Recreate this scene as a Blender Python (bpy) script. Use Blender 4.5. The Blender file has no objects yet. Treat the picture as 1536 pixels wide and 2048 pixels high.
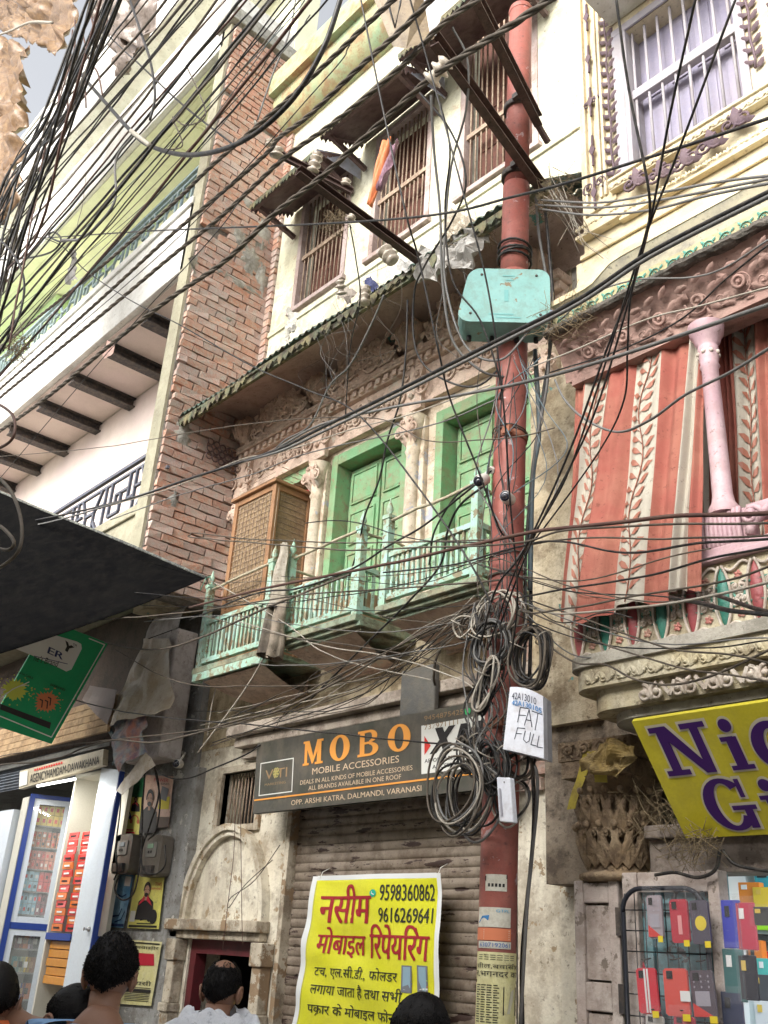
import bpy, bmesh, math, random
from mathutils import Vector, Matrix, noise as mnoise
from mathutils.geometry import tessellate_polygon
random.seed(7)
V = Vector
PI = math.pi
rnd = random.random
def ru(a, b): return a + (b - a) * random.random()
scene = bpy.context.scene
COL = scene.collection

# ------------------------------------------------------------------ camera, world, sun, exposure
FPX = 1932.34
RX = V((0.6718873, 0.73846687, 0.05686943))      # camera right in the world
RD = V((-0.27601088, 0.32089742, -0.90600377))   # camera down
RF = V((-0.68730303, 0.59303585, 0.41943179))    # camera forward
CAM = V((0, 0, 1.6))
cd = bpy.data.cameras.new('camera'); cam = bpy.data.objects.new('camera', cd); COL.objects.link(cam)
cam.matrix_world = Matrix(((RX.x, -RD.x, -RF.x, 0), (RX.y, -RD.y, -RF.y, 0), (RX.z, -RD.z, -RF.z, 1.6), (0, 0, 0, 1)))
cd.sensor_fit = 'VERTICAL'; cd.sensor_height = 24; cd.lens = 24 * FPX / 2048; cd.clip_start = 0.05; cd.clip_end = 400
scene.camera = cam
world = bpy.data.worlds.new('World'); scene.world = world; world.use_nodes = True
wn = world.node_tree.nodes; wl = world.node_tree.links
bg = wn['Background']; sky = wn.new('ShaderNodeTexSky'); sky.sky_type = 'NISHITA'; sky.sun_disc = False
SUN_EL, SUN_AZ = math.radians(31), math.radians(172)
sky.sun_elevation = SUN_EL; sky.sun_rotation = SUN_AZ; sky.air_density = 1.0; sky.dust_density = 4.0; sky.ozone_density = 1.0
hs = wn.new('ShaderNodeHueSaturation'); hs.inputs['Saturation'].default_value = 0.18
wl.new(sky.outputs[0], hs.inputs['Color']); wl.new(hs.outputs[0], bg.inputs[0]); bg.inputs[1].default_value = 0.15
sd = bpy.data.lights.new('sun', 'SUN'); sd.energy = 1.15; sd.angle = math.radians(35); sd.color = (1, 0.95, 0.86)
sun = bpy.data.objects.new('sun', sd); COL.objects.link(sun)
sdir = V((math.sin(SUN_AZ) * math.cos(SUN_EL), math.cos(SUN_AZ) * math.cos(SUN_EL), math.sin(SUN_EL)))
sun.rotation_euler = sdir.to_track_quat('Z', 'Y').to_euler()
vs = scene.view_settings; scene.display_settings.display_device = 'sRGB'
vs.view_transform = 'Standard'; vs.look = 'None'; vs.gamma = 1; vs.use_curve_mapping = False
vs.exposure = 1.33
scene.cycles.max_bounces = 8; scene.cycles.use_denoising = True

# ------------------------------------------------------------------ where a ray of the photograph meets a plane of the place
def ray(px, py): return RX * (px - 768) + RD * (py - 1024) + RF * FPX
def PY(px, py, Y): d = ray(px, py); return CAM + d * (Y / d.y)
def PX(px, py, X): d = ray(px, py); return CAM + d * (X / d.x)
def PZ(px, py, Z): d = ray(px, py); return CAM + d * ((Z - 1.6) / d.z)

# ------------------------------------------------------------------ materials
def _n(nt, t, **kw):
    n = nt.nodes.new(t)
    for k, v in kw.items():
        if k in n.inputs: n.inputs[k].default_value = v
        else: setattr(n, k, v)
    return n
def c4(c): return (c[0], c[1], c[2], 1)
MATS = {}
def mat(name, c, c2=None, dirt=None, damt=0.5, scale=2.5, rough=0.8, bump=0.25, bscale=30, chip=None, cthr=0.62, cscale=5,
        streak=0.0, metal=0.0, var=0.0, emit=None, es=0, alpha=1.0, coat=0, spec=0.35, grain=0.12, trans=0.0, local=False, chipdepth=0.5, cstretch=None):
    if name in MATS: return MATS[name]
    m = bpy.data.materials.new(name); m.use_nodes = True; nt = m.node_tree; L = nt.links
    b = nt.nodes['Principled BSDF']; b.inputs['Roughness'].default_value = rough; b.inputs['Metallic'].default_value = metal
    b.inputs['Specular IOR Level'].default_value = spec
    b.inputs['Coat Weight'].default_value = coat
    if trans: b.inputs['Transmission Weight'].default_value = trans
    b.inputs['Alpha'].default_value = alpha
    if emit:
        b.inputs['Emission Color'].default_value = c4(emit); b.inputs['Emission Strength'].default_value = es
    if local: pos = _n(nt, 'ShaderNodeTexCoord').outputs['Object']
    else: pos = _n(nt, 'ShaderNodeNewGeometry').outputs['Position']
    def noise(s, det=6, stretch=None, off=0, rgh=0.6):
        mp = _n(nt, 'ShaderNodeMapping'); mp.inputs['Location'].default_value = (off, off * 1.7, off * 0.3)
        mp.inputs['Scale'].default_value = stretch or (1, 1, 1); L.new(pos, mp.inputs[0])
        nz = _n(nt, 'ShaderNodeTexNoise'); nz.inputs['Scale'].default_value = s; nz.inputs['Detail'].default_value = det
        nz.inputs['Roughness'].default_value = rgh; L.new(mp.outputs[0], nz.inputs['Vector']); return nz.outputs[0]
    def ramp(src, a, bb):
        r = _n(nt, 'ShaderNodeMapRange'); r.interpolation_type = 'SMOOTHSTEP'; r.inputs[1].default_value = a; r.inputs[2].default_value = bb; L.new(src, r.inputs[0]); return r.outputs[0]
    def mix(f, a, bb, amt=1.0, mode='MIX'):
        mx = _n(nt, 'ShaderNodeMix'); mx.data_type = 'RGBA'; mx.blend_type = mode
        if amt != 1.0:
            mu = _n(nt, 'ShaderNodeMath'); mu.operation = 'MULTIPLY'; mu.inputs[1].default_value = amt; L.new(f, mu.inputs[0]); f = mu.outputs[0]
        L.new(f, mx.inputs[0])
        for s, v in ((mx.inputs[6], a), (mx.inputs[7], bb)):
            if isinstance(v, tuple): s.default_value = v
            else: L.new(v, s)
        return mx.outputs[2]
    cthr = .5 + (cthr - .5) * .62
    col = c4(c); off = len(MATS) * 1.37
    if c2: col = mix(ramp(noise(scale, off=off), 0.35, 0.65), col, c4(c2))
    h = noise(bscale, 8, off=off + 3)
    if grain:
        col = mix(ramp(noise(bscale * 2.5, 3, off=off + 9), 0.35, 0.7), col, (c[0] * .45, c[1] * .45, c[2] * .45, 1), grain)
    if dirt: col = mix(ramp(noise(scale * 2.2, 9, off=off + 5, rgh=0.72), 0.44, 0.62), col, c4(dirt), damt)
    if streak: col = mix(ramp(noise(7, 5, stretch=(1, 1, 0.12), off=off + 7), 0.46, 0.66), col, c4(dirt or (0.05, 0.045, 0.035)), streak)
    if dirt and bump >= .12:
        col = mix(ramp(noise(26, 9, off=off + 13, rgh=0.75), 0.57, 0.66), col, (dirt[0] * .6, dirt[1] * .6, dirt[2] * .6, 1), 0.75)
        col = mix(ramp(noise(1.1, 6, off=off + 17, rgh=0.6), 0.50, 0.70), col, (dirt[0] * 1.1, dirt[1] * 1.1, dirt[2] * 1.1, 1), damt * .45)
    bm = _n(nt, 'ShaderNodeBump'); bm.inputs['Strength'].default_value = bump; bm.inputs['Distance'].default_value = 0.02
    hh = h
    if chip:
        cn = ramp(noise(cscale, 10, stretch=cstretch, off=off + 11, rgh=0.65), cthr, cthr + 0.015)
        col = mix(cn, col, c4(chip))
        ad = _n(nt, 'ShaderNodeMath'); ad.operation = 'MULTIPLY_ADD'; ad.inputs[1].default_value = -chipdepth; L.new(cn, ad.inputs[0]); L.new(h, ad.inputs[2]); hh = ad.outputs[0]
    if var:
        oi = _n(nt, 'ShaderNodeObjectInfo'); hv = _n(nt, 'ShaderNodeHueSaturation')
        mr = _n(nt, 'ShaderNodeMapRange'); mr.inputs[3].default_value = 1 - var; mr.inputs[4].default_value = 1 + var; L.new(oi.outputs['Random'], mr.inputs[0])
        L.new(mr.outputs[0], hv.inputs['Value'])
        m2 = _n(nt, 'ShaderNodeMath'); m2.operation = 'MULTIPLY'; m2.inputs[1].default_value = 7.31; L.new(oi.outputs['Random'], m2.inputs[0])
        m3 = _n(nt, 'ShaderNodeMath'); m3.operation = 'FRACT'; L.new(m2.outputs[0], m3.inputs[0])
        m4 = _n(nt, 'ShaderNodeMapRange'); m4.inputs[3].default_value = 0.65; m4.inputs[4].default_value = 1.15; L.new(m3.outputs[0], m4.inputs[0]); L.new(m4.outputs[0], hv.inputs['Saturation'])
        if isinstance(col, tuple): hv.inputs['Color'].default_value = col
        else: L.new(col, hv.inputs['Color'])
        col = hv.outputs[0]
    if isinstance(col, tuple): b.inputs['Base Color'].default_value = col
    else: L.new(col, b.inputs['Base Color'])
    if bump:
        L.new(hh, bm.inputs['Height']); L.new(bm.outputs[0], b.inputs['Normal'])
    MATS[name] = m
    return m
def flat(name, c, rough=0.6, **kw): return mat(name, c, rough=rough, bump=kw.pop('bump', 0), grain=kw.pop('grain', 0), **kw)

# ------------------------------------------------------------------ mesh builder
class MB:
    def __init__(s): s.v = []; s.f = []; s.m = []; s.sm = []
    def add(s, vs_, fs, mi=0, smooth=False):
        o = len(s.v); s.v += [tuple(p) for p in vs_]
        for f in fs: s.f.append(tuple(i + o for i in f)); s.m.append(mi); s.sm.append(smooth)
        return s
    def box(s, x0, x1, y0, y1, z0, z1, mi=0, j=0):
        q = [(x, y, z) for z in (z0, z1) for y in (y0, y1) for x in (x0, x1)]
        if j: q = [(a + ru(-j, j), b_ + ru(-j, j), c_ + ru(-j, j)) for a, b_, c_ in q]
        return s.add(q, [(0, 2, 3, 1), (4, 5, 7, 6), (0, 1, 5, 4), (2, 6, 7, 3), (0, 4, 6, 2), (1, 3, 7, 5)], mi)
    def obox(s, c, ux, uy, uz, mi=0):           # centre and three half-axes
        c, ux, uy, uz = V(c), V(ux), V(uy), V(uz)
        q = [c + ux * a + uy * b_ + uz * d for d in (-1, 1) for b_ in (-1, 1) for a in (-1, 1)]
        return s.add(q, [(0, 2, 3, 1), (4, 5, 7, 6), (0, 1, 5, 4), (2, 6, 7, 3), (0, 4, 6, 2), (1, 3, 7, 5)], mi)
    def beam(s, a, b_, w, h, up=(0, 0, 1), mi=0):
        a, b_ = V(a), V(b_); d = (b_ - a); t = d.normalized(); sd_ = t.cross(V(up)).normalized(); u = sd_.cross(t)
        return s.obox((a + b_) / 2, d / 2, sd_ * w / 2, u * h / 2, mi)
    def quad(s, a, b_, c, d, mi=0): return s.add([a, b_, c, d], [(0, 1, 2, 3)], mi)
    def slab(s, pts, n, mi=0):                  # planar outline pushed along n
        pts = [V(p) for p in pts]; n = V(n); k = len(pts)
        tris = tessellate_polygon([pts])
        f = [tuple(t) for t in tris] + [tuple(i + k for i in reversed(t)) for t in tris] + [(i, (i + 1) % k, (i + 1) % k + k, i + k) for i in range(k)]
        return s.add(pts + [p + n for p in pts], f, mi)
    def tube(s, pts, r, n=6, mi=0, closed=False, smooth=True, caps=True):
        pts = [V(p) for p in pts]; k = len(pts)
        rr = r if isinstance(r, (list, tuple)) else [r] * k
        ref = None; vv = []
        for i, p in enumerate(pts):
            if closed: t = (pts[(i + 1) % k] - pts[i - 1])
            else: t = pts[min(i + 1, k - 1)] - pts[max(i - 1, 0)]
            if t.length < 1e-9: t = V((0, 0, 1))
            t.normalize()
            if ref is None:
                ref = V((0, 0, 1)) if abs(t.z) < 0.9 else V((1, 0, 0))
            a = t.cross(ref)
            if a.length < 1e-6: a = t.cross(V((0, 1, 0.1)))
            a.normalize(); b_ = t.cross(a); ref = -b_ if False else a.cross(t)
            for q in range(n):
                an = 2 * PI * q / n; vv.append(p + (a * math.cos(an) + b_ * math.sin(an)) * rr[i])
        f = []
        for i in range(k if closed else k - 1):
            i2 = (i + 1) % k
            for q in range(n): f.append((i * n + q, i * n + (q + 1) % n, i2 * n + (q + 1) % n, i2 * n + q))
        if not closed and caps: f += [tuple(range(n - 1, -1, -1)), tuple((k - 1) * n + q for q in range(n))]
        return s.add(vv, f, mi, smooth)
    def lathe(s, c, prof, n=16, mi=0, axis=None, a0=0, a1=2 * PI, smooth=True):  # prof: (radius, height)
        c = V(c); ax = V(axis or (0, 0, 1)).normalized(); u = ax.orthogonal().normalized() if axis else V((1, 0, 0)); w = ax.cross(u)
        full = abs(a1 - a0 - 2 * PI) < 1e-6; m = n if full else n + 1; vv = []
        for r, h in prof:
            for q in range(m):
                an = a0 + (a1 - a0) * q / n; vv.append(c + ax * h + (u * math.cos(an) + w * math.sin(an)) * r)
        f = []
        for i in range(len(prof) - 1):
            for q in range(m if full else m - 1): f.append((i * m + q, i * m + (q + 1) % m, (i + 1) * m + (q + 1) % m, (i + 1) * m + q))
        s.add(vv, f, mi, smooth)
        if full: s.add(vv[:m], [tuple(range(m - 1, -1, -1))], mi); s.add(vv[-m:], [tuple(range(m))], mi)
        return s
    def blob(s, c, r, sc=(1, 1, 1), n=7, mi=0):
        c = V(c); pr = [(math.sin(PI * i / 5) * r, -math.cos(PI * i / 5) * r) for i in range(6)]; pr[0] = (r * .02, -r); pr[-1] = (r * .02, r)
        o = len(s.v); s.lathe((0, 0, 0), pr, n, mi)
        for i in range(o, len(s.v)): p = s.v[i]; s.v[i] = (c.x + p[0] * sc[0], c.y + p[1] * sc[1], c.z + p[2] * sc[2])
        return s
    def sheet(s, fn, nu, nv, mi=0, thick=0.0, smooth=True, mif=None):
        vv = [fn(i / nu, j / nv) for j in range(nv + 1) for i in range(nu + 1)]
        o = len(s.v); s.v += [tuple(p) for p in vv]
        for j in range(nv):
            for i in range(nu):
                a = o + j * (nu + 1) + i; s.f.append((a, a + 1, a + nu + 2, a + nu + 1)); s.m.append(mif(i / nu, j / nv) if mif else mi); s.sm.append(smooth)
        return s
    def build(s, name, m, parent=None, label=None, cat=None, group=None, kind=None, bevel=0, solid=0):
        me = bpy.data.meshes.new(name); base = parent['_b'] if (parent is not None and '_b' in parent) else None
        bx = V(base) if base else V((0, 0, 0))
        top = parent is None
        if top and s.v and kind != 'structure':
            xs = [p[0] for p in s.v]; ys = [p[1] for p in s.v]; zs = [p[2] for p in s.v]
            bx = V(((min(xs) + max(xs)) / 2, (min(ys) + max(ys)) / 2, min(zs)))
        me.from_pydata([(p[0] - bx.x, p[1] - bx.y, p[2] - bx.z) for p in s.v], [], s.f)
        for mm in (m if isinstance(m, (list, tuple)) else [m]): me.materials.append(mm)
        me.polygons.foreach_set('material_index', s.m); me.polygons.foreach_set('use_smooth', s.sm); me.update()
        o = bpy.data.objects.new(name, me); COL.objects.link(o)
        if top: o.location = bx; o['_b'] = tuple(bx)
        else:
            o.parent = parent; o['_b'] = tuple(bx)
        if label: o['label'] = label
        if cat: o['category'] = cat
        if group: o['group'] = group
        if kind: o['kind'] = kind
        if bevel:
            bv = o.modifiers.new('bevel', 'BEVEL'); bv.width = bevel; bv.segments = 2; bv.limit_method = 'ANGLE'; bv.angle_limit = 0.9
        if solid:
            so = o.modifiers.new('solid', 'SOLIDIFY'); so.thickness = solid; so.offset = 0
        return o
def thing(name, label, cat, loc=(0, 0, 0), group=None):
    o = bpy.data.objects.new(name, None); COL.objects.link(o); o.location = loc; o['_b'] = tuple(loc); o['label'] = label; o['category'] = cat
    o.empty_display_size = 0.1
    if group: o['group'] = group
    return o
def inst(name, me, parent, p, rot=None, scale=None):      # part made of shared mesh data, p in world
    o = bpy.data.objects.new(name, me); COL.objects.link(o); o.parent = parent
    b = V(parent['_b']); o.location = V(p) - b
    if rot: o.rotation_euler = rot
    if scale: o.scale = scale
    return o
def pmesh(mb, name, m):
    me = bpy.data.meshes.new(name); me.from_pydata(mb.v, [], mb.f)
    for mm in (m if isinstance(m, (list, tuple)) else [m]): me.materials.append(mm)
    me.polygons.foreach_set('material_index', mb.m); me.polygons.foreach_set('use_smooth', mb.sm); me.update(); return me
def holes(mb, x0, x1, z0, z1, hs_, y0, y1, mi=0):         # wall with rectangular openings
    xs = sorted({x0, x1} | {h[0] for h in hs_} | {h[1] for h in hs_}); zs = sorted({z0, z1} | {h[2] for h in hs_} | {h[3] for h in hs_})
    xs = [x for x in xs if x0 <= x <= x1]; zs = [z for z in zs if z0 <= z <= z1]
    for i in range(len(xs) - 1):
        run = None
        for k in range(len(zs) - 1):
            cx, cz = (xs[i] + xs[i + 1]) / 2, (zs[k] + zs[k + 1]) / 2
            if any(h[0] < cx < h[1] and h[2] < cz < h[3] for h in hs_):
                if run is not None: mb.box(xs[i], xs[i + 1], y0, y1, run, zs[k], mi); run = None
            elif run is None: run = zs[k]
        if run is not None: mb.box(xs[i], xs[i + 1], y0, y1, run, zs[-1], mi)
def spline(pts, seg=8):
    pts = [V(p) for p in pts]
    if len(pts) == 2: return [pts[0].lerp(pts[1], i / seg) for i in range(seg + 1)]
    P = [pts[0] * 2 - pts[1]] + pts + [pts[-1] * 2 - pts[-2]]; out = []
    for i in range(1, len(P) - 2):
        a, b_, c, d = P[i - 1:i + 3]
        for k in range(seg):
            t = k / seg; out.append(0.5 * ((2 * b_) + (c - a) * t + (2 * a - 5 * b_ + 4 * c - d) * t * t + (3 * b_ - a - 3 * c + d) * t ** 3))
    out.append(pts[-1]); return out

# ------------------------------------------------------------------ lettering
def text_mesh(s_):
    c = bpy.data.curves.new('t', 'FONT'); c.body = s_; c.resolution_u = 3
    o = bpy.data.objects.new('t', c); COL.objects.link(o)
    dg = bpy.context.evaluated_depsgraph_get(); me = bpy.data.meshes.new_from_object(o.evaluated_get(dg))
    v = [tuple(p.co) for p in me.vertices]; f = [tuple(p.vertices) for p in me.polygons]
    bpy.data.objects.remove(o); bpy.data.curves.remove(c); bpy.data.meshes.remove(me)
    return v, f
def lettering(s_, fn, u0, u1, v0, v1, m, parent, name='lettering', off=0.003, bold=0):
    """flat print laid on the surface fn(u, v) -> (point, normal); fills the box u0..u1, v0 (bottom)..v1 (top)"""
    v, f = text_mesh(s_)
    if not v: return
    xs = [p[0] for p in v]; ys = [p[1] for p in v]; xa, xb, ya, yb = min(xs), max(xs), min(ys), max(ys)
    mb = MB(); k = 0; uf = list(range(len(v)))
    def fnd(a):
        while uf[a] != a: uf[a] = uf[uf[a]]; a = uf[a]
        return a
    for q in f:
        for i in q[1:]: uf[fnd(i)] = fnd(q[0])
    ids = {}
    for dx in ([0] if not bold else [-bold, 0, bold]):
        vv = []
        for i, p in enumerate(v):
            r = ids.setdefault(fnd(i), len(ids))
            P_, N_ = fn(u0 + (u1 - u0) * (p[0] - xa + dx) / max(xb - xa, 1e-6), v0 + (v1 - v0) * (p[1] - ya) / max(yb - ya, 1e-6))
            vv.append(P_ + N_ * (off + 0.0001 * (r % 7) + 0.0008 * k))
        mb.add(vv, f); k += 1
    return mb.build(name, m, parent)
def quadfn(a, b_, c, d):          # bottom-left, bottom-right, top-right, top-left
    a, b_, c, d = V(a), V(b_), V(c), V(d); n = (b_ - a).cross(d - a).normalized()
    if n.dot(CAM - a) < 0: n = -n
    return lambda u, v: ((a * (1 - u) + b_ * u) * (1 - v) + (d * (1 - u) + c * u) * v, n)
def patch(mb, fn, pts, off=0.002, mi=0):      # flat polygon of print on a surface
    pp = [V((p[0], p[1], 0)) for p in pts]; tr = tessellate_polygon([pp])
    mb.add([fn(p[0], p[1])[0] + fn(p[0], p[1])[1] * off for p in pts], [tuple(t) for t in tr], mi)
def rect(u0, u1, v0, v1): return [(u0, v0), (u1, v0), (u1, v1), (u0, v1)]
def ring(cx, cy, rx, ry, n=20, a0=0, a1=2 * PI): return [(cx + rx * math.cos(a0 + (a1 - a0) * i / n), cy + ry * math.sin(a0 + (a1 - a0) * i / n)) for i in range(n + (0 if abs(a1 - a0 - 2 * PI) < 1e-6 else 1))]
def ringband(mb, fn, cx, cy, ro, ri, off, mi=0, n=28, a0=0, a1=2 * PI):
    for i in range(n):
        a, b_ = a0 + (a1 - a0) * i / n, a0 + (a1 - a0) * (i + 1) / n
        q = [(cx + r[0] * math.cos(t), cy + r[1] * math.sin(t)) for r, t in ((ro, a), (ro, b_), (ri, b_), (ri, a))]
        patch(mb, fn, q, off, mi)
# slab-serif capitals, drawn in a 0..1 x 0..1 cell
def glyph(mb, fn, ch, x, y, w, h, off, mi=0, g=0.0):
    F = lambda pts, o=0.0: patch(mb, fn, [(x + p[0] * w, y + p[1] * h) for p in pts], off + o, mi)
    def R(a, b_, c, d, o=0.0): F(rect(a - g, b_ + g, c - g, d + g), o)
    def RB(cx, cy, ro, ri, a0=0, a1=2 * PI, o=0.0):
        ringband(mb, fn, x + cx * w, y + cy * h, ((ro[0] + g) * w, (ro[1] + g) * h), (max(ri[0] - g, 0.01) * w, max(ri[1] - g, 0.01) * h), off + o, mi, 26, a0, a1)
    if ch == 'M':
        R(.08, .22, 0, 1); R(.74, .95, 0, 1); R(0, .32, 0, .09, .0003); R(.64, 1.05, 0, .09, .0003); R(0, .2, .91, 1, .0003); R(.85, 1.05, .91, 1, .0003)
        F([(.06, 1), (.32, 1), (.56, .3), (.48, .05)], .0006); F([(.74, 1), (.95, 1), (.54, .05), (.46, .05)], .0009)
    elif ch == 'O': RB(.5, .5, (.5, .52), (.2, .42))
    elif ch == 'B':
        R(.1, .32, 0, 1); R(0, .4, 0, .1, .0003); R(0, .4, .9, 1, .0003); R(.3, .55, .46, .55, .0003); R(.3, .55, .91, 1, .0006); R(.3, .55, 0, .09, .0006)
        RB(.55, .755, (.36, .245), (.12, .155), -PI / 2, PI / 2, .0009); RB(.55, .26, (.42, .26), (.16, .17), -PI / 2, PI / 2, .0012)
    elif ch == 'N':
        R(.12, .3, 0, 1); R(.76, .92, 0, 1); R(0, .45, 0, .11, .0003); R(0, .3, .89, 1, .0003); R(.6, 1.06, .89, 1, .0003)
        F([(.08 - g, 1 + g), (.34 + g, 1 + g), (.92 + g, -g), (.74 - g, -g)], .0006)
    elif ch == 'i':
        R(.3, .72, 0, .64); R(.08, .94, 0, .09, .0003); R(.1, .6, .56, .65, .0003); F(ring(.5, .86, .24 + g, .13 + g), .0005)
    elif ch == 'c': RB(.5, .33, (.5, .35), (.2, .24), .9, 2 * PI - .7); F(ring(.76, .5, .17 + g, .1 + g), .0005)
    elif ch == 'G':
        RB(.5, .5, (.5, .52), (.24, .42), .75, 2 * PI - .55); R(.78, .95, .02, .45, .0004); R(.55, 1.05, .38, .47, .0008); R(.82, .92, .62, .98, .0006)

# ------------------------------------------------------------------ carved relief: scrolls and leaves standing proud of a surface
def frame_fn(o, u, v, n):
    o, u, v, n = V(o), V(u), V(v), V(n)
    return lambda a, b_, c=0: o + u * a + v * b_ + n * c
def scroll(mb, fr, cx, cy, r, turns=1.4, hand=1, a0=0.0, th=0.008, mi=0, n=14):
    pts = []
    for i in range(n + 1):
        t = i / n; a = a0 + hand * t * turns * 2 * PI; q = r * (1 - 0.82 * t)
        pts.append(fr(cx + q * math.cos(a), cy + q * math.sin(a), th * 0.6 + th * t))
    mb.tube(pts, [th * (1.1 - .4 * i / n) for i in range(n + 1)], 5, mi)
    mb.blob(pts[-1], th * 1.7, n=5, mi=mi)
def leaf(mb, fr, cx, cy, a, ln, wd, h=0.01, mi=0):
    ca, sa = math.cos(a), math.sin(a)
    def P_(t, s_, z): return fr(cx + ca * t * ln - sa * s_ * wd, cy + sa * t * ln + ca * s_ * wd, z)
    mb.add([P_(0, 0, h * .4), P_(.35, .5, .002), P_(.35, 0, h), P_(.35, -.5, .002), P_(.75, .38, .003), P_(.75, 0, h * 1.1), P_(.75, -.38, .003), P_(1, 0, h * .5)],
           [(0, 2, 1), (0, 3, 2), (1, 2, 5, 4), (2, 3, 6, 5), (4, 5, 7), (5, 6, 7)], mi, True)
def motif(mb, fr, cx, cy, s_, mi=0, th=0.008):
    for h in (1, -1):
        scroll(mb, fr, cx + h * s_ * .45, cy - s_ * .1, s_ * .34, 1.3, -h, PI / 2, th, mi)
        scroll(mb, fr, cx + h * s_ * .25, cy + s_ * .45, s_ * .2, 1.2, h, -PI / 2, th * .8, mi)
        leaf(mb, fr, cx, cy - s_ * .3, PI / 2 + h * .5, s_ * .7, s_ * .22, th * 1.6, mi); leaf(mb, fr, cx, cy - s_ * .1, PI / 2 + h * 1.1, s_ * .5, s_ * .2, th * 1.6, mi)
    leaf(mb, fr, cx, cy - s_ * .2, PI / 2, s_ * 1.1, s_ * .26, th * 2, mi)
    mb.blob(fr(cx, cy - s_ * .25, th), s_ * .1, n=6, mi=mi)
def vine_band(mb, fr, L_, h, step, mi=0, th=0.006):
    k = max(1, int(L_ / step)); st = L_ / k
    for i in range(k):
        hd = 1 if i % 2 else -1; cx = (i + .5) * st
        scroll(mb, fr, cx, h / 2, h * .36, 1.5, hd, PI * (0 if hd > 0 else 1), th, mi)
        for a in (.6, 2.2, 3.9, 5.3): leaf(mb, fr, cx + math.cos(a) * h * .3, h / 2 + math.sin(a) * h * .3, a, h * .32, h * .16, th * 1.8, mi)
def fleur_band(mb, fr, L_, h, step, mi=0, th=0.005):
    k = max(1, int(L_ / step)); st = L_ / k
    for i in range(k):
        cx = (i + .5) * st
        for a in (PI / 2, PI / 2 + .7, PI / 2 - .7): leaf(mb, fr, cx, h * .15, a, h * .7, h * .26, th * 2, mi)
        for hd in (1, -1): scroll(mb, fr, cx + hd * st * .3, h * .35, h * .2, 1, hd, 0, th * .8, mi, 8)
# ================================================================== materials of the place
GR = (0.06, 0.05, 0.035)
M_brick = mat('brick_clay', (0.48, 0.255, 0.185), (0.53, 0.32, 0.245), dirt=(0.44, 0.40, 0.34), damt=0.7, scale=9, rough=0.9, bump=0.6, bscale=60, var=0.10, streak=.12)
M_mortar = mat('mortar', (0.20, 0.17, 0.14), (0.30, 0.28, 0.25), dirt=GR, damt=0.5, scale=6, bump=0.8, bscale=40)
M_cement = mat('cement_patch', (0.36, 0.35, 0.32), (0.44, 0.42, 0.36), dirt=(0.12, 0.11, 0.09), damt=0.5, scale=5, bump=0.7)
M_pink = mat('pink_limewash', (0.70, 0.58, 0.55), (0.74, 0.64, 0.57), dirt=(0.5, 0.42, 0.36), damt=0.3, scale=0.8, bump=0.05)
M_white = mat('white_limewash', (0.80, 0.80, 0.77), (0.76, 0.75, 0.70), dirt=(0.42, 0.39, 0.33), damt=0.35, scale=1.5, bump=0.12, streak=0.12)
M_lemon = mat('lemon_limewash', (0.84, 0.86, 0.60), (0.86, 0.87, 0.66), dirt=(0.5, 0.5, 0.34), damt=0.25, scale=0.9, bump=0.06)
M_lime = mat('lime_green_limewash', (0.48, 0.66, 0.34), (0.54, 0.7, 0.4), scale=1.2, bump=0.06)
M_iron = mat('dark_iron', (0.035, 0.035, 0.04), (0.06, 0.05, 0.045), dirt=(0.16, 0.13, 0.10), damt=0.5, scale=9, rough=0.6, bump=0.2)
M_grille = mat('slate_blue_iron', (0.09, 0.10, 0.14), (0.12, 0.13, 0.17), dirt=(0.25, 0.22, 0.18), damt=0.3, scale=9, rough=0.55, bump=0.1)
M_pgrille = mat('pale_blue_iron', (0.22, 0.30, 0.33), (0.30, 0.38, 0.38), dirt=GR, damt=0.3, scale=9, rough=0.55, bump=0.1)
M_wing = mat('yellowed_plaster', (0.34, 0.32, 0.23), (0.40, 0.38, 0.28), dirt=(0.24, 0.22, 0.16), damt=0.6, scale=3, bump=0.3, streak=0.3)
M_plas = mat('dirty_plaster', (0.62, 0.56, 0.45), (0.50, 0.43, 0.33), dirt=(0.16, 0.12, 0.08), damt=0.75, scale=2.2, bump=0.4, streak=0.42, chip=(0.30, 0.21, 0.13), cthr=0.60, cscale=4)
M_plas2 = mat('chipped_whitewash', (0.80, 0.76, 0.64), (0.72, 0.66, 0.53), dirt=(0.22, 0.16, 0.10), damt=0.5, scale=2.4, bump=0.4, streak=0.28, chip=(0.36, 0.27, 0.17), cthr=0.645, cscale=7)
M_ochre = mat('ochre_plaster', (0.55, 0.45, 0.29), (0.66, 0.58, 0.43), dirt=(0.16, 0.11, 0.06), damt=0.75, scale=1.8, bump=0.6, bscale=18, streak=0.5, chip=(0.12, 0.30, 0.27), cthr=0.74, cscale=3.2)
M_stone = mat('pink_stone', (0.62, 0.46, 0.37), (0.66, 0.53, 0.43), dirt=(0.22, 0.15, 0.11), damt=0.5, scale=3, bump=0.4, streak=0.2, chip=(0.55, 0.50, 0.42), cthr=0.70, cscale=8)
M_cove = mat('mauve_brown_plaster', (0.46, 0.34, 0.29), (0.50, 0.39, 0.34), dirt=(0.2, 0.14, 0.11), damt=0.4, scale=2, bump=0.25, chip=(0.10, 0.26, 0.23), cthr=0.73, cscale=2.4)
M_cream = mat('peeling_cream_blue', (0.66, 0.56, 0.43), (0.70, 0.62, 0.50), dirt=(0.28, 0.2, 0.13), damt=0.6, scale=3, bump=0.3, chip=(0.40, 0.41, 0.46), cthr=0.64, cscale=5, streak=0.25)
M_green = mat('green_door_paint', (0.17, 0.36, 0.18), (0.23, 0.42, 0.23), dirt=(0.26, 0.25, 0.14), damt=0.7, scale=4, rough=0.55, bump=0.25, streak=0.25, chip=(0.26, 0.25, 0.15), cthr=0.67, cscale=10)
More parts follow.
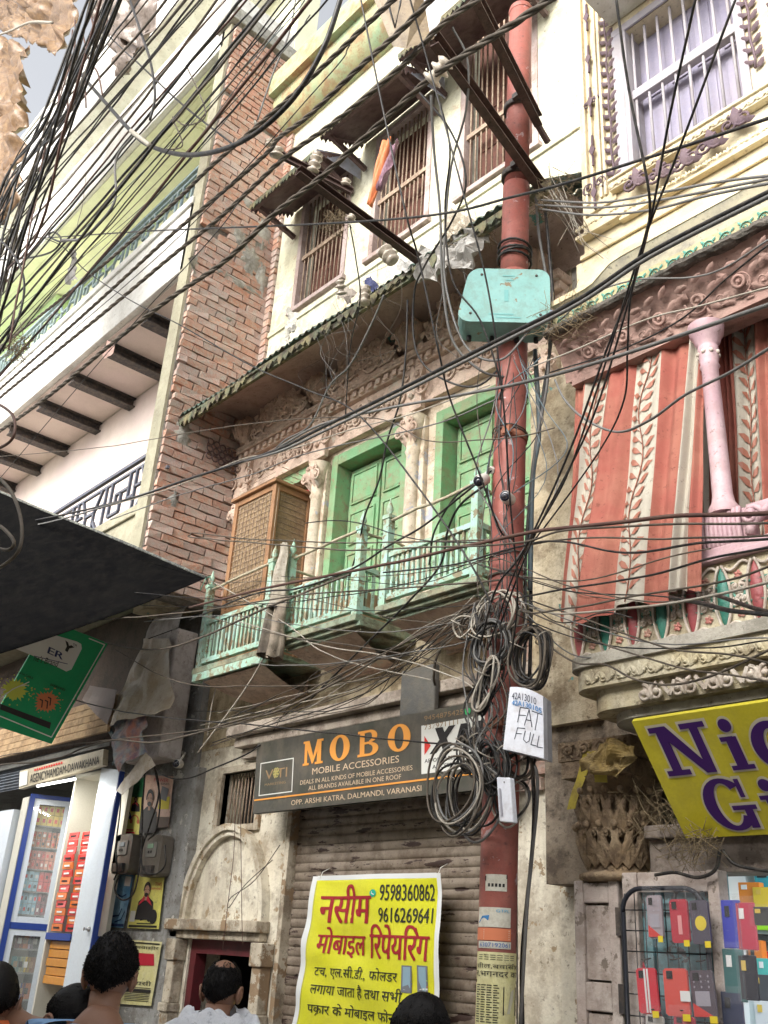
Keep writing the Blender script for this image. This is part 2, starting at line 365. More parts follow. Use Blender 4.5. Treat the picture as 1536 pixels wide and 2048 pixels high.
M_teal = mat('seafoam_paint', (0.34, 0.58, 0.44), (0.38, 0.60, 0.54), dirt=(0.32, 0.30, 0.19), damt=0.6, scale=6, rough=0.6, bump=0.25, chip=(0.25, 0.22, 0.14), cthr=0.58, cscale=14, streak=0.3)
M_wood = mat('brown_cabinet_wood', (0.27, 0.135, 0.06), (0.33, 0.18, 0.09), dirt=(0.2, 0.11, 0.06), damt=0.4, scale=6, rough=0.55, bump=0.15)
M_mesh = mat('rusty_wire_mesh', (0.28, 0.19, 0.10), (0.33, 0.23, 0.13), dirt=(0.12, 0.08, 0.05), damt=0.5, scale=8, rough=0.7, bump=0.7, bscale=140)
M_wood2 = mat('rain_stained_ply', (0.42, 0.26, 0.16), (0.36, 0.20, 0.11), dirt=(0.26, 0.15, 0.09), damt=0.6, scale=4, rough=0.75, bump=0.15, streak=0.3)
M_dwood = mat('dark_window_wood', (0.12, 0.045, 0.03), (0.16, 0.065, 0.045), dirt=(0.03, 0.02, 0.015), damt=0.5, scale=5, rough=0.65, bump=0.2)
M_bar = mat('dusty_rusty_bar', (0.42, 0.33, 0.24), (0.32, 0.23, 0.17), dirt=(0.12, 0.07, 0.05), damt=0.4, scale=12, rough=0.7, bump=0.2)
M_uwall = mat('pale_lemon_upper_wall', (0.66, 0.65, 0.48), (0.72, 0.71, 0.58), dirt=(0.30, 0.27, 0.18), damt=0.5, scale=2.4, bump=0.2, chip=(0.50, 0.42, 0.30), cthr=0.68, cscale=7, streak=0.2)
M_cornice = mat('mossy_cornice', (0.50, 0.46, 0.26), (0.30, 0.42, 0.26), dirt=(0.35, 0.19, 0.10), damt=0.75, scale=2.4, bump=0.3)
M_sheet = mat('rusted_corrugated_sheet', (0.05, 0.085, 0.07), (0.09, 0.14, 0.11), dirt=(0.10, 0.055, 0.035), damt=0.7, scale=5, rough=0.6, bump=0.3)
M_val = mat('weathered_valance', (0.22, 0.19, 0.10), (0.10, 0.12, 0.08), dirt=(0.05, 0.03, 0.028), damt=0.85, scale=7, rough=0.8, bump=0.3)
M_hood = mat('brown_hood_underside', (0.12, 0.075, 0.075), (0.16, 0.11, 0.10), dirt=(0.05, 0.03, 0.03), damt=0.6, scale=5, rough=0.6, bump=0.1)
M_tin = mat('bright_tin', (0.55, 0.58, 0.70), (0.42, 0.46, 0.58), dirt=(0.3, 0.25, 0.22), damt=0.4, scale=5, rough=0.4, metal=0.5, bump=0.1)
M_shut = mat('brown_shutter', (0.25, 0.205, 0.16), (0.31, 0.26, 0.21), dirt=(0.10, 0.065, 0.045), damt=0.55, scale=3.5, rough=0.5, metal=0.15, bump=0.25, chip=(0.05, 0.03, 0.025), cthr=0.62, cscale=6, cstretch=(.5, 1, 2.6), streak=.3)
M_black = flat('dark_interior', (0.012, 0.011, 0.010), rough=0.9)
M_maroon = mat('maroon_frame', (0.12, 0.02, 0.025), dirt=(0.05, 0.02, 0.02), damt=0.5, bump=0.1, rough=0.5)
M_grey = mat('grey_cement_render', (0.28, 0.28, 0.27), (0.36, 0.36, 0.35), dirt=(0.12, 0.1, 0.08), damt=0.6, scale=3, bump=0.3, streak=0.35, chip=(0.5, 0.48, 0.44), cthr=0.68, cscale=8)
M_paving = mat('street_stone', (0.30, 0.28, 0.25), (0.36, 0.34, 0.31), dirt=(0.08, 0.07, 0.06), damt=0.5, bump=0.5)

# ================================================================== ground
g = MB(); g.box(-60, 60, -60, 60, -0.3, 0.0); g.build('ground', M_paving, kind='structure')

# ================================================================== building across the lane, behind the camera: it shades the lane
ob = thing('opposite_building', 'plain plastered house behind the viewer closing the other side of the lane', 'building', (-2, -2, 0))
w = MB(); hs_ = [(x, x + 1.1, z, z + 1.2) for z in (3.4,) for x in (-14, -11, -8, -5, -2, 1, 4)] + [(x, x + 2.2, 0.0, 2.6) for x in (-13, -9, -5, -1, 3)]
holes(w, -18, 8, 0, 5.4, hs_, -1.9, -1.5); w.box(-18, 8, -5, -1.9, 5.1, 5.4); w.build('wall', M_white, ob)
for h in hs_:
    b_ = MB(); b_.box(h[0], h[1], -1.85, -1.8, h[2], h[3]); b_.build('shutter' if h[2] == 0 else 'window', M_shut if h[2] == 0 else M_green, ob)

# ================================================================== left building
XB, D = -7.35, 4.5
lb = thing('pink_and_lemon_building', 'tall pink and lemon house at left with white slabs and bare brick side', 'building', (-11, 4.3, 0))
w = MB(); w.box(-18, XB - .15, D, D + .3, 4.62, 7.9); w.build('wall', M_pink, lb)
w = MB(); w.box(-18, XB - .15, D, D + .3, 8.0, 15.5); w.build('wall', M_lemon, lb)
w = MB(); w.box(-18, -13.4, D - .25, D - .01, 8.86, 11.1); w.build('side_bay', M_lime, lb)
w = MB(); w.box(-18, XB - .16, D - .012, D - .004, 11.0, 11.14); w.build('painted_line', M_lime, lb)
for (z0, z1, y0, nm) in ((4.62, 5.28, 3.62, 0), (7.9, 8.86, 3.55, 1), (11.15, 12.15, 3.55, 2), (13.4, 15.4, 3.55, 3)):
    w = MB(); w.box(-18, XB - .16, y0, D - .002, z0, z1); w.box(-18, XB - .17, y0 - .03, y0 - .002, z1 - .09, z1 + .01)
    w.build('balcony_slab', [M_wing, M_white, M_white, M_white][nm], lb, bevel=.01)
w = MB(); w.box(-18, XB - .16, 3.62, D - .015, 7.885, 7.896); w.build('ceiling', M_pink, lb)
w = MB(); w.box(-18, XB - .16, 3.62, D - .015, 11.135, 11.146)
for r in (.30, .24): w.tube([(-9.0 + r * math.cos(a), 4.05 + r * math.sin(a), 11.13) for a in [i * PI / 12 for i in range(24)]], .012, 5, closed=True)
for yy in (3.75, 3.82): w.box(-18, XB - .2, yy, yy + .02, 11.12, 11.134)
w.build('ceiling', M_lemon, lb)
for x in (-8.45, -9.31, -10.23, -11.15, -12.1, -13.0, -13.9):
    w = MB(); w.box(x - .075, x + .075, 3.66, D - .003, 7.865, 7.882); w.box(x - .075, x + .075, 3.66, D - .003, 7.75, 7.768); w.box(x - .012, x + .012, 3.66, D - .003, 7.77, 7.864)
    w.build('ceiling_beam', M_iron, lb)
# geometric railings
def fret(par, x0, x1, y, z0, z1, m, step=.62):
    w = MB(); w.box(x0, x1, y - .02, y + .02, z1 - .035, z1); w.box(x0, x1, y - .02, y + .02, z0 + .03, z0 + .06); w.box(x0, x1, y - .012, y + .012, z1 - .12, z1 - .095)
    w.build('rail', m, par)
    x = x0; h = z1 - z0; k = 0
    while x < x1 - .1:
        w = MB(); t = .018
        def bar(a, b_, c, d): w.beam((x + a * step, y, z0 + b_ * h), (x + c * step, y, z0 + d * h), t * 1.5, t * 1.5, up=(0, 1, 0))
        bar(0, .06, 0, .82)
        if k % 2 == 0:
            bar(.2, .2, .2, .82); bar(.2, .2, .55, .2); bar(.55, .2, .55, .55); bar(.38, .55, .8, .55); bar(.38, .38, .38, .55); bar(.8, .35, .8, .82); bar(.8, .35, 1, .35)
        else:
            bar(.15, .82, .35, .45); bar(.35, .45, .35, .08); bar(.35, .45, .65, .45); bar(.65, .45, .85, .82); bar(.65, .45, .65, .08); bar(.15, .08, .35, .3); bar(.65, .3, .85, .08); bar(0, .5, .2, .5); bar(.8, .5, 1, .5)
        w.build('fretwork_panel', m, par); x += step; k += 1
r1 = thing('balcony_railing', 'dark slate fretwork railing on the lower balcony beside the bare brick wall', 'railing', (-10, 3.66, 5.28)); fret(r1, -13.5, XB - .17, 3.66, 5.28, 5.88, M_grille)
r2 = thing('balcony_railing', 'pale blue fretwork railing on the upper balcony under the lemon ceiling', 'railing', (-10, 3.6, 8.87)); fret(r2, -15.5, XB - .17, 3.6, 8.87, 9.42, M_pgrille)
w = MB(); w.box(-10.2, -8.2, 4.36, 4.42, 5.3, 6.05); w.build('perforated_panel', mat('brown_jali', (.25, .16, .07), dirt=(.05, .03, .02), damt=.8, scale=22, bump=.8, bscale=70), label='brown perforated screen leaning behind the slate fretwork railing', cat='screen')
# ---- bare brick side wall
yf, yb = 3.58, D - .005
w = MB(); w.box(XB - .24, XB - .02, yf, D + .1, 4.42, 11.42); w.build('side_wall', M_mortar, lb)
w = MB(); w.box(XB - .22, XB - .03, yf - .03, yf - .002, 4.42, 11.42); w.build('plaster_edge', M_wing, lb)
w = MB(); w.box(XB - .30, XB + .06, yf - .08, D + .25, 11.42, 11.62); w.build('coping', M_cement, lb, bevel=.01)
course = .0845; bl = .232; bricks = []
me_v = []
for k in range(7):
    q = MB(); jj = .005
    q.box(-.024, .028, -bl / 2 + .006, bl / 2 - .006, -course / 2 + .009, course / 2 - .009, j=jj * 1.5); me_v.append(pmesh(q, 'brick', M_brick))
rows = int((11.42 - 4.44) / course)
for r in range(rows):
    z = 4.44 + (r + .5) * course
    y = yf - (bl / 2 if r % 2 else 0) + ru(-.03, .03)
    while y < yb:
        a, c = max(y, yf + .004), min(y + bl, yb)
        if c - a > .05:
            if not (rnd() < .012): bricks.append((z, (a + c) / 2, (c - a) / bl))
        y += bl
bricks.sort()
def bface(z, y): return (XB + ru(-.010, .004), y, z + ru(-.003, .003))
for i, (z, y, s_) in enumerate(bricks[:300]):
    inst('brick', me_v[i % 7], lb, bface(z, y), (ru(-.03, .03), ru(-.03, .03), ru(-.04, .04)), (1, s_, 1))
q = MB()
for (z, y, s_) in bricks[300:]:
    p = bface(z, y); q.box(p[0] - .024, p[0] + .028, p[1] - bl * s_ / 2 + .006, p[1] + bl * s_ / 2 - .006, p[2] - course / 2 + .009, p[2] + course / 2 - .009, j=.005)
q.build('upper_brickwork', mat('brick_clay_upper', (0.50, 0.265, 0.195), (0.46, 0.24, 0.175), dirt=(0.46, 0.42, 0.36), damt=0.7, scale=8, rough=0.9, bump=0.6, bscale=60), lb, kind='stuff')
# cement smears
def smear(yc, zc, ry, rz, tilt, seed):
    random.seed(seed); q = MB(); n = 34; ring_ = []
    for i in range(n):
        a = 2 * PI * i / n; r = 1 + ru(-.28, .28); yy, zz = ry * r * math.cos(a), rz * r * math.sin(a)
        ring_.append((yy * math.cos(tilt) - zz * math.sin(tilt), yy * math.sin(tilt) + zz * math.cos(tilt)))
    vv = [(XB + .034 + ru(0, .01), yc, zc)]; rr = (.6, 1.0)
    for t, dx in ((.55, .030), (1.0, .012)):
        vv += [(XB + dx + ru(-.004, .004), min(max(yc + a * t, yf + .01), yb), zc + b_ * t) for a, b_ in ring_]
    f = [(0, 1 + i, 1 + (i + 1) % n) for i in range(n)] + [(1 + i, 1 + n + i, 1 + n + (i + 1) % n, 1 + (i + 1) % n) for i in range(n)]
    q.add(vv, f, 0, True); q.build('cement_smear', M_cement, lb)
for i, (px, py, ry, rz, t) in enumerate(((478, 478, .16, .10, -.9), (500, 520, .16, .22, .3), (522, 560, .08, .26, .15), (440, 545, .12, .05, .2), (490, 575, .28, .05, -.1), (372, 520, .13, .18, 0), (525, 470, .1, .25, 0), (540, 420, .06, .2, 0),
                                       (495, 410, .14, .08, -.4), (470, 200, .05, .03, 0), (510, 250, .04, .05, 0), (560, 300, .05, .05, 0), (500, 150, .04, .03, 0), (455, 640, .05, .03, 0), (365, 870, .10, .18, 0), (345, 1000, .05, .1, 0))):
    p = PX(px, py, XB); smear(p.y, p.z, ry, rz, t, i)
random.seed(11)
# return of the brick wall towards the yellow house
w = MB(); w.box(XB - .1, XB + .13, D + .005, D + .12, 6.6, 10.3); w.build('brick_return', M_mortar, lb)
for r in range(43):
    z = 6.62 + (r + .5) * course
    q = MB(); q.box(XB - .02, XB + .125 + ru(-.01, .006), D - .035, D + .003, z - course / 2 + .008, z + course / 2 - .008, j=.004); q.build('brick', M_brick, lb)

# ================================================================== middle house
mh = thing('old_carved_house', 'narrow old house with green doors and carved lintels between brick wall and red pole', 'house', (-5.4, 4.7, 0))
# ground floor wall
w = MB(); holes(w, -7.45, -3.46, 0, 3.15, [(-7.24, -6.26, 0, 1.66), (-7.02, -6.50, 2.50, 2.92), (-6.10, -3.86, 0, 2.78)], D, D + .3); w.build('wall', M_plas2, mh)
w = MB(); w.box(-7.45, -3.3, D, D + .3, 3.152, 3.85); w.build('wall', M_ochre, mh)
# exposed brick patch right of the pole
for r in range(17):
    z = 2.36 + r * .087; x = -3.86 + (.11 if r % 2 else 0)
    while x < -3.46:
        if not (z < 2.6 and rnd() < .5): 
            q = MB(); q.box(x + .005, min(x + .215, -3.45), D - .035, D - .001, z, z + .076, j=.006); q.build('brick', M_brick, mh)
        x += .225
# arch niche
def arch_pts(cx, z0, rx, rz, n=20): return [(cx + rx * math.cos(PI - PI * i / n), z0 + rz * math.sin(PI * i / n)) for i in range(n + 1)]
acx, az = -6.79, 1.80
w = MB()
for (ra, rb, dz, y) in ((.50, .62, 0, .05), (.54, .66, 0, .075)):
    o_ = arch_pts(acx, az, ra + .045, rb + .05); i_ = arch_pts(acx, az, ra, rb)
    for k in range(20):
        P4 = [o_[k], o_[k + 1], i_[k + 1], i_[k]]
        w.slab([(p[0], D - y, p[1]) for p in P4], (0, y - .002, 0))
w.build('arch_moulding', M_plas2, mh)
w = MB(); w.box(-7.46, -6.18, D - .13, D - .002, 1.72, 1.80); w.box(-7.44, -6.2, D - .08, D - .003, 1.66, 1.72); w.build('door_ledge', M_plas, mh, bevel=.01)
for x in (-7.33, -6.17):
    w = MB(); w.box(x - .07, x + .07, D - .12, D - .004, 1.50, 1.655); w.box(x - .055, x + .055, D - .10, D - .006, 1.2, 1.5); w.box(x - .07, x + .07, D - .12, D - .005, 1.14, 1.2); w.box(x - .06, x + .06, D - .1, D - .006, 0, 1.14)
    w.build('pilaster', M_plas, mh, bevel=.008)
w = MB(); w.box(-7.24, -7.16, D + .02, D + .12, 0, 1.66); w.box(-6.34, -6.26, D + .02, D + .12, 0, 1.66); w.box(-7.16, -6.34, D + .02, D + .12, 1.56, 1.66); w.build('door_frame', M_maroon, mh)
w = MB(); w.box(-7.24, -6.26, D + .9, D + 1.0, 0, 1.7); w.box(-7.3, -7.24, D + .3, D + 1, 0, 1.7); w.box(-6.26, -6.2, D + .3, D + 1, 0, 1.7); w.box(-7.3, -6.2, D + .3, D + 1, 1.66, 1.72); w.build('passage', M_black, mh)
# small barred window
gw = MB(); gw.box(-7.08, -7.02, D - .03, D + .05, 2.45, 2.97); gw.box(-6.50, -6.44, D - .03, D + .05, 2.45, 2.97); gw.box(-7.02, -6.5, D - .03, D + .05, 2.92, 2.97); gw.box(-7.02, -6.5, D - .035, D + .05, 2.45, 2.50)
gwo = gw.build('window', M_plas, mh)
b_ = MB()
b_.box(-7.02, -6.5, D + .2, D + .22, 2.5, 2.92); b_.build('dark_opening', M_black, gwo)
for i in range(11):
    b_ = MB(); x = -6.99 + i * .047; b_.tube([(x, D + .06, 2.5), (x + ru(-.004, .004), D + .06, 2.92)], .007, 5); b_.build('bar', M_bar, gwo)
# ledge over the shop
w = MB(); w.box(-6.75, -3.46, D - .22, D - .002, 3.16, 3.24); w.box(-6.72, -3.48, D - .15, D - .003, 3.08, 3.155); w.box(-6.7, -3.5, D - .08, D - .004, 3.0, 3.078); w.build('ledge', mat('ledge_plaster', (.42, .36, .30), (.5, .43, .36), dirt=(.12, .09, .07), damt=.6, bump=.3, streak=.3), mh, bevel=.008)
# roller shutter
sh = thing('roller_shutter', 'dirty brown corrugated roller shutter pulled down under the mobile shop sign', 'shutter', (-5, D + .05, 0))
z = 2.76
while z > 0.02:
    q = MB(); n = 8; x0, x1 = -6.06, -3.9; pr = []
    for i in range(n + 1): a = PI * i / n; pr.append((D + .085 - .011 * math.sin(a) ** .55 - .003 * math.sin(z * 40), z - .0 - .0615 * i / n))
    vv = [(x, p[0] + ru(-.0015, .0015), p[1]) for x in (x0, x1) for p in pr]
    q.add(vv, [(i, i + 1, n + 2 + i, n + 1 + i) for i in range(n)], 0, True); q.build('slat', M_shut, sh); z -= .062
for x in (-6.1, -3.9):
    q = MB(); q.box(x, x + .05, D + .0, D + .12, 0, 2.78); q.build('guide_rail', M_plas, sh)
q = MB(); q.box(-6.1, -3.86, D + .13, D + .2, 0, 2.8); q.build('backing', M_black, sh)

# first floor: wall, doors, columns
w = MB(); holes(w, -7.3, -3.36, 3.852, 6.75, [(-6.76, -6.13, 3.852, 5.56), (-5.93, -4.96, 3.852, 5.52), (-4.66, -3.66, 3.852, 5.46)], D, D + .3); w.build('wall', M_cream, mh)
w = MB(); w.box(-7.3, -3.3, D - .006, D - .001, 6.12, 6.75); w.build('upper_band', M_cove, mh)
# curved brown cove between cornice and eave
w = MB(); w.sheet(lambda u, v: (-7.3 + 4.25 * u, D - .02 - .62 * v ** 3, 6.1 + .45 * v - .33 * v ** 6), 20, 16); w.build('cove', M_cove, mh)
def door(x0, x1, z0, z1, split, rec=.14):
    fr_ = MB(); fr_.box(x0, x0 + .08, D - .01, D + .2, z0, z1); fr_.box(x1 - .08, x1, D - .01, D + .2, z0, z1); fr_.box(x0 + .08, x1 - .08, D - .008, D + .2, z1 - .1, z1)
    fo = fr_.build('door_frame', M_green, mh, bevel=.005)
    xa, xb = x0 + .09, x1 - .09; k = split; wd = (xb - xa) / k
    for i in range(k):
        a = xa + i * wd + .004; c = a + wd - .008; y = D + rec + .012 * (i % 2)
        q = MB(); zt = z1 - .12; q.box(a, c, y, y + .035, z0 + .03, zt)
        lf = q.build('door_leaf', M_green, mh)
        nz = 4; hh = (zt - z0 - .05) / nz
        for j in range(nz):
            q = MB(); zz = z0 + .05 + j * hh + .06; q.box(a + .055, c - .055, y - .012, y + .001, zz, zz + hh - .12); q.build('panel', M_green, lf, bevel=.01)
            q = MB(); t = .014
            for bx in ((a + .035, a + .05, zz - .02, zz + hh - .1), (c - .05, c - .035, zz - .02, zz + hh - .1)): q.box(bx[0], bx[1], y - .016, y - .0005, bx[2], bx[3])
            q.box(a + .05, c - .05, y - .016, y - .0005, zz + hh - .115, zz + hh - .1); q.box(a + .05, c - .05, y - .016, y - .0005, zz - .02, zz - .005); q.build('panel_frame', M_green, lf)
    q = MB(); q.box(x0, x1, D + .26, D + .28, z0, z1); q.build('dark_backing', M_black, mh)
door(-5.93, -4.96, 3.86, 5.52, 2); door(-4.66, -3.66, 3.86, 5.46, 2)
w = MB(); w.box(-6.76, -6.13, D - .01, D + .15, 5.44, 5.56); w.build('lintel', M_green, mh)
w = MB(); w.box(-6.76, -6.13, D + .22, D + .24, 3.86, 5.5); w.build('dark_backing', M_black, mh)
w = MB(); w.sheet(lambda u, v: (-6.5 + .37 * u, D + .1 + .02 * math.sin(u * 22), 5.40 - .5 * v), 16, 4); w.build('door_curtain', flat('red_cloth', (.45, .04, .03)), mh)
for x, wd in ((-7.18, .14), (-6.03, .09), (-4.84, .10), (-3.5, .1)):
    q = MB(); q.box(x - wd, x + wd, D - .05, D - .002, 3.86, 5.46); q.build('pilaster', M_cream, mh, bevel=.008)
    q = MB(); q.lathe((x, D - .06, 0), [(.075, 3.87), (.075, 3.98), (.06, 4.02), (.055, 4.06), (.055, 5.12), (.07, 5.15), (.058, 5.18), (.062, 5.22), (.085, 5.36), (.10, 5.46)], 14)
    col = q.build('column', M_cream, mh)
    q = MB(); fr = frame_fn((x, D - .145, 5.2), (1, 0, 0), (0, 0, 1), (0, -1, 0))
    for a in (-.6, -.2, .2, .6): leaf(q, frame_fn((x, D - .06, 5.2), (math.cos(a), -math.sin(abs(a)) * .2, 0), (0, 0, 1), (math.sin(a) * .6, -1, 0)), a * .08, 0, PI / 2, .2, .08, .11)
    motif(q, fr, 0, .12, .16, th=.010); q.build('capital_carving', M_stone, col)
# entablature, cornice, carvings
w = MB(); w.box(-7.3, -3.36, D - .07, D - .003, 5.56, 5.90); w.build('lintel_band', M_stone, mh)
w = MB(); w.box(-7.3, -3.34, D - .16, D - .004, 5.97, 6.04); w.box(-7.3, -3.36, D - .12, D - .005, 5.902, 5.968); w.build('cornice', M_stone, mh, bevel=.008)
w = MB(); x = -7.26
while x < -3.4: w.box(x, x + .05, D - .145, D - .125, 5.91, 5.96); x += .1
w.build('dentil_course', M_stone, mh, kind='stuff')
w = MB(); fr = frame_fn((-7.28, D - .162, 5.97), (1, 0, 0), (0, 0, 1), (0, -1, 0)); fleur_band(w, fr, 3.9, .06, .09, th=.004); w.build('cornice_carving', M_stone, mh)
for (x0, x1) in ((-7.1, -6.2), (-5.9, -5.0), (-4.62, -3.7)):
    w = MB(); fr = frame_fn((x0, D - .072, 5.58), (1, 0, 0), (0, 0, 1), (0, -1, 0)); L_ = x1 - x0
    for h in (0, 1):
        for k in range(3):
            cx = (L_ * .16 + k * .13) if h == 0 else L_ - (L_ * .16 + k * .13)
            scroll(w, fr, cx, .13 + .03 * k, .085 - .012 * k, 1.5, 1 if h else -1, PI / 2, .010)
            leaf(w, fr, cx, .1, 1.1 if h == 0 else 2.0, .2, .08, .02)
    motif(w, fr, L_ / 2, .15, .2, th=.010); w.build('lintel_carving', M_stone, mh)
for x in (-7.2, -6.03, -4.84, -3.55):
    w = MB(); w.box(x - .11, x + .11, D - .11, D - .068, 5.5, 5.9); motif(w, frame_fn((x, D - .112, 5.5), (1, 0, 0), (0, 0, 1), (0, -1, 0)), 0, .2, .26, th=.012); w.build('capital_block', M_stone, mh)
def pediment(xc, hw, hh):
    w = MB(); n = 14; pts = [(xc + hw * math.cos(PI - PI * i / n), 6.045 + hh * math.sin(PI * i / n) ** 1.0) for i in range(n + 1)]
    fr = frame_fn((xc, D - .15, 6.05), (1, 0, 0), (0, 0, 1), (0, -1, 0))
    w.slab([(p[0], D - .145, p[1]) for p in arch_pts(xc, 6.045, hw * .9, hh * .86, 14)], (0, .05, 0))
    for s_ in (1, -1):
        for (cx, cz, r) in ((.62, .18, .13), (.32, .2, .14), (.42, .5, .12), (.14, .66, .1), (.78, .1, .08), (.1, .32, .1)):
            scroll(w, fr, s_ * cx * hw, cz * hh + .03, r, 1.5, s_, PI / 2 * s_, .013)
            for a in (.5, 1.6, 2.7): leaf(w, fr, s_ * cx * hw, cz * hh, PI / 2 - s_ * (a - 1.6), r * 1.2, r * .5, .03)
    leaf(w, fr, 0, hh * .5, PI / 2, hh * .65, .12, .04)
    for i in range(0, n): leaf(w, fr, pts[i][0] - xc, (pts[i][1] - 6.05) * .93, math.atan2(pts[i][1] - 6.045, pts[i][0] - xc), .07, .07, .02)
    w.build('carved_pediment', mat('crest_stone_lit', (0.72, 0.55, 0.45), (0.76, 0.62, 0.52), dirt=(0.3, 0.2, 0.15), damt=0.4, scale=5, bump=.2), mh)  # paler copy of the pink stone: light on the crests put into colour
pediment(-6.62, .46, .37); pediment(-5.45, .46, .38); pediment(-4.22, .46, .38)
for x in (-7.18, -6.03, -4.84, -3.6):
    w = MB(); w.lathe((x, D - .13, 0), [(.06, 6.045), (.05, 6.07), (.11, 6.12), (.14, 6.2), (.12, 6.27), (.05, 6.32), (.04, 6.36), (.01, 6.42)], 14)
    for k in range(12):
        a = 2 * PI * k / 12; w.tube([(x + .10 * math.cos(a), D - .13 + .10 * math.sin(a), 6.10), (x + .147 * math.cos(a), D - .13 + .147 * math.sin(a), 6.2), (x + .11 * math.cos(a), D - .13 + .11 * math.sin(a), 6.28)], .012, 4)
    w.build('urn', M_stone, mh)

# eave of corrugated sheet
ev = thing('corrugated_eave', 'mossy rusted corrugated sheet eave running over the carved house front', 'eave', (-5.3, 4.1, 6.1))
x0, x1 = -7.33, -2.95
n = int((x1 - x0) / .016)
w = MB()
def eav(u, v):
    x = x0 + (x1 - x0) * u; y = D - .01 - (D - 3.70 - .01) * v; return (x, y, 6.80 - .66 * v + .016 * math.sin(x * 2 * PI / .082) + .02 * math.sin(x * 3.1) * v)
w.sheet(eav, n, 3); w.build('roof_sheet', M_sheet, ev, solid=.006)
w = MB(); w.box(x0, x1, 3.73, 3.76, 6.05, 6.10); w.build('fascia', M_val, ev)
w = MB()
x = x0
while x < x1:
    d = ru(.04, .12) if rnd() > .2 else .02; w.slab([(x, 3.70, 6.11), (x + .075, 3.70, 6.11), (x + .075, 3.702, 6.11 - d * .5), (x + .056, 3.703, 6.11 - d * .72), (x + .038, 3.704, 6.11 - d), (x + .018, 3.703, 6.11 - d * .72), (x, 3.702, 6.11 - d * .5)], (0, .006, 0)); x += .078
w.build('valance', M_val, ev)
# lace bracket under left end of the eave
w = MB()
for i in range(6):
    for j in range(3):
        cx, cz = 4.05 + i * .07, 6.0 - j * .075 - i * .008
        w.tube([(XB + .06, cx + .032 * math.cos(a), cz + .032 * math.sin(a)) for a in [k * PI / 5 for k in range(10)]], .008, 4, closed=True)
w.build('lace_bracket', M_hood, ev)
def crumple(name, pts, m, label, amp=.04, n=14, sc=6, cat='tarp', thick=.003, seed=0):
    P4 = [V(p) for p in pts]; nn = (P4[1] - P4[0]).cross(P4[3] - P4[0]).normalized()
    def fn(u, v):
        p = (P4[0] * (1 - u) + P4[1] * u) * (1 - v) + (P4[3] * (1 - u) + P4[2] * u) * v
        q = p * sc + V((seed, 0, 0)); return p + nn * amp * (mnoise.noise(q) + .5 * mnoise.noise(q * 2.3)) * 1.6 + V((mnoise.noise(q * 1.3 + V((9, 0, 0))), mnoise.noise(q * 1.1 + V((0, 9, 0))), mnoise.noise(q * 1.2 + V((0, 0, 9))))) * amp * .7
    w = MB(); w.sheet(fn, n, n, smooth=(name == 'plastic_sheet')); return w.build(name, m, label=label, cat=cat, solid=thick)
M_sack = mat('dusty_sacking', (.42, .37, .29), (.5, .46, .38), dirt=(.2, .16, .12), damt=.5, scale=6, bump=.4, bscale=90)
M_poly = mat('dusty_polythene', (.45, .44, .42), (.3, .29, .27), dirt=(.18, .15, .12), damt=.5, scale=6, bump=.3, rough=.35)
crumple('sacking_sheet', [PY(880, 480, 3.78), PY(968, 450, 3.80), PY(935, 432, 4.0), PY(900, 420, 4.0)], M_sack, 'old sacking folded over the eave left of the red pole', .04, 12, 9)
crumple('polythene_sheet', [PY(830, 560, 3.68), PY(945, 520, 3.68), PY(975, 460, 3.75), PY(835, 500, 3.78)], M_poly, 'torn grey polythene hanging off the eave below the sacking', .06, 16, 10)

# litter on the eave
for (px, py, w_, h_, c, lb_) in ((583, 640, 13, 26, (.5, .48, .43), 'torn white rag caught on the left part of the eave'), (574, 668, 8, 22, (.5, .48, .42), 'small white rag hanging just below the eave edge near the brick wall'), (692, 588, 16, 16, (.3, .26, .22), 'dusty grey rag on the eave below the first barred window'), (742, 568, 13, 8, (.08, .09, .2), 'dark blue scrap lying on the eave edge'), (812, 533, 16, 12, (.4, .39, .37), 'grey scrap on the eave beside the iron arm')):
    crumple('rag', [PY(px - w_, py + h_ * .6, 3.68), PY(px + w_ * .5, py + h_, 3.68), PY(px + w_, py - h_ * .5, 3.72), PY(px - w_ * .6, py - h_, 3.74)], flat('rag_%d' % px, c, bump=.5, bscale=60), lb_, .03, 9, 14, seed=px, cat='rag')
# second floor wall with three barred windows
wins = [(-6.86, -6.02, 7.53, 9.0), (-5.67, -4.86, 7.52, 9.05), (-4.5, -3.62, 7.51, 9.6)]
w = MB(); holes(w, -7.22, -3.0, 6.752, 10.45, wins, D, D + .3); w.build('wall', M_uwall, mh)
w = MB(); w.box(-3.0, -2.3, D + .01, D + .3, 3.0, 11); w.box(-3.46, -2.98, D + .02, D + .3, 3.0, 6.75); w.build('wall', M_white, mh)
w = MB(); w.box(-7.22, -3.0, D - .02, D - .002, 7.38, 7.44); w.box(-7.22, -3.0, D - .015, D - .0025, 6.9, 6.93); w.build('string_course', M_uwall, mh)
w = MB(); w.sheet(lambda u, v: (-7.4 + 4.6 * u, D - .002 - .28 * math.sin(v * PI / 2), 10.25 + .42 * (1 - math.cos(v * PI / 2))), 10, 8); w.box(-7.4, -2.8, D - .36, D + .2, 10.67, 10.98); w.build('roof_cornice', M_cornice, mh)
w = MB(); w.box(-6.9, -2.8, D - .2, D - .05, 11.0, 11.35); w.build('parapet', mat('jade_parapet', (.28, .46, .34), (.36, .5, .34), dirt=(.2, .2, .12), damt=.3, bump=.2), mh)
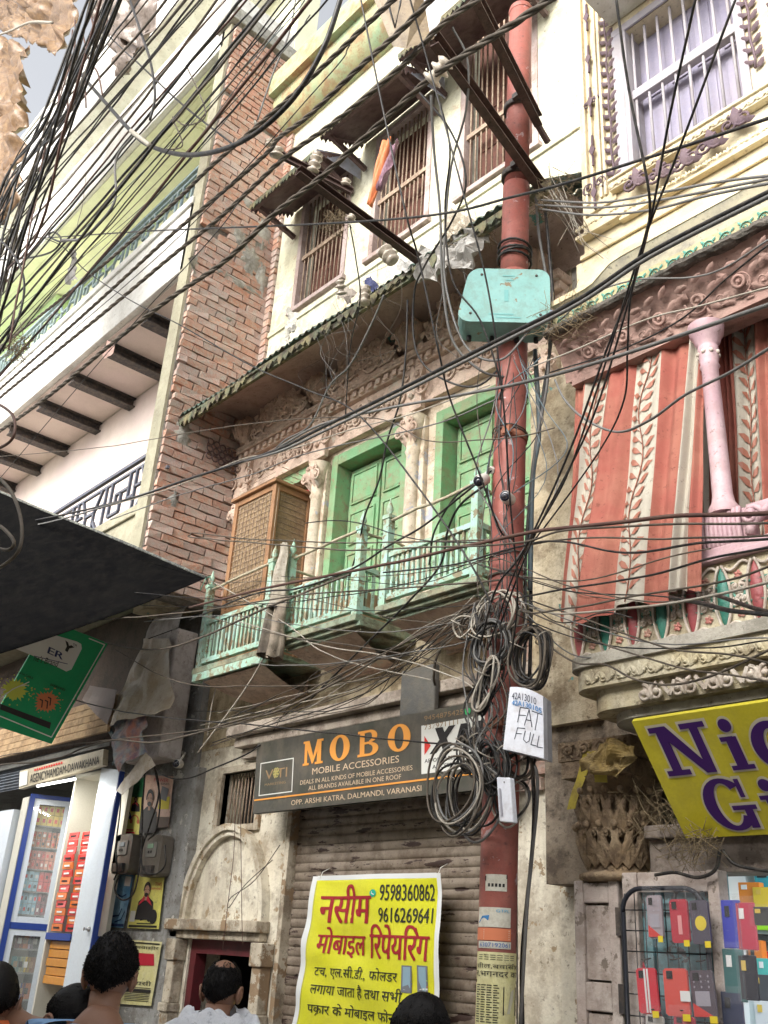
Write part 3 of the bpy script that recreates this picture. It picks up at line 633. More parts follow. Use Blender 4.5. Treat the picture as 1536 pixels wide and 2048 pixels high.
for i, (a, c, z0, z1) in enumerate(wins):
    q = MB(); t = .06; q.box(a, a + t, D - .015, D + .1, z0, z1); q.box(c - t, c, D - .015, D + .1, z0, z1); q.box(a + t, c - t, D - .015, D + .1, z1 - t, z1); q.box(a - .03, c + .03, D - .05, D + .1, z0 - .05, z0)
    wo = q.build('window', mat('bleached_window_frame', (.42, .34, .32), (.5, .42, .4), dirt=(.2, .13, .1), damt=.5, bump=.2, streak=.3), mh, bevel=.004)
    q = MB(); zm = z0 + (.64 if i != 1 else .64) * 1.0; q.box(a + t, c - t, D + .015, D + .055, zm, zm + .05); q.build('cross_rail', M_bar, wo)
    nb = 12 if i != 0 else 11
    for k in range(nb):
        x = a + t + (c - a - 2 * t) * (k + .5) / nb; q = MB(); q.tube([(x, D + .035, z0), (x + ru(-.006, .006), D + .035 + ru(-.004, .004), z1 - t)], .0085, 5); q.build('bar', M_bar, wo)
    for k in range(2):
        xa = a + t + k * (c - a - 2 * t) / 2; q = MB(); q.box(xa + .005, xa + (c - a - 2 * t) / 2 - .005, D + .16, D + .19, z0, z1 - t); lf = q.build('shutter_leaf', M_dwood, wo)
        for j in range(3):
            q = MB(); zz = z0 + .1 + j * .45; q.box(xa + .06, xa + (c - a - 2 * t) / 2 - .06, D + .15, D + .161, zz, zz + .36); q.build('panel', M_dwood, lf)
# tin hoods over them
def lace(w, a, c, drop, mi=0):
    a, c = V(a), V(c); L_ = (c - a).length; n = max(2, int(L_ / .055)); d = (c - a) / n; up = V((0, 0, 1)); nn = d.cross(up).normalized() * .006
    for i in range(n):
        p = a + d * i; h = drop * (1 if i % 2 else .8)
        w.slab([p, p + d * .98, p + d * .98 - up * h * .45, p + d * .5 - up * h, p - up * h * .45], nn, mi)
for i, (a, c, z0) in enumerate(((-7.0, -5.92, 8.66), (-5.86, -4.74, 8.84), (-4.75, -3.45, 8.98))):
    yf_ = 3.94; rise = .28
    q = MB(); q.add([(a, yf_, z0), (c, yf_, z0), (c - .0, D - .01, z0 + rise), (a + .0, D - .01, z0 + rise)], [(0, 1, 2, 3)])
    lb_ = ['brown tin hood with lace trim over the leftmost upper window', 'brown tin hood with lace trim over the middle upper window', 'brown tin hood with lace trim beside the red pole']
    ho = thing('window_hood', lb_[i], 'window hood', ((a + c) / 2, D, z0), 'tin hoods over the upper windows')
    q.build('hood_sheet', M_hood, ho, solid=.01)
    q = MB(); lace(q, (a, yf_ - .01, z0), (c, yf_ - .01, z0), .10); q.build('front_valance', M_val, ho)
    q = MB(); lace(q, (c + .01, yf_, z0), (c + .01, D - .02, z0 + rise), .10); q.build('side_valance', M_hood, ho)
    q = MB(); lace(q, (a - .01, yf_, z0), (a - .01, D - .02, z0 + rise), .10); q.build('side_valance', M_hood, ho)
    q = MB(); q.add([(c, yf_, z0 + .012), (c + .05, D - .02, z0 - .02), (c + .02, D - .02, z0 + rise), (c, yf_ + .02, z0 + .04)], [(0, 1, 2, 3)]); q.build('side_cheek', M_tin, ho, solid=.006)
    for x in (a + .06, c - .06):
        q = MB(); q.beam((x, D - .02, z0 - .12), (x, yf_ + .05, z0 - .01), .04, .05); q.build('bracket', M_hood, ho)
    q = MB(); q.box(a, c, yf_ + .01, yf_ + .05, z0 - .045, z0 - .006); q.build('front_batten', M_hood, ho)
def onq(a, b_, c, d):            # pixel -> (u, v) on the sign plane
    a, b_, d = V(a), V(b_), V(d); n = (b_ - a).cross(d - a); e1, e2 = b_ - a, d - a
    def f(px, py):
        r = ray(px, py); p = CAM + r * ((a - CAM).dot(n) / r.dot(n)) - a
        A, B_, C_ = e1.dot(e1), e1.dot(e2), e2.dot(e2); D1, D2 = p.dot(e1), p.dot(e2); dt = A * C_ - B_ * B_
        return ((D1 * C_ - D2 * B_) / dt, (D2 * A - D1 * B_) / dt)
    return f
# ================================================================== three little balconies of the carved house
def postmesh(mb, x, y, z0, z1, w_=.028):
    mb.box(x - w_, x + w_, y - w_, y + w_, z0, z1 - .10)
    mb.box(x - w_ * 1.25, x + w_ * 1.25, y - w_ * 1.25, y + w_ * 1.25, z1 - .115, z1 - .085)
    mb.lathe((x, y, 0), [(w_ * .8, z1 - .085), (w_ * .45, z1 - .07), (w_ * .95, z1 - .045), (w_ * .8, z1 - .02), (w_ * .3, z1 + .02), (.002, z1 + .05)], 8)
M_bamboo = mat('grey_bamboo', (.40, .36, .25), (.5, .45, .33), dirt=(.2, .17, .12), damt=.5, scale=9, bump=.2)
balc = []
specs = [(-6.79, -5.89, 3.645, 4.03, 4.475, 'green railed balcony with the wooden cabinet beside the bare brick wall'),
         (-5.65, -4.83, 3.69, 4.04, 4.45, 'green railed balcony in the middle with dusty clothes hanging from its post'),
         (-4.55, -3.73, 3.69, 4.045, 4.45, 'green railed balcony nearest the red pole')]
yb_ = 3.98
bal_me = None
for i, (x0, x1, z0, zr, zt, lab) in enumerate(specs):
    t = thing('balcony', lab, 'balcony', ((x0 + x1) / 2, 4.35, z0), 'small green balconies of the carved house')
    q = MB(); q.box(x0 - .045, x1 + .045, yb_ - .045, D - .004, z0 - .03, z0 + .012, j=.004)
    if i > 0:
        q.box(x0 - .01, x1 + .05, yb_ - .01, D - .005, z0 - .06, z0 - .032, j=.003); q.box(x0 + .02, x1 + .02, yb_ + .03, D - .006, z0 - .085, z0 - .062)
    q.build('floor_slab', mat('rotten_green_timber', (.32, .30, .20), (.26, .36, .27), dirt=(.12, .09, .06), damt=.7, scale=5, bump=.4), t, bevel=.004)
    q = MB(); q.sheet(lambda u, v: (x0 + .03 + .10 * v + (x1 - x0 - .06 - .2 * v) * u, yb_ + .03 + (D - yb_ - .04) * v, z0 - .088 - .10 * math.sin(v * PI / 2)), 6, 8); q.box(x0 + .1, x1 - .1, D - .03, D - .006, z0 - .21, z0 - .1); q.build('soffit', M_stone, t)
    for x in (x0, x1): q = MB(); postmesh(q, x, yb_, z0 - (.10 if i == 0 else -.02), zt); q.build('post', M_teal, t)
    for nm, zz, h in (('top_rail', zr, .035), ('bottom_rail', z0 + .05, .04)):
        q = MB(); q.box(x0 + .036, x1 - .036, yb_ - .02, yb_ + .02, zz, zz + h); q.build(nm, M_teal, t)
        q = MB(); q.box(x1 - .02, x1 + .02, yb_ + .036, D - .02, zz, zz + h); q.build(nm, M_teal, t)
    nb = 15 if i != 1 else 13
    for k in range(nb):
        x = x0 + .036 + (x1 - x0 - .072) * (k + .5) / nb; q = MB(); q.box(x - .010, x + .010, yb_ - .008, yb_ + .008, z0 + .08, zr + .01, j=.003); q.build('baluster', M_teal, t)
    for k in range(7):
        y = yb_ + .07 + k * .062; q = MB(); q.box(x1 - .008, x1 + .008, y - .008, y + .008, z0 + .08, zr + .01, j=.002); q.build('baluster', M_teal, t)
    if i == 0:
        q = MB(); q.box(x0 - .02, x1 + .02, yb_ - .045, yb_ - .028, z0 - .10, z0 - .035, j=.003); q.build('fascia_board', M_teal, t)
    for a, c in (((x0, yb_, zt - .12), (x1, yb_, zt - .10)), ((x1, yb_, zt - .12), (x1, D, zt - .10))):
        q = MB(); q.tube([V(a).lerp(V(c), s_ / 6) + V((0, 0, ru(-.01, .01))) for s_ in range(7)], .011, 6); q.build('bamboo_rail', M_bamboo, t)
# tall cabinet standing on the first balcony
t = thing('wooden_cabinet', 'tall brown wooden cabinet with wire mesh sides standing on the leftmost green balcony', 'cabinet', (-6.5, 4.28, 3.7))
x0, x1, y0, y1, z0, z1 = -6.86, -6.16, 4.25, 4.48, 3.71, 5.36
A, B_, C_ = PY(470, 985, 4.08), PY(553, 965, 4.08), PY(635, 990, 4.5)
x0, x1, y0, z1 = A.x + .03, B_.x, 4.08, B_.z
q = MB(); f_ = .05
for x, y in ((x0, y0), (x1 - f_, y0), (x0, y1 - f_), (x1 - f_, y1 - f_)): q.box(x, x + f_, y, y + f_, z0, z1)
for zz in (z0, z0 + .42, z1 - f_):
    q.box(x0 + f_, x1 - f_, y0 + .003, y0 + f_ - .003, zz, zz + f_); q.box(x0 + .003, x0 + f_ - .003, y0 + f_, y1 - f_, zz, zz + f_); q.box(x1 - f_ + .003, x1 - .003, y0 + f_, y1 - f_, zz, zz + f_)
q.build('frame', M_wood, t, bevel=.004)
q = MB(); q.box(x0 - .03, x1 + .03, y0 - .03, y1, z1 + .001, z1 + .03); q.build('top', M_wood, t, bevel=.004)
q = MB(); q.box(x0 + f_, x1 - f_, y0 + .02, y0 + .03, z0 + .47, z1 - f_); q.build('mesh_door', M_mesh, t)
q = MB(); q.box(x1 - .03, x1 - .02, y0 + f_, y1 - f_, z0 + .47, z1 - f_); q.build('mesh_side', M_mesh, t)
q = MB(); q.box(x0 + f_, x1 - f_, y0 + .012, y0 + .03, z0 + f_, z0 + .42); q.box(x1 - .03, x1 - .012, y0 + f_, y1 - f_, z0 + f_, z0 + .42); q.build('lower_panel', M_wood2, t)
q = MB()
for k in range(11): q.box(x0 + f_ + .03 + k * .055, x0 + f_ + .034 + k * .055, y0 + .014, y0 + .019, z0 + .47, z1 - f_)
for k in range(24): q.box(x0 + f_, x1 - f_, y0 + .010, y0 + .0135, z0 + .5 + k * .05, z0 + .504 + k * .05); q.box(x1 - .0195, x1 - .015, y0 + f_, y1 - f_, z0 + .5 + k * .05, z0 + .504 + k * .05)
q.build('wire_grid', M_bar, t, kind='stuff')
# low box behind the middle railing
q = MB(); q.box(-5.45, -5.0, 4.1, 4.4, 3.71, 3.98); q.build('cardboard_box', mat('carton', (.42, .28, .17), dirt=(.2, .12, .08), damt=.4, bump=.1), label='brown carton standing behind the railing of the middle balcony', cat='box', bevel=.004)
# clothes hanging on the post
M_cloth = mat('dusty_grey_cloth', (.40, .36, .29), (.46, .42, .36), dirt=(.2, .17, .12), damt=.5, scale=7, bump=.2, rough=.95)
def hang(name, x, y, z0, z1, w0, w1, m, label, cat, seed=0, n=22, dep=.05):
    q = MB()
    def fn(u, v):
        a = 2 * PI * u; wv = w0 + (w1 - w0) * v + .015 * math.sin(a * 5 + v * 3 + seed) * v
        wv *= (1 + .25 * mnoise.noise(V((math.cos(a) * 1.5, math.sin(a) * 1.5, v * 4 + seed))))
        return (x + wv * math.cos(a) + .02 * mnoise.noise(V((v * 3, seed, 0))), y + (dep + .02 * math.sin(a * 4)) * math.sin(a) * (.4 + v), z1 - (z1 - z0) * v + .03 * mnoise.noise(V((a, seed, v))) * v)
    q.sheet(fn, n, 14); return q.build(name, m, label=label, cat=cat)
hang('hanging_cloth', -5.66, 3.90, 3.92, 4.44, .035, .085, M_cloth, 'dusty grey cloth draped over the left post of the middle balcony', 'cloth', 1)
hang('hanging_cloth', -5.60, 3.88, 3.52, 3.96, .07, .05, mat('dusty_brown_cloth', (.26, .21, .16), (.34, .29, .23), dirt=(.12, .1, .07), damt=.5, scale=7, bump=.2), 'limp brown garment hanging below the grey cloth on the balcony post', 'cloth', 4)
hang('hanging_cloth', -5.75, 3.9, 3.56, 3.98, .03, .05, mat('dark_cloth', (.12, .10, .08), (.2, .17, .13), dirt=(.05, .04, .03), damt=.5, scale=7), 'dark ragged strip hanging between the first and second green balconies', 'cloth', 7)
# flag on a pole
q = MB(); A, B_ = PY(768, 285, 3.6), PY(738, 410, 3.6)
q.sheet(lambda u, v: A.lerp(B_, v) + V((.10 * u * (1 - v * .9), -.03 * math.sin(u * 9 + v * 4), -.02 * u)), 8, 12); q.build('pennant', flat('orange_cloth', (.62, .20, .08), bump=.2, bscale=50), label='faded orange cloth pennant hanging in front of the middle upper window', cat='flag', solid=.003)
q = MB(); A, B_ = PY(786, 290, 3.62), PY(765, 375, 3.62)
q.sheet(lambda u, v: A.lerp(B_, v) + V((-.05 + .12 * u * (1 - v * .6) + .01 * math.sin(v * 11), -.03 * math.sin(u * 7 + v * 9), .01 * math.sin(u * 9))), 8, 12); q.build('pennant', flat('mauve_cloth', (.22, .12, .16), bump=.3, bscale=50), label='mauve rag hanging beside the orange pennant', cat='flag', solid=.003)

# ================================================================== right house
M_ycream = mat('cream_yellow_wall', (.66, .56, .36), (.70, .63, .46), dirt=(.38, .30, .2), damt=.45, scale=2, bump=.12, streak=.15, chip=(.55, .42, .30), cthr=.70, cscale=5)
M_purple = mat('purple_carving', (.11, .075, .095), (.17, .12, .14), dirt=(.12, .08, .07), damt=.4, scale=6, bump=.2)
M_lilac = mat('lilac_shutters', (.29, .27, .37), (.34, .32, .41), dirt=(.34, .3, .33), damt=.3, scale=3, bump=.1, streak=.25)
M_lilacd = mat('lilac_white_frame', (.36, .34, .38), (.42, .40, .42), dirt=(.3, .26, .25), damt=.4, scale=3, bump=.1, streak=.25)
M_beam = mat('mauve_carved_beam', (.33, .20, .17), (.38, .25, .21), dirt=(.15, .10, .08), damt=.55, scale=3, bump=.3, streak=.15)
M_gband = mat('green_leaf_band', (.46, .40, .20), (.52, .46, .27), dirt=(.2, .18, .12), damt=.5, scale=3, bump=.15)
M_gleaf = mat('sea_green_leaf', (.10, .30, .24), (.14, .35, .28), dirt=(.1, .12, .08), damt=.4, scale=6)
M_moss = mat('black_mossy_edge', (.10, .09, .075), (.16, .14, .12), dirt=(.03, .03, .025), damt=.7, scale=9, bump=1, bscale=25)
M_curb = mat('grey_dirty_ledge', (.40, .37, .32), (.48, .45, .38), dirt=(.14, .13, .1), damt=.6, scale=3, bump=.3)
M_pinkc = mat('candy_pink_paint', (.50, .33, .37), (.55, .40, .42), dirt=(.35, .22, .2), damt=.35, scale=4, bump=.12, rough=.5)
M_para = mat('cream_relief', (.52, .45, .29), (.58, .53, .40), dirt=(.15, .11, .07), damt=.65, scale=4, bump=.3)
M_rib = mat('whitish_relief', (.60, .54, .47), (.55, .47, .40), dirt=(.2, .15, .11), damt=.5, scale=6, bump=.2)
M_ored = mat('oxblood_lozenge', (.28, .05, .06), (.34, .09, .09), dirt=(.12, .06, .05), damt=.4, rough=.4)
M_ogrn = mat('bottle_green_lozenge', (.03, .18, .13), (.05, .22, .17), dirt=(.05, .08, .06), damt=.4, rough=.4)
rh = thing('ornate_right_house', 'ornate cream and pink house on the right with lilac shutters and painted relief balcony', 'house', (-1.2, 4.4, 0))
Y1 = 3.68
w = MB(); holes(w, -2.64, 1.0, 5.30, 9.5, [(-2.30, -1.60, 5.72, 6.86)], Y1, Y1 + .25); w.build('upper_wall', M_ycream, rh)
w = MB(); w.box(-2.64, 1.0, Y1 + .02, D + .3, 5.28, 5.30); w.box(-2.64, -2.60, Y1 + .25, D + .2, 5.3, 9.5); w.build('side_wall', M_white, rh)
# lilac window
q = MB(); a, c, z0, z1 = -2.30, -1.60, 5.72, 6.86
q.box(a - .07, a, Y1 - .02, Y1 - .002, z0 - .02, z1); q.box(a, a + .03, Y1 - .02, Y1 + .2, z0 - .02, z1); q.box(c, c + .05, Y1 - .02, Y1 - .002, z0 - .02, z1); q.box(a - .07, c + .05, Y1 - .02, Y1 - .003, z1, z1 + .06)
wo = q.build('window', M_lilacd, rh, bevel=.005)
q = MB(); q.box(a, c, Y1 + .02, Y1 + .07, 6.30, 6.37); q.build('cross_rail', M_lilacd, wo, bevel=.004)
for k in range(8): q = MB(); x = a + (c - a) * (k + .5) / 8; q.tube([(x, Y1 + .04, z0), (x, Y1 + .04, z1)], .009, 6); q.build('bar', M_lilacd, wo)
for k in range(4):
    q = MB(); x = a + .03 + (c - a - .03) * k / 4; q.box(x + .001, x + (c - a) / 4 - .004, Y1 + .13, Y1 + .16, z0, z1); lf = q.build('shutter_leaf', M_lilac, wo)
    for zz in (5.8, 6.35): q = MB(); q.box(x + .035, x + (c - a) / 4 - .035, Y1 + .12, Y1 + .131, zz, zz + .45); q.build('panel', M_lilac, lf, bevel=.008)
# pilaster with purple diamonds, mouldings
q = MB()
for x in (-2.60, -2.555, -2.50, -2.47): q.box(x, x + .018, Y1 - .03, Y1 - .001, 5.66, 9)
q.box(-2.62, -2.40, Y1 - .015, Y1 - .001, 5.60, 5.66); q.build('fluted_pilaster', M_ycream, rh, bevel=.004)
q = MB(); fr = frame_fn((-2.535, Y1 - .02, 0), (1, 0, 0), (0, 0, 1), (0, -1, 0))
for zc in (5.72, 6.05, 6.45, 6.82, 7.2):
    q = MB(); q.slab([fr(0, zc + .05, .01), fr(.022, zc, .01), fr(0, zc - .05, .01), fr(-.022, zc, .01)], (0, -.008, 0)); q.box(-2.541, -2.529, Y1 - .034, Y1 - .02, zc + .04, zc + .12); q.box(-2.541, -2.529, Y1 - .034, Y1 - .02, zc - .12, zc - .04); q.build('purple_diamond', M_purple, rh)
q = MB()
for hd in (1, -1):
    scroll(q, fr, hd * .04, 5.78, .045, 1.4, hd, -PI / 2, .007); scroll(q, fr, hd * .03, 6.45, .03, 1.2, hd, 0, .006)
q.build('purple_scrolls', M_purple, rh)
q = MB()
for (cx, z0_, z1_) in ((-2.405, 5.74, 7.4), (-1.515, 5.9, 7.5), (-1.36, 5.75, 7.6)):
    fr = frame_fn((cx, Y1 - .012, 0), (1, 0, 0), (0, 0, 1), (0, -1, 0)); z = z0_; k = 0
    q.tube([fr(.006 * math.sin(i * 1.3), z0_ + (z1_ - z0_) * i / 24, .012) for i in range(25)], .008, 4)
    while z < z1_: leaf(q, fr, 0, z, PI / 2 + (.9 if k % 2 else -.9), .07, .035, .022); z += .045; k += 1
q.build('purple_leaf_carving', M_purple, rh)
q = MB()
for k in range(5):
    fr = frame_fn((-2.3 + .06 + k * .15, Y1 - .05, 5.50 + .01 * (k - 2) ** 2 * 1.5 - .02), (1, 0, 0), (0, 0, 1), (0, -1, 0))
    for hd in (1, -1): scroll(q, fr, hd * .04, .05, .055, 1.5, hd, PI / 2, .009)
    leaf(q, fr, 0, .02, PI / 2, .13, .07, .03); leaf(q, fr, 0, .05, -.4, .12, .05, .03)
q.build('purple_swag', M_purple, rh)
q = MB(); q.box(-2.42, 1, Y1 - .05, Y1 - .002, 5.64, 5.70); q.box(-2.42, 1, Y1 - .065, Y1 - .003, 5.70, 5.718); q.build('window_sill', M_ycream, rh, bevel=.004)
q = MB(); fr = frame_fn((-2.42, Y1 - .052, 5.638), (1, 0, 0), (0, 0, 1), (0, -1, 0)); fleur_band(q, fr, 3.2, .065, .05, th=.004); q.build('sill_beading', M_ycream, rh, kind='stuff')
# stepped cornice and panels below it
q = MB(); q.box(-2.66, -2.36, Y1 - .06, Y1 - .004, 5.42, 5.445); q.box(-2.37, 1, Y1 - .045, Y1 - .004, 5.40, 5.42); q.box(-2.66, 1, Y1 - .02, Y1 - .005, 5.30, 5.33); q.build('cornice', M_ycream, rh, bevel=.004)
q = MB(); fr = frame_fn((-2.66, Y1 - .06, 5.46), (1, 0, 0), (0, 0, 1), (0, -.8, -.6)); fleur_band(q, fr, .34, .06, .06, th=.006)
fr = frame_fn((-2.34, Y1 - .04, 5.43), (1, 0, 0), (0, 0, 1), (0, -.8, -.6)); fleur_band(q, fr, 3.2, .055, .06, th=.006); q.build('leaf_cornice', M_ycream, rh, kind='stuff')
def zc_(u): return 5.12 + .13 * (1 / (1 + math.exp(-(u - .16) * 40))) if u < .5 else 5.25
q = MB(); q.box(-2.70, 1, Y1 - .0, Y1 + .2, 5.0, 5.299)
q.build('apron_wall', M_ycream, rh)
q = MB(); vv = []
for i in range(41):
    x = -2.80 + 3.8 * (i / 40) ** 2 ; z = 4.99 + .09 / (1 + math.exp(-(x + 2.46) * 34)); vv.append((x, z))
for (dy, dz, th) in ((.12, 0, .035),):
    for i in range(40):
        (xa, za), (xb, zb) = vv[i], vv[i + 1]; q.add([(xa, Y1 - dy, za), (xb, Y1 - dy, zb), (xb, Y1 - dy, zb + th), (xa, Y1 - dy, za + th), (xa, Y1, za), (xb, Y1, zb), (xb, Y1, zb + th), (xa, Y1, za + th)], [(0, 1, 2, 3), (0, 4, 5, 1), (3, 2, 6, 7)], 0, False)
q.build('curved_lip', M_ycream, rh)
q = MB(); q.sheet(lambda u, v: (-2.80 + 3.8 * u * u, Y1 - .115 + .04 * math.sin(v * PI * .5), (4.99 + .09 / (1 + math.exp(-(-2.80 + 3.8 * u * u + 2.46) * 34))) * (1 - v) + 4.95 * v), 40, 6); q.build('grey_cove', mat('smoky_cove', (.36, .33, .25), (.46, .42, .30), dirt=(.2, .19, .17), damt=.6, scale=3, bump=.2), rh)
q = MB(); q.sheet(lambda u, v: (-2.82 + 3.8 * u, Y1 - .075 + .0 * v, 4.95 - .11 * v), 20, 5); q.build('painted_band', M_gband, rh)
q = MB(); fr = frame_fn((-2.8, Y1 - .078, 4.845), (1, 0, 0), (0, 0, 1), (0, -1, 0)); vine_band(q, fr, 2.2, .095, .10, th=.004); q.build('green_vine', M_gleaf, rh)
w = MB(); random.seed(5); n = 120
def lip(u, v):
    a = v * 2 * PI; x = -2.84 + 3.8 * u; r = .026 + .014 * mnoise.noise(V((x * 14, v * 3, 0))) + .008 * mnoise.noise(V((x * 40, v * 5, 3)))
    return (x, Y1 - .12 + r * math.cos(a) * 1.3, 4.815 + r * math.sin(a))
w.sheet(lip, n, 9, smooth=False); w.build('mossy_lip', M_moss, rh)
# carved brown beam with a cove
bw = MB()
def bcove(u, v): return (-2.82 + 3.8 * u, Y1 - .10 + .13 * math.sin(v * PI / 2) ** .8, 4.80 - .24 * v)
bw.sheet(bcove, 24, 8); bw.box(-2.78, 1, Y1 + .03, Y1 + .11, 4.53, 4.56); bw.box(-2.80, 1, Y1 + .035, Y1 + .22, 4.562, 4.86); bw.build('carved_beam', M_beam, rh)
q = MB(); n_ = V((0, -1, -.6)).normalized(); fr = frame_fn((-2.74, Y1 + .012, 4.60), (1, 0, 0), V((0, -.45, .9)).normalized(), n_)
for k in range(9):
    cx = .12 + k * .22
    q.tube([fr(cx + .028 * math.cos(a), .06 + .028 * math.sin(a), .014) for a in [i * PI / 6 for i in range(12)]], .010, 5, closed=True); q.blob(fr(cx, .06, .012), .012, n=6)
    scroll(q, fr, cx, .06, .075, 1.0, 1, k, .0055); scroll(q, fr, cx + .11, .02, .04, 1.3, -1, 0, .005)
    for a in (.5, 2.4, 3.6, 5.6): leaf(q, fr, cx + math.cos(a) * .06, .06 + math.sin(a) * .05, a, .07, .035, .012)
    leaf(q, fr, cx + .1, .10, .3, .08, .03, .012); leaf(q, fr, cx + .1, .0, -.3, .08, .03, .012)
    for a in range(4): leaf(q, fr, cx + .02 * a, -.035 + .05 * (a % 2), .9 * a, .05, .018, .010)
fr2 = frame_fn((-2.78, Y1 - .055, 4.715), (1, 0, 0), V((0, -.6, .8)).normalized(), n_)
for k in range(24): leaf(q, fr2, k * .09, .02, .35 + .4 * math.sin(k * 2.1), .08, .035, .016)
q.build('beam_carving', M_beam, rh)
# slab of upper balcony seen at the top
q = MB(); q.box(-2.38, 1, 3.22, Y1 - .004, 6.99, 7.12); q.build('upper_slab', M_white, rh, bevel=.01)
# colonnette
q = MB(); q.lathe((-1.965, Y1 + .04, 0), [(.07, 3.50), (.07, 3.53), (.052, 3.56), (.046, 3.60), (.040, 4.28), (.048, 4.29), (.041, 4.31), (.047, 4.33), (.050, 4.395), (.046, 4.41), (.062, 4.43), (.070, 4.46), (.080, 4.47), (.088, 4.525)], 20); col = q.build('colonnette', M_pinkc, rh)
q = MB()
for k in range(8):
    a = 2 * PI * k / 8; q.blob((-1.965 + .048 * math.cos(a), Y1 + .04 + .048 * math.sin(a), 4.36), .012, n=6)
q.build('roundels', M_rib, col)
# dark room behind
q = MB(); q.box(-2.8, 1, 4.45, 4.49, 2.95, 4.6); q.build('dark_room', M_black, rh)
# floor slab with rounded left end and painted bands
def rnd_outline(off=0.0, r=.12, n=8, x0=-2.80, y0=3.64):
    pts = [(1.0, y0 - off)]
    for i in range(n + 1): a = PI / 2 * i / n; pts.append((x0 + r - off - (r) * math.sin(a) + 0, y0 + r - off - r * math.cos(a)))
    pts += [(x0 - off, D), (1.0, D)]; return pts
def extr(mb, pts, z0, z1, mi=0):
    mb.slab([(p[0], p[1], z0) for p in pts], (0, 0, z1 - z0), mi)
q = MB(); extr(q, rnd_outline(.02), 2.90, 2.955); q.build('balcony_ledge', M_curb, rh, bevel=.004)
q = MB(); extr(q, rnd_outline(0), 2.80, 2.899); extr(q, rnd_outline(-.05, .15), 2.70, 2.799); q.build('balcony_slab', M_para, rh, bevel=.004)
q = MB(); extr(q, rnd_outline(-.10, .2), 2.66, 2.70); q.build('balcony_soffit', M_curb, rh)
q = MB(); fr = frame_fn((-2.70, 3.638, 2.80), (1, 0, 0), (0, 0, 1), (0, -1, 0)); fleur_band(q, fr, 2.4, .1, .085, th=.006); q.build('palmette_band', M_para, rh, kind='stuff')
q = MB(); fr = frame_fn((-2.44, 3.68, 2.69), (1, 0, 0), V((0, -.1, 1)), V((0, -1, -.5)).normalized())
for k in range(10):
    cx = .07 + k * .17
    for hd in (1, -1): scroll(q, fr, cx + hd * .035, .05, .04, 1.1, hd, PI / 2, .009)
    q.beam(fr(cx + .06, .09, .012), fr(cx + .10, .03, .012), .016, .012, up=(0, -1, 0)); q.beam(fr(cx + .10, .03, .0125), fr(cx + .13, .09, .0125), .016, .012, up=(0, -1, 0))
    for a in (PI / 2, 1, 2.1): leaf(q, fr, cx, .02, a, .07, .03, .02)
q.build('hanging_scrollwork', M_rib, rh)
# parapet with lozenges
q = MB(); q.box(-2.78, 1, 3.70, 3.80, 2.956, 3.27); q.build('parapet', M_para, rh)
q = MB(); q.box(-2.79, 1, 3.66, 3.82, 3.272, 3.30); q.box(-2.79, 1, 3.68, 3.8, 3.302, 3.34); q.build('parapet_coping', M_pinkc, rh, bevel=.004)
step = .155; k = 0; x = -2.77
while x < -1.3:
    fr = frame_fn((x, 3.699, 2.96), (1, 0, 0), (0, 0, 1), (0, -1, 0))
    q = MB(); H = .29; n = 12
    zz = [H * (i / n) for i in range(n + 1)]; wv = [.030 * math.sin(PI * i / n) ** .8 for i in range(n + 1)]
    for i in range(n): q.add([fr(-wv[i], zz[i] + .0, .004), fr(0, zz[i], .004 + wv[i] * .8), fr(0, zz[i + 1], .004 + wv[i + 1] * .8), fr(-wv[i + 1], zz[i + 1], .004), fr(wv[i], zz[i], .004), fr(wv[i + 1], zz[i + 1], .004)], [(0, 1, 2, 3), (1, 4, 5, 2)], 0, True)
    lz = q.build('lozenge', M_ored if k % 2 == 0 else M_ogrn, rh)
    q = MB()
    for hd in (1, -1): q.tube([fr(hd * (.034 * math.sin(PI * i / n) ** .8 + .006), zz[i], .012) for i in range(n + 1)], .007, 5)
    q.tube([fr(.02 + .115 * i / 8, .012 + .012 * math.sin(PI * i / 8 * 2), .011) for i in range(9)], .007, 5); q.tube([fr(.02 + .115 * i / 8, .275 - .016 * math.sin(PI * i / 8 * 2), .011) for i in range(9)], .007, 5)
    q.build('lozenge_frame', M_rib, lz)
    cx = step / 2; q = MB()
    for a in range(4): scroll(q, fr, cx + .018 * (1 if a % 2 else -1), .15 + .035 * (1 if a < 2 else -1), .022, 1.2, 1 if a % 3 else -1, a, .006)
    for a in (PI / 4, 3 * PI / 4, 5 * PI / 4, 7 * PI / 4): leaf(q, fr, cx, .15, a, .05, .02, .016)
    q.build('relief_scroll', M_rib, rh)
    q = MB()
    for zz_ in (.06, .235):
        for a in range(5): leaf(q, fr, cx, zz_, a * 2 * PI / 5, .022, .018, .016)
    q.build('relief_flower', mat('rose_flower', (.5, .2, .17), dirt=(.5, .4, .3), damt=.6, scale=10), rh)
    q = MB()
    for a in (.3, 1.2, 2.0, 2.9): leaf(q, fr, cx + .02 * math.cos(a), .09 + .02 * math.sin(a), a, .055, .014, .012); leaf(q, fr, cx + .02 * math.cos(a), .21 - .02 * math.sin(a), -a, .045, .014, .012)
    q.build('relief_leaves', M_gleaf, rh)
    x += step; k += 1
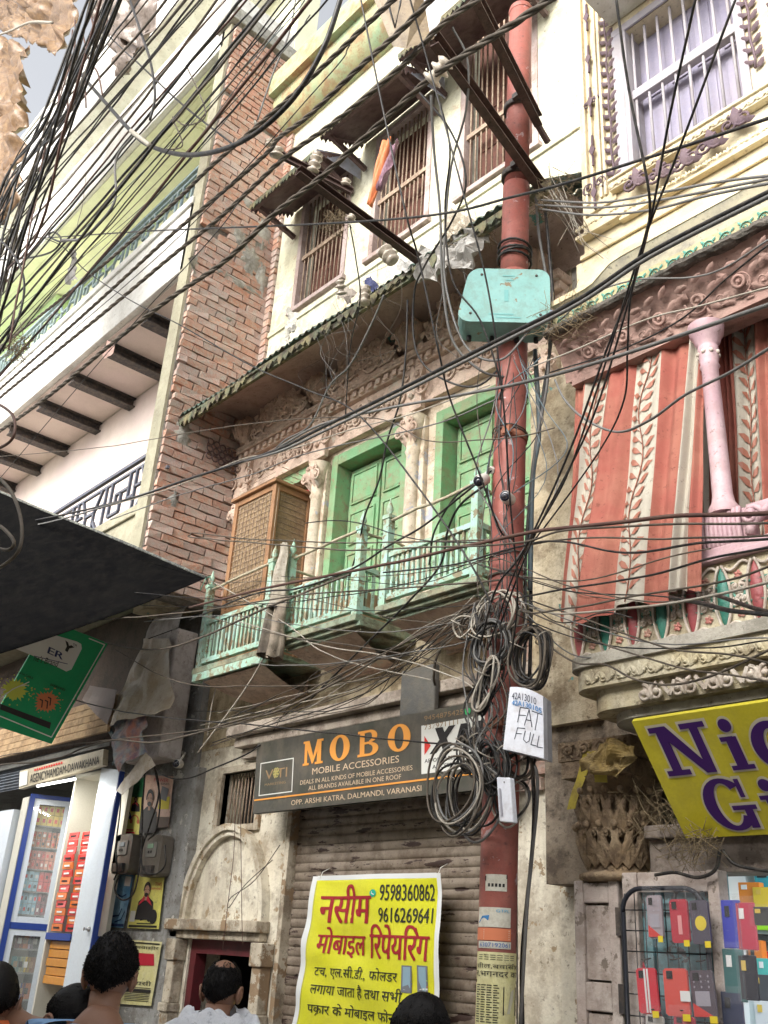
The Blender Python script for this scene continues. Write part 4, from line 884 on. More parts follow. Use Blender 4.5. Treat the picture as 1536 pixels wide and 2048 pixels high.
# pink ribbed scroll bracket
q = MB(); 
for i in range(11): q.tube([(-2.10 + .024 * i * .9, 3.70 - .02 * math.sin(a), 3.42 + .085 * math.cos(a)) for a in [PI * j / 10 for j in range(11)]], .013, 6)
q.box(-2.11, -1.86, 3.70, 3.82, 3.342, 3.50); q.build('ribbed_bolster', M_pinkc, rh)
q = MB(); fr = frame_fn((-1.86, 3.69, 3.34), (1, 0, 0), (0, 0, 1), (0, -1, 0))
q.tube([fr(.3 + .28 * math.cos(a), .02 + .13 * math.sin(a), 0) for a in [PI * j / 14 for j in range(15)]], .022, 6); scroll(q, fr, .04, .1, .05, 1.2, 1, 0, .014); q.box(-1.86, 1, 3.72, 3.8, 3.46, 3.52); q.build('scroll_handrail', M_pinkc, rh)
# lower part: capital, lintel, jambs
M_cap = mat('earthy_capital', (.30, .21, .12), (.38, .29, .19), dirt=(.08, .05, .035), damt=.65, scale=5, bump=.6, bscale=30)
M_dirt = mat('sooty_wall', (.26, .20, .14), (.36, .30, .23), dirt=(.06, .045, .035), damt=.7, scale=3, bump=.5)
q = MB(); q.box(-3.44, -3.15, 4.36, D + .2, 0, 4.2); q.build('corner_pier', M_plas2, rh)
q = MB(); q.box(-3.42, 1, 4.30, 4.6, 2.2, 2.8); q.box(-3.40, -2.75, 4.2, 4.5, 2.0, 2.8); q.build('lintel_wall', M_dirt, rh)
q = MB(); q.box(-3.44, -3.0, D - .35, D + .2, 2.8, 5.0); q.build('dirty_side', M_ochre, rh)
cxp, cyp = -2.94, 4.20
q = MB(); q.lathe((cxp, cyp, 0), [(.17, 1.995), (.20, 2.01), (.20, 2.03), (.155, 2.045), (.14, 2.10), (.14, 2.30), (.17, 2.40), (.21, 2.48)], 18); q.box(cxp - .2, cxp + .2, cyp - .19, cyp + .1, 2.48, 2.56); cap = q.build('capital', M_cap, rh)
q = MB()
for row, (zb, ln, nn) in enumerate(((2.05, .2, 10), (2.19, .22, 10))):
    for k in range(nn):
        a = -PI + PI * 1.1 * (k + (.5 if row else 0)) / nn; r = .15
        fr = frame_fn((cxp + r * math.cos(a), cyp + r * math.sin(a), zb), (-math.sin(a), math.cos(a), 0), (math.cos(a) * .15, math.sin(a) * .15, 1), (math.cos(a), math.sin(a), 0))
        for b2 in (PI / 2, PI / 2 + .45, PI / 2 - .45): leaf(q, fr, 0, 0, b2, ln, .045, .03)
        q.blob(fr(0, ln, .035), .018, n=6); scroll(q, fr, .02, ln * .8, .025, 1.2, 1, 0, .007)
q.build('acanthus_leaves', M_cap, cap)
q = MB(); fr = frame_fn((cxp - .2, cyp - .2, 2.57), (1, 0, 0), (0, 0, 1), (0, -1, 0)); q.box(cxp - .22, cxp + .22, cyp - .19, cyp + .1, 2.565, 2.66); vine_band(q, fr, .42, .09, .09, th=.008); q.build('abacus_carving', M_cap, cap)
q = MB(); q.box(-3.13, -2.70, 4.12, 4.4, 0, 1.994); q.build('pier', M_dirt, rh)
q = MB(); q.box(-2.72, 1, 4.12, 4.299, 2.03, 2.18); q.box(-2.72, 1, 4.08, 4.298, 2.182, 2.24); q.build('shop_lintel', mat('worn_lintel_timber', (.24, .20, .17), (.33, .28, .24), dirt=(.08, .06, .05), damt=.6, scale=4, bump=.4), rh, bevel=.006)
# yellow tin and torn sacks by the capital
crumple('yellow_tin_sheet', [PY(1190, 1565, 3.95), PY(1215, 1565, 3.95), PY(1205, 1500, 3.95), PY(1185, 1502, 3.95)], mat('yellow_tin', (.5, .4, .06), dirt=(.2, .15, .06), damt=.5), 'narrow yellow plastic strip stuck beside the carved capital', .01, 6, 5)
crumple('yellow_sacking', [PY(1170, 1540, 3.92), PY(1245, 1560, 3.92), PY(1272, 1485, 3.88), PY(1190, 1490, 3.92)], mat('dirty_yellow_sack', (.30, .21, .07), (.36, .27, .12), dirt=(.10, .07, .04), damt=.6, bump=.4, scale=6), 'dirty yellow sacking stuffed above the carved capital', .06, 14, 9)
crumple('yellow_sign_scrap', [PY(1135, 1620, 4.0), PY(1152, 1618, 4.0), PY(1185, 1505, 4.0), PY(1168, 1500, 4.0)], MATS['yellow_tin'], 'yellow edged board leaning left of the carved capital', .008, 6, 4, cat='board')

# curtains
M_cw = mat('curtain_cream', (.44, .40, .33), (.39, .36, .30), dirt=(.32, .28, .23), damt=.3, scale=3, rough=.9, bump=.15, bscale=150)
M_cr = mat('curtain_coral', (.34, .135, .095), (.30, .085, .065), dirt=(.22, .07, .05), damt=.4, scale=3, rough=.9, bump=.15, bscale=150)
M_cl = flat('curtain_leaf_print', (.30, .12, .08))
def curtain(label, dy_, y, ztop, zbot, amp, freq, tm):
    """cols: list of (x_top, x_bottom) stripe boundaries and colours between"""
    xs, cs = tm; n = 150; m_ = 40
    def bx(u, v):
        k = u * (len(xs) - 1); i = min(int(k), len(xs) - 2); t_ = k - i
        a = xs[i][0] + (xs[i + 1][0] - xs[i][0]) * t_; b2 = xs[i][1] + (xs[i + 1][1] - xs[i][1]) * t_; return a + (b2 - a) * v
    def fn(u, v):
        x = bx(u, v); d = amp * (.55 + .45 * v) * math.sin(u * freq + .8 * math.sin(v * 2.4)) + amp * .5 * math.sin(u * freq * 2.3 + 1 + v * 2)
        zt, zb = (ztop, zbot(u))
        return V((x, y + dy_ * v + d + .02 * mnoise.noise(V((u * 6, v * 3, 1))), zt + (zb - zt) * v))
    w = MB(); w.sheet(fn, n, m_, mif=lambda u, v: cs[min(int(u * (len(xs) - 1) + 1e-6), len(cs) - 1)])
    t = w.build('curtain', [M_cw, M_cr], label=label, cat='curtain')
    w = MB()
    for i, c in enumerate(cs):
        if c != 0: continue
        wd = xs[i + 1][0] - xs[i][0]
        if wd < .06: continue
        U0, U1 = i / (len(xs) - 1), (i + 1) / (len(xs) - 1); zz = 0
        def sp(a, v, o=.006):
            u = U0 + (U1 - U0) * (a + .5); u = min(max(u, U0 + .001), U1 - .001); v = min(max(v, 0), .995); p = fn(u, v); e = .004
            du = fn(min(u + e, 1), v) - fn(max(u - e, 0), v); nn = du.cross(V((0, 0, 1))).normalized()
            if nn.y > 0: nn = -nn
            return p + nn * o
        L_ = 1.4; stp = .052; k = 0; v = .01
        pts = [sp(.10 * math.sin(t_ * 16), t_) for t_ in [j / 60 for j in range(61)]]; w.tube(pts, .0035, 3)
        while v < .97:
            hd = 1 if k % 2 else -1; a0 = .10 * math.sin(v * 16)
            for (da, dv, ln) in ((.34, -.028, 1.0),):
                q = []
                for (s_, wdt) in ((0, 0), (.3, .011), (.6, .012), (1, 0)):
                    q.append((a0 + hd * (.06 + da * s_), v + dv * s_, wdt))
                top = [sp(p[0], p[1] - p[2]) for p in q]; bot = [sp(p[0], p[1] + p[2]) for p in q]
                w.add([top[0], top[1], top[2], top[3], bot[2], bot[1]], [(0, 1, 5), (1, 2, 4, 5), (2, 3, 4)], 0)
                w.tube([sp(a0, v + .012), sp(a0 + hd * .07, v)], .0022, 3)
            v += stp / 1.4 * .62; k += 1
    w.build('leaf_print', M_cl, t, kind='stuff')
    return t
def XB2(px, py, Y): return PY(px, py, Y).x
yc = 3.56; zt_, zb_ = 4.66, 3.125
top_px = [1150, 1180, 1222, 1274, 1330, 1383, 1403, 1412]; bot_px = [1138, 1141, 1166, 1228, 1302, 1358, 1378, 1418]
topx = []
for p in top_px: q_ = PZ(p, 700, zt_); r = ray(p, 755 - (p - 1150) * .47); topx.append((CAM + r * (3.78 / r.y)).x)
botx = []
for p in bot_px: r = ray(p, 1215 - (p - 1150) * .06); botx.append((CAM + r * (3.63 / r.y)).x)
curtain('red and cream striped leaf curtain hanging outside the pink column', -.20, 3.78, zt_, lambda u: zb_ + .02 * math.sin(u * 17) - (.02 if u < .45 else 0) , .024, 31, (list(zip(topx, botx)), [1, 0, 1, 0, 1, 0, 1]))
yc2 = 3.95
tp = [1385, 1405, 1450, 1470, 1518, 1560, 1610]
tx = [(CAM + ray(p, 640) * (yc2 / ray(p, 640).y)).x for p in tp]; bx_ = [(CAM + ray(p + 12, 1050) * (yc2 / ray(p + 12, 1050).y)).x for p in tp]
curtain('red and cream leaf curtain behind the pink column at the right', 0, yc2, 5.0, lambda u: 3.3, .02, 34, (list(zip(tx, bx_)), [0, 1, 1, 0, 1, 0]))

# ================================================================== shop front on the right
M_door = mat('pinkish_grey_door', (.50, .42, .38), (.56, .50, .46), dirt=(.2, .15, .12), damt=.5, scale=4, bump=.35, chip=(.22, .18, .15), cthr=.68, cscale=8, streak=.25)
M_teald = mat('turquoise_door', (.16, .32, .36), (.20, .38, .42), dirt=(.12, .12, .11), damt=.5, scale=5, bump=.25, chip=(.12, .12, .12), cthr=.66, cscale=14)
fl = thing('folding_door_leaf', 'worn pinkish grey wooden door leaf folded open beside the phone case grid', 'door', (-3.0, 4.05, 0))
xa, xb, yd = PY(1150, 1900, 4.06).x, PY(1240, 1900, 4.06).x, 4.06
q = MB(); q.box(xa, xa + .055, yd, yd + .045, 0, 2.0); q.box(xb - .055, xb, yd, yd + .045, 0, 2.0)
q.box(xa + .056, xb - .056, yd + .001, yd + .045, 1.90, 1.99); q.box(xa + .056, xb - .056, yd + .001, yd + .045, 1.44, 1.56); q.box(xa + .056, xb - .056, yd + .001, yd + .045, 0, .3); q.build('frame', M_door, fl, bevel=.006)
for z0, z1 in ((1.57, 1.89), (.31, 1.43)): q = MB(); q.box(xa + .057, xb - .057, yd + .018, yd + .03, z0, z1); q.build('panel', M_door, fl)
for zz in (1.82, 1.5):
    q = MB(); q.box(xb - .01, xb + .035, yd - .012, yd - .002, zz - .06, zz + .06); q.build('hinge', M_iron, fl)
xg0, xg1 = PY(1250, 1900, 4.0).x, PY(1428, 1900, 4.0).x
tdr = thing('turquoise_door', 'turquoise panelled door standing behind the hanging phone cases', 'door', ((xg0 + xg1) / 2, 4.08, 0))
q = MB(); q.box(xg0 - .02, xg1 + .03, 4.08, 4.11, 0, 2.02); q.build('board', M_teald, tdr)
q = MB(); q.box(xg0 - .03, xg0 + .05, 4.04, 4.079, 0, 2.03); q.box(xg1 - .01, xg1 + .045, 4.0, 4.079, 0, 2.03); q.box(xg0 + .051, xg1 - .011, 4.045, 4.079, 1.945, 2.03); q.build('frame', M_door, tdr, bevel=.005)
q = MB(); q.box(xg0 + .08, xg1 - .05, 4.055, 4.079, 1.86, 1.90); q.box(xg0 + .08, xg0 + .11, 4.055, 4.079, 1.3, 1.86); q.build('panel_moulding', M_teald, tdr, bevel=.004)
gd = thing('wire_display_grid', 'black wire grid with rounded rubber edge hung with phone cases', 'display grid', ((xg0 + xg1) / 2, 3.98, 0))
gx0, gx1, gz1 = xg0 + .01, xg1 - .015, 1.955; r = .1
pts = [(gx0, 3.98, .9), (gx0, 3.98, gz1 - r)] + [(gx0 + r - r * math.cos(a), 3.98, gz1 - r + r * math.sin(a)) for a in [PI / 2 * i / 6 for i in range(7)]] + [(gx1 - r + r * math.sin(a), 3.98, gz1 - r + r * math.cos(a)) for a in [PI / 2 * i / 6 for i in range(7)]] + [(gx1, 3.98, gz1 - r), (gx1, 3.98, .9)]
q = MB(); q.tube(pts, .011, 6); q.build('rubber_edge', flat('black_rubber', (.02, .022, .03), rough=.5), gd)
q = MB()
for k in range(8): x = gx0 + (gx1 - gx0) * k / 8 + .01; q.tube([(x, 3.985, .9), (x, 3.985, gz1 - .02)], .0028, 4)
for k in range(13): z = gz1 - .09 - k * .085; q.tube([(gx0, 3.985, z), (gx1, 3.985, z)], .0028, 4)
q.build('wires', flat('black_wire', (.02, .02, .022), rough=.5), gd)
M_pack = mat('clear_packet', (.62, .62, .66), rough=.1, alpha=.09, bump=.6, bscale=60, grain=0, spec=.8)
cases = [(1312, 1908 - 80, 26, 88, (.35, .30, .33), 'stars', 'grey printed phone case with white stars, upper left of the grid'), (1361, 1836, 30, 88, (.45, .03, .05), 'plain', 'crimson phone case with gold lettering in the middle of the top grid row'), (1402, 1838, 30, 88, (.08, .07, .10), 'disc', 'black phone case with a yellow disc print at the upper right of the grid'),
         (1297, 1975, 34, 88, (.62, .03, .05), 'stripe', 'bright red phone case with white stripe at the left of the lower grid row'), (1355, 1978, 40, 92, (.66, .09, .07), 'plain2', 'orange red phone case with a white price tag on the lower grid row'), (1408, 1982, 38, 92, (.10, .08, .10), 'stars', 'black and red phone case with star print on the lower grid row'),
         (1312, 2056, 30, 60, (.55, .53, .5), 'plain', 'pale phone case half out of view below the red striped case'), (1372, 2058, 34, 60, (.5, .05, .08), 'plain', 'red phone case half out of view at the bottom of the grid')]
for (px, py, w_, h_, c, kind, lab) in cases:
    p = PY(px, py, 3.93); sx = (p - CAM).length / FPX / .62; sz = (p - CAM).length / FPX; hw, hh = w_ * sx * .50, h_ * sz * .50
    t = thing('phone_case', lab, 'phone case', tuple(p), 'phone cases on the wire grid')
    tl = ru(-.06, .06); ux, uz = V((math.cos(tl), -.15, math.sin(tl))), V((-math.sin(tl), 0, math.cos(tl)))
    n_ = V((0, -1, 0))
    o_ = [p + ux * (hw * .8 * sx_) + uz * (hh * .8 * sz_ - .012) for sx_, sz_ in ((-.8, -1), (.8, -1), (1, -.9), (1, .9), (.8, 1), (-.8, 1), (-1, .9), (-1, -.9))]
    q = MB(); q.slab(o_, n_ * .011); q.build('case', flat('case_%02d%02d%02d' % tuple(int(v * 99) for v in c), c, rough=.3, coat=.5), t, bevel=.002)
    fr = frame_fn(p + n_ * .0125 + V((0, 0, -.012)), ux, uz, n_)
    q = MB(); q.slab([fr(-hw * .55, hh * .45), fr(-hw * .15, hh * .45), fr(-hw * .15, hh * .72), fr(-hw * .55, hh * .72)], n_ * .003); q.build('camera_cutout', M_black, t)
    q = MB(); M_w = flat('white_print', (.75, .75, .75)); M_y = flat('yellow_print', (.7, .55, .04))
    if kind == 'stars':
        for k in range(9): cx, cz = hw * (-.5 + .5 * (k % 3)), hh * (.6 - .18 * (k // 3)); q.slab([fr(cx + .006 * math.cos(a) * (1 if i % 2 else .45), cz + .006 * math.sin(a) * (1 if i % 2 else .45), .001) for i, a in enumerate([j * PI / 5 for j in range(10)])], n_ * .001)
        q.slab([fr(-hw * .5, -hh * .4, .001), fr(hw * .5, -hh * .4, .001), fr(hw * .5, hh * .1, .001), fr(-hw * .5, hh * .1, .001)], n_ * .001); q.build('print', flat('grey_print', (.35, .33, .38)), t)
        q = MB(); q.slab([fr(-hw * .7, -hh * .75, .0025), fr(hw * .7, -hh * .75, .0025), fr(-hw * .7, -hh * .3, .0025)], n_ * .001); q.build('print', flat('red_print', (.6, .05, .04)), t)
    elif kind == 'disc': q.slab([fr(hw * .1 + hw * .5 * math.cos(a), -hh * .05 + hw * .5 * math.sin(a), .001) for a in [j * PI / 9 for j in range(18)]], n_ * .001); q.build('print', M_y, t)
    elif kind == 'stripe':
        for u in (-.15, .08): q.slab([fr(hw * u, -hh * .78, .001), fr(hw * (u + .14), -hh * .78, .001), fr(hw * (u + .14), hh * .78, .001), fr(hw * u, hh * .78, .001)], n_ * .001)
        q.build('print', M_w, t)
    elif kind == 'plain2': q.slab([fr(hw * .3, -hh * .3, .001), fr(hw * .95, -hh * .3, .001), fr(hw * .95, hh * .05, .001), fr(hw * .3, hh * .05, .001)], n_ * .003); q.build('price_tag', M_w, t)
    else: q.slab([fr(hw * -.1, -hh * .5, .001), fr(hw * .25, -hh * .5, .001), fr(hw * .25, hh * .2, .001), fr(-hw * .1, hh * .2, .001)], n_ * .001); q.build('print', flat('pink_print', (.7, .3, .3)), t)
    q = MB(); q.sheet(lambda u, v: fr(hw * (2 * u - 1), hh * 1.22 * (2 * v - 1) + .01, .012 + .006 * mnoise.noise(V((u * 5, v * 7, px)))), 7, 12, smooth=False); q.build('packet', M_pack, t)
    q = MB(); q.slab([fr(hw * .45, -hh * .95, .014), fr(hw * .95, -hh * .95, .014), fr(hw * .95, -hh * .72, .014), fr(hw * .45, -hh * .72, .014)], n_ * .002); q.build('yellow_sticker', M_y, t)
    q = MB(); q.tube([fr(0, hh * 1.1, .02), fr(0, hh * 1.13, -.02), fr(0, hh * 1.18, -.05)], .003, 5); q.build('hook', M_iron, t)
# red torn poster behind the grid
crumple('torn_red_poster', [PY(1262, 2060, 4.06), PY(1335, 2060, 4.06), PY(1300, 1950, 4.06), PY(1258, 1870, 4.06)], flat('red_paper', (.5, .03, .05)), 'torn red poster on the turquoise door behind the grid', .01, 8, 9, cat='poster')
# open shop beyond
sp_ = thing('accessory_shop_interior', 'brightly lit shop interior stacked with phone accessories at the right edge', 'shop interior', (-1.2, 5.2, 0))
q = MB(); q.box(-2.75, 1, 5.6, 5.65, 0, 2.6); q.box(-2.75, -2.70, 4.3, 5.6, 0, 2.6); q.box(-2.7, 1, 4.3, 5.6, 2.3, 2.35); q.build('wall', flat('shop_white', (.62, .66, .66)), sp_)
q = MB(); q.box(PY(1430, 1900, 4.02).x, PY(1450, 1900, 4.02).x, 4.02, 4.06, 0, 2.03); q.build('door_post', mat('grey_green_post', (.40, .40, .34), dirt=(.2, .18, .14), damt=.5), sp_)
for z in (1.35, 1.62, 1.84): q = MB(); q.box(-2.69, .5, 4.9, 5.3, z - .02, z); q.build('shelf', flat('shelf_grey', (.3, .35, .34)), sp_)
q = MB(); q.box(-2.1, -1.2, 4.4, 4.45, 2.2, 2.24); q.build('tube_light', flat('cool_tube', (.9, .95, 1), emit=(.85, .93, 1), es=14), sp_)
ld = bpy.data.lights.new('shop_lamp', 'AREA'); ld.energy = 16; ld.size = .8; ld.color = (.85, .93, 1); lo = bpy.data.objects.new('shop_lamp', ld); COL.objects.link(lo); lo.location = (-1.7, 4.5, 2.18); lo.rotation_euler = (math.radians(25), 0, 0)
items = [(1462, 1780, 20, 40, (.05, .08, .45), 'blue headphone box on the top row of the lit shop'), (1497, 1785, 26, 34, (.75, .25, .03), 'orange gadget box on the top row of the lit shop'), (1525, 1795, 22, 34, (.75, .55, .05), 'yellow gadget box at the far right of the top row'),
         (1463, 1848, 22, 78, (.04, .05, .42), 'deep blue phone case hanging at the shop entrance'), (1492, 1852, 22, 76, (.5, .05, .09), 'crimson phone case hanging beside the blue one at the shop entrance'), (1524, 1832, 24, 30, (.05, .05, .05), 'black cable pack behind the hanging crimson case'), (1522, 1850, 26, 16, (.35, .75, .02), 'bright lime box on the shelf of the lit shop'),
         (1468, 1950, 24, 82, (.04, .14, .14), 'dark teal phone case hanging below the blue case'), (1496, 1955, 20, 70, (.02, .02, .03), 'black boxed case hanging below the crimson case'), (1512, 1925, 16, 70, (.75, .22, .04), 'tall orange box behind the black boxed case'), (1530, 1945, 18, 44, (.1, .5, .45), 'turquoise box at the right edge of the lit shop'), (1522, 1975, 22, 40, (.08, .08, .09), 'small dark case in white packaging on the lower shelf'),
         (1465, 2030, 24, 70, (.03, .04, .09), 'navy case at the bottom of the shop entrance'), (1503, 2032, 26, 60, (.6, .68, .7), 'white box with a teal swirl at the bottom of the lit shop'), (1528, 2035, 20, 50, (.7, .72, .75), 'white and blue box at the lower right corner')]
for i, (px, py, w_, h_, c, lab) in enumerate(items):
    yy = 3.99 if 'hanging' in lab or 'entrance' in lab else 4.88 - .01 * (i % 3)
    p = PY(px, py, yy); s_ = (p - CAM).length / FPX; hw, hh = w_ * s_ / .62 * .5, h_ * s_ * .5
    t = thing('phone_case' if yy < 4.5 else 'product_box', lab, 'phone case' if yy < 4.5 else 'box', tuple(p), 'goods in the lit shop')
    q = MB(); q.box(p.x - hw, p.x + hw, p.y, p.y + (.014 if yy < 4.5 else .05), p.z - hh, p.z + hh); q.build('case' if yy < 4.5 else 'carton', flat('goods_%d' % i, c, rough=.35, coat=.3), t, bevel=.003)
    q = MB(); q.box(p.x - hw * .6, p.x - hw * .1, p.y - .004, p.y - .001, p.z + hh * .3, p.z + hh * .75); q.build('camera_cutout' if yy < 4.5 else 'printed_mark', flat('goods_mark_%d' % (i % 3), [(.02, .02, .02), (.8, .8, .8), (.7, .5, .1)][i % 3]), t)
    if yy < 4.5:
        q = MB(); q.sheet(lambda u, v: (p.x - hw * 1.15 + 2.3 * hw * u, p.y - .008 + .006 * mnoise.noise(V((u * 5, v * 7, px))), p.z - hh * 1.08 + hh * 2.35 * v), 6, 10, smooth=False); q.build('packet', M_pack, t)

random.seed(77)
gc = [(.75, .2, .03), (.05, .12, .5), (.7, .6, .05), (.1, .45, .15), (.75, .75, .75), (.5, .04, .08), (.03, .03, .04), (.05, .4, .5)]
gn_ = ['orange', 'blue', 'yellow', 'green', 'white', 'crimson', 'black', 'cyan']
for ri, z in enumerate((1.35, 1.62, 1.84, 2.04)):
    for k in range(9):
        x = -2.64 + k * .115; c = (k * 3 + ri * 5) % 8; w_, h_ = ru(.07, .1), ru(.10, .17)
        t = thing('product_box', '%s accessory packet on the %s shelf at the back of the lit shop' % (gn_[c], ('lowest', 'second', 'third', 'top')[ri]), 'box', (x, 5.0, z), 'packets at the back of the lit shop')
        q = MB(); q.box(x, x + w_, 4.93, 4.97, z, z + h_); q.build('packet', flat('gc_%d' % c, gc[c], rough=.35, coat=.3), t)
        q = MB(); q.box(x + w_ * .2, x + w_ * .8, 4.925, 4.929, z + h_ * .3, z + h_ * .7); q.build('window', flat('gw_%d' % (k % 2), [(.03, .03, .03), (.8, .8, .8)][k % 2]), t)
# ================================================================== signs
def stroke(mb, fn, pts, wd, off=.003):      # marker-pen line on a surface, in metres of the surface
    for i in range(len(pts) - 1):
        (a, b_), (c, d) = pts[i], pts[i + 1]; p, n = fn(a, b_); q, _ = fn(c, d); t = (q - p).normalized(); s_ = t.cross(n).normalized() * wd / 2; o = n * (off + i * .0001)
        mb.add([p + s_ + o - t * wd * .3, q + s_ + o + t * wd * .3, q - s_ + o + t * wd * .3, p - s_ + o - t * wd * .3], [(0, 1, 2, 3)])
M_org = flat('sign_orange', (.72, .31, .06)); M_beige = flat('sign_beige', (.60, .46, .32)); M_wht = flat('sign_white', (.66, .66, .62)); M_blk = flat('sign_black', (.02, .018, .018)); M_redp = flat('sign_red', (.6, .04, .03))
M_grnp = flat('sign_green_dot', (.05, .42, .14))
zt, zb = 3.03, 2.52; ys = 4.235
xl, xr = PY(513, 1560, ys).x, PY(1003, 1480, ys).x
a_, b2, c_, d_ = (xl, ys, zb), (xr, ys, zb), (xr, ys - .03, zt), (xl, ys - .03, zt)
t = thing('shop_sign', 'dark grey shop sign lettered in orange hanging over the brown roller shutter', 'sign', ((xl + xr) / 2, ys, zb))
q = MB(); q.box(xl, xr, ys + .002, ys + .05, zb, zt); q.add([a_, b2, c_, d_, (xl, ys + .03, zb), (xr, ys + .03, zb), (xr, ys + .002, zt), (xl, ys + .002, zt)], [(0, 1, 2, 3), (0, 4, 5, 1), (3, 2, 6, 7), (0, 3, 7, 4), (1, 5, 6, 2)]); q.build('board', mat('sign_dark_flex', (.055, .058, .045), (.085, .080, .07), dirt=(.17, .14, .11), damt=.35, scale=2.5, rough=.32, bump=.05, coat=.15, streak=.2), t)
F = quadfn(a_, b2, c_, d_); UV = onq(a_, b2, c_, d_)
def LX(px, py): return UV(480 + px * .41397, 1200 + py * .41397)
def putt(s_, pl, pr, m, hgt, nm='lettering', fn=F, cv=LX, **kw):      # baseline left / right pixel, cap height (v)
    (u0, v0), (u1, v1) = cv(*pl), cv(*pr); v = (v0 + v1) / 2; return lettering(s_, fn, u0, u1, v, v + hgt, m, t, nm, **kw)
u0, v0 = LX(305, 800); u1, v1 = LX(842, 722); ht = .33
cw = (u1 - u0) / 4.55
for i, ch in enumerate('MOBO'): q = MB(); glyph(q, F, ch, u0 + i * cw * 1.19, (v0 + v1) / 2, cw * .86, ht, .004); q.build('letter', M_org, t)
putt('MOBILE ACCESSORIES', (350, 845), (770, 783), M_beige, .085)
putt('DEALS IN ALL KINDS OF MOBILE ACCESSORIES', (292, 893), (835, 822), M_beige, .058)
putt('ALL BRANDS AVAILABLE IN ONE ROOF', (332, 922), (780, 862), M_beige, .058)
putt('OPP. ARSHI KATRA, DALMANDI, VARANASI', (248, 998), (878, 925), M_beige, .078)
q = MB(); v = LX(500, 920)[1]; patch(q, F, rect(.005, .995, v, v + .022), .004); q.build('orange_line', M_org, t)
(u0, v0), (u1, v1) = LX(92, 948), LX(262, 762)
q = MB()
for rc in (rect(u0, u1, v0, v0 + .014), rect(u0, u1, v1 - .014, v1), rect(u0, u0 + .004, v0 + .014, v1 - .014), rect(u1 - .004, u1, v0 + .014, v1 - .014)): patch(q, F, rc, .004)
q.build('white_frame', M_wht, t)
M_gold = flat('sign_gold', (.30, .20, .11)); lettering('VITI', F, u0 + .028, u1 - .03, v0 + .22, v0 + .35, M_gold, t); lettering('MARKETING', F, u0 + .028, u1 - .035, v0 + .13, v0 + .165, M_gold, t)
q = MB(); cu, cv_ = (u0 + u1) / 2, v1 - .17
for k in range(6):
    a = k * PI / 3; ringband(q, F, cu + .009 * math.cos(a), cv_ + .04 * math.sin(a), (.008, .036), (.005, .022), .004 + k * .0003, n=8)
q.build('flower_emblem', flat('sign_dull_gold', (.38, .34, .12)), t)
(u0, v0), (u1, _) = LX(878, 842), LX(1140, 600); v1 = v0 + .58
q = MB(); patch(q, F, rect(u0, min(u1 + .03, .99), v0, v1), .003); q.build('white_panel', M_wht, t)
q = MB(); patch(q, F, [(u0 + .012, v0 + .22), (u0 + .012, v0 + .45), (u0 + .035, v0 + .32)], .005); q.build('red_triangle', M_redp, t)
q = MB()
def P2(pts): patch(q, F, [(u0 + .03 + p[0] * .15, v0 + .22 + p[1] * .30) for p in pts], .005)
P2([(0, 0), (.16, 0), (.62, 1), (.46, 1)]); 
for i_, pl in enumerate(([(.14, 1), (.32, 1), (.52, 0), (.34, 0)], [(.56, 0), (.72, 0), (.92, 1), (.74, 1)], [(.76, 1), (.95, 1), (1.0, .25), (.88, .25)], [(.9, .25), (1.0, .25), (1.3, 1), (1.14, 1)], [(1.02, 0), (1.2, 0), (1.36, 1), (1.18, 1)])):
    patch(q, F, [(u0 + .03 + p[0] * .15, v0 + .22 + p[1] * .30) for p in pl], .0055 + .0004 * i_)
q.build('xm_logo', M_blk, t)
lettering('AFFORDABLE MOBILE', F, u0 + .012, u1 + .0, v0 + .125, v0 + .17, M_blk, t, bold=.01); lettering('ACCESSORIES', F, u0 + .04, u1 - .03, v0 + .045, v0 + .09, M_blk, t, bold=.01)
(u0, v0), (u1, _) = LX(892, 585), LX(1080, 545); lettering('9454875425', F, u0, u1, v0, v0 + .06, M_gold, t); lettering('7379711115', F, u0, u1, v0 - .11, v0 - .05, M_gold, t)
q = MB(); u0, v0 = LX(1100, 538); patch(q, F, ring(u0, v0, .012, .04, 14), .004); q.build('green_dot', M_grnp, t)
q = MB(); q.box(-4.62, -4.30, 4.225, 4.27, 2.98, 3.34)
q.build('grey_board', mat('grey_board_back', (.10, .10, .095), dirt=(.2, .17, .13), damt=.3), label='plain dark grey board fixed above the sign just left of the pole', cat='board', bevel=.01)

# ---- yellow and violet sign at the right
t = thing('shop_sign', 'bright yellow sign with big violet serif letters hanging under the ornate balcony', 'sign', (-1.8, 3.8, 2.2))
a_, d_ = PY(1372, 1677, 3.97), PY(1265, 1443, 3.60)
L_ = 1.35; b2, c_ = a_ + V((L_, 0, 0)), V((a_.x + L_, d_.y, d_.z)); d_ = V((a_.x, d_.y, d_.z))
F = quadfn(a_, b2, c_, d_); UV = onq(a_, b2, c_, d_); n_ = F(0, 0)[1]
q = MB(); q.slab([a_, b2, c_, d_], n_ * -.025); q.build('board', mat('yellow_sign_sheet', (.58, .50, .03), (.64, .56, .05), dirt=(.35, .28, .06), damt=.25, scale=3, rough=.45, bump=.03), t)
M_vio = flat('violet_letters', (.055, .015, .13), rough=.4); M_edge = flat('letter_white_edge', (.60, .55, .42))
def PG(ch, pts, gro=.0):         # glyph box from pixel corners: bottom-left, bottom-right, top-left
    (u0, v0), (u1, v1), (u2, v2) = [UV(936 + p[0] * .41397, 1200 + p[1] * .41397) for p in pts]
    h = v2 - v0; w_ = u1 - u0
    q = MB(); glyph(q, F, ch, u0, v0, w_, h, .0015, g=.045); q.build('letter_edge', M_edge, t)
    q = MB(); glyph(q, F, ch, u0, v0, w_, h, .0055); q.build('letter', M_vio, t)
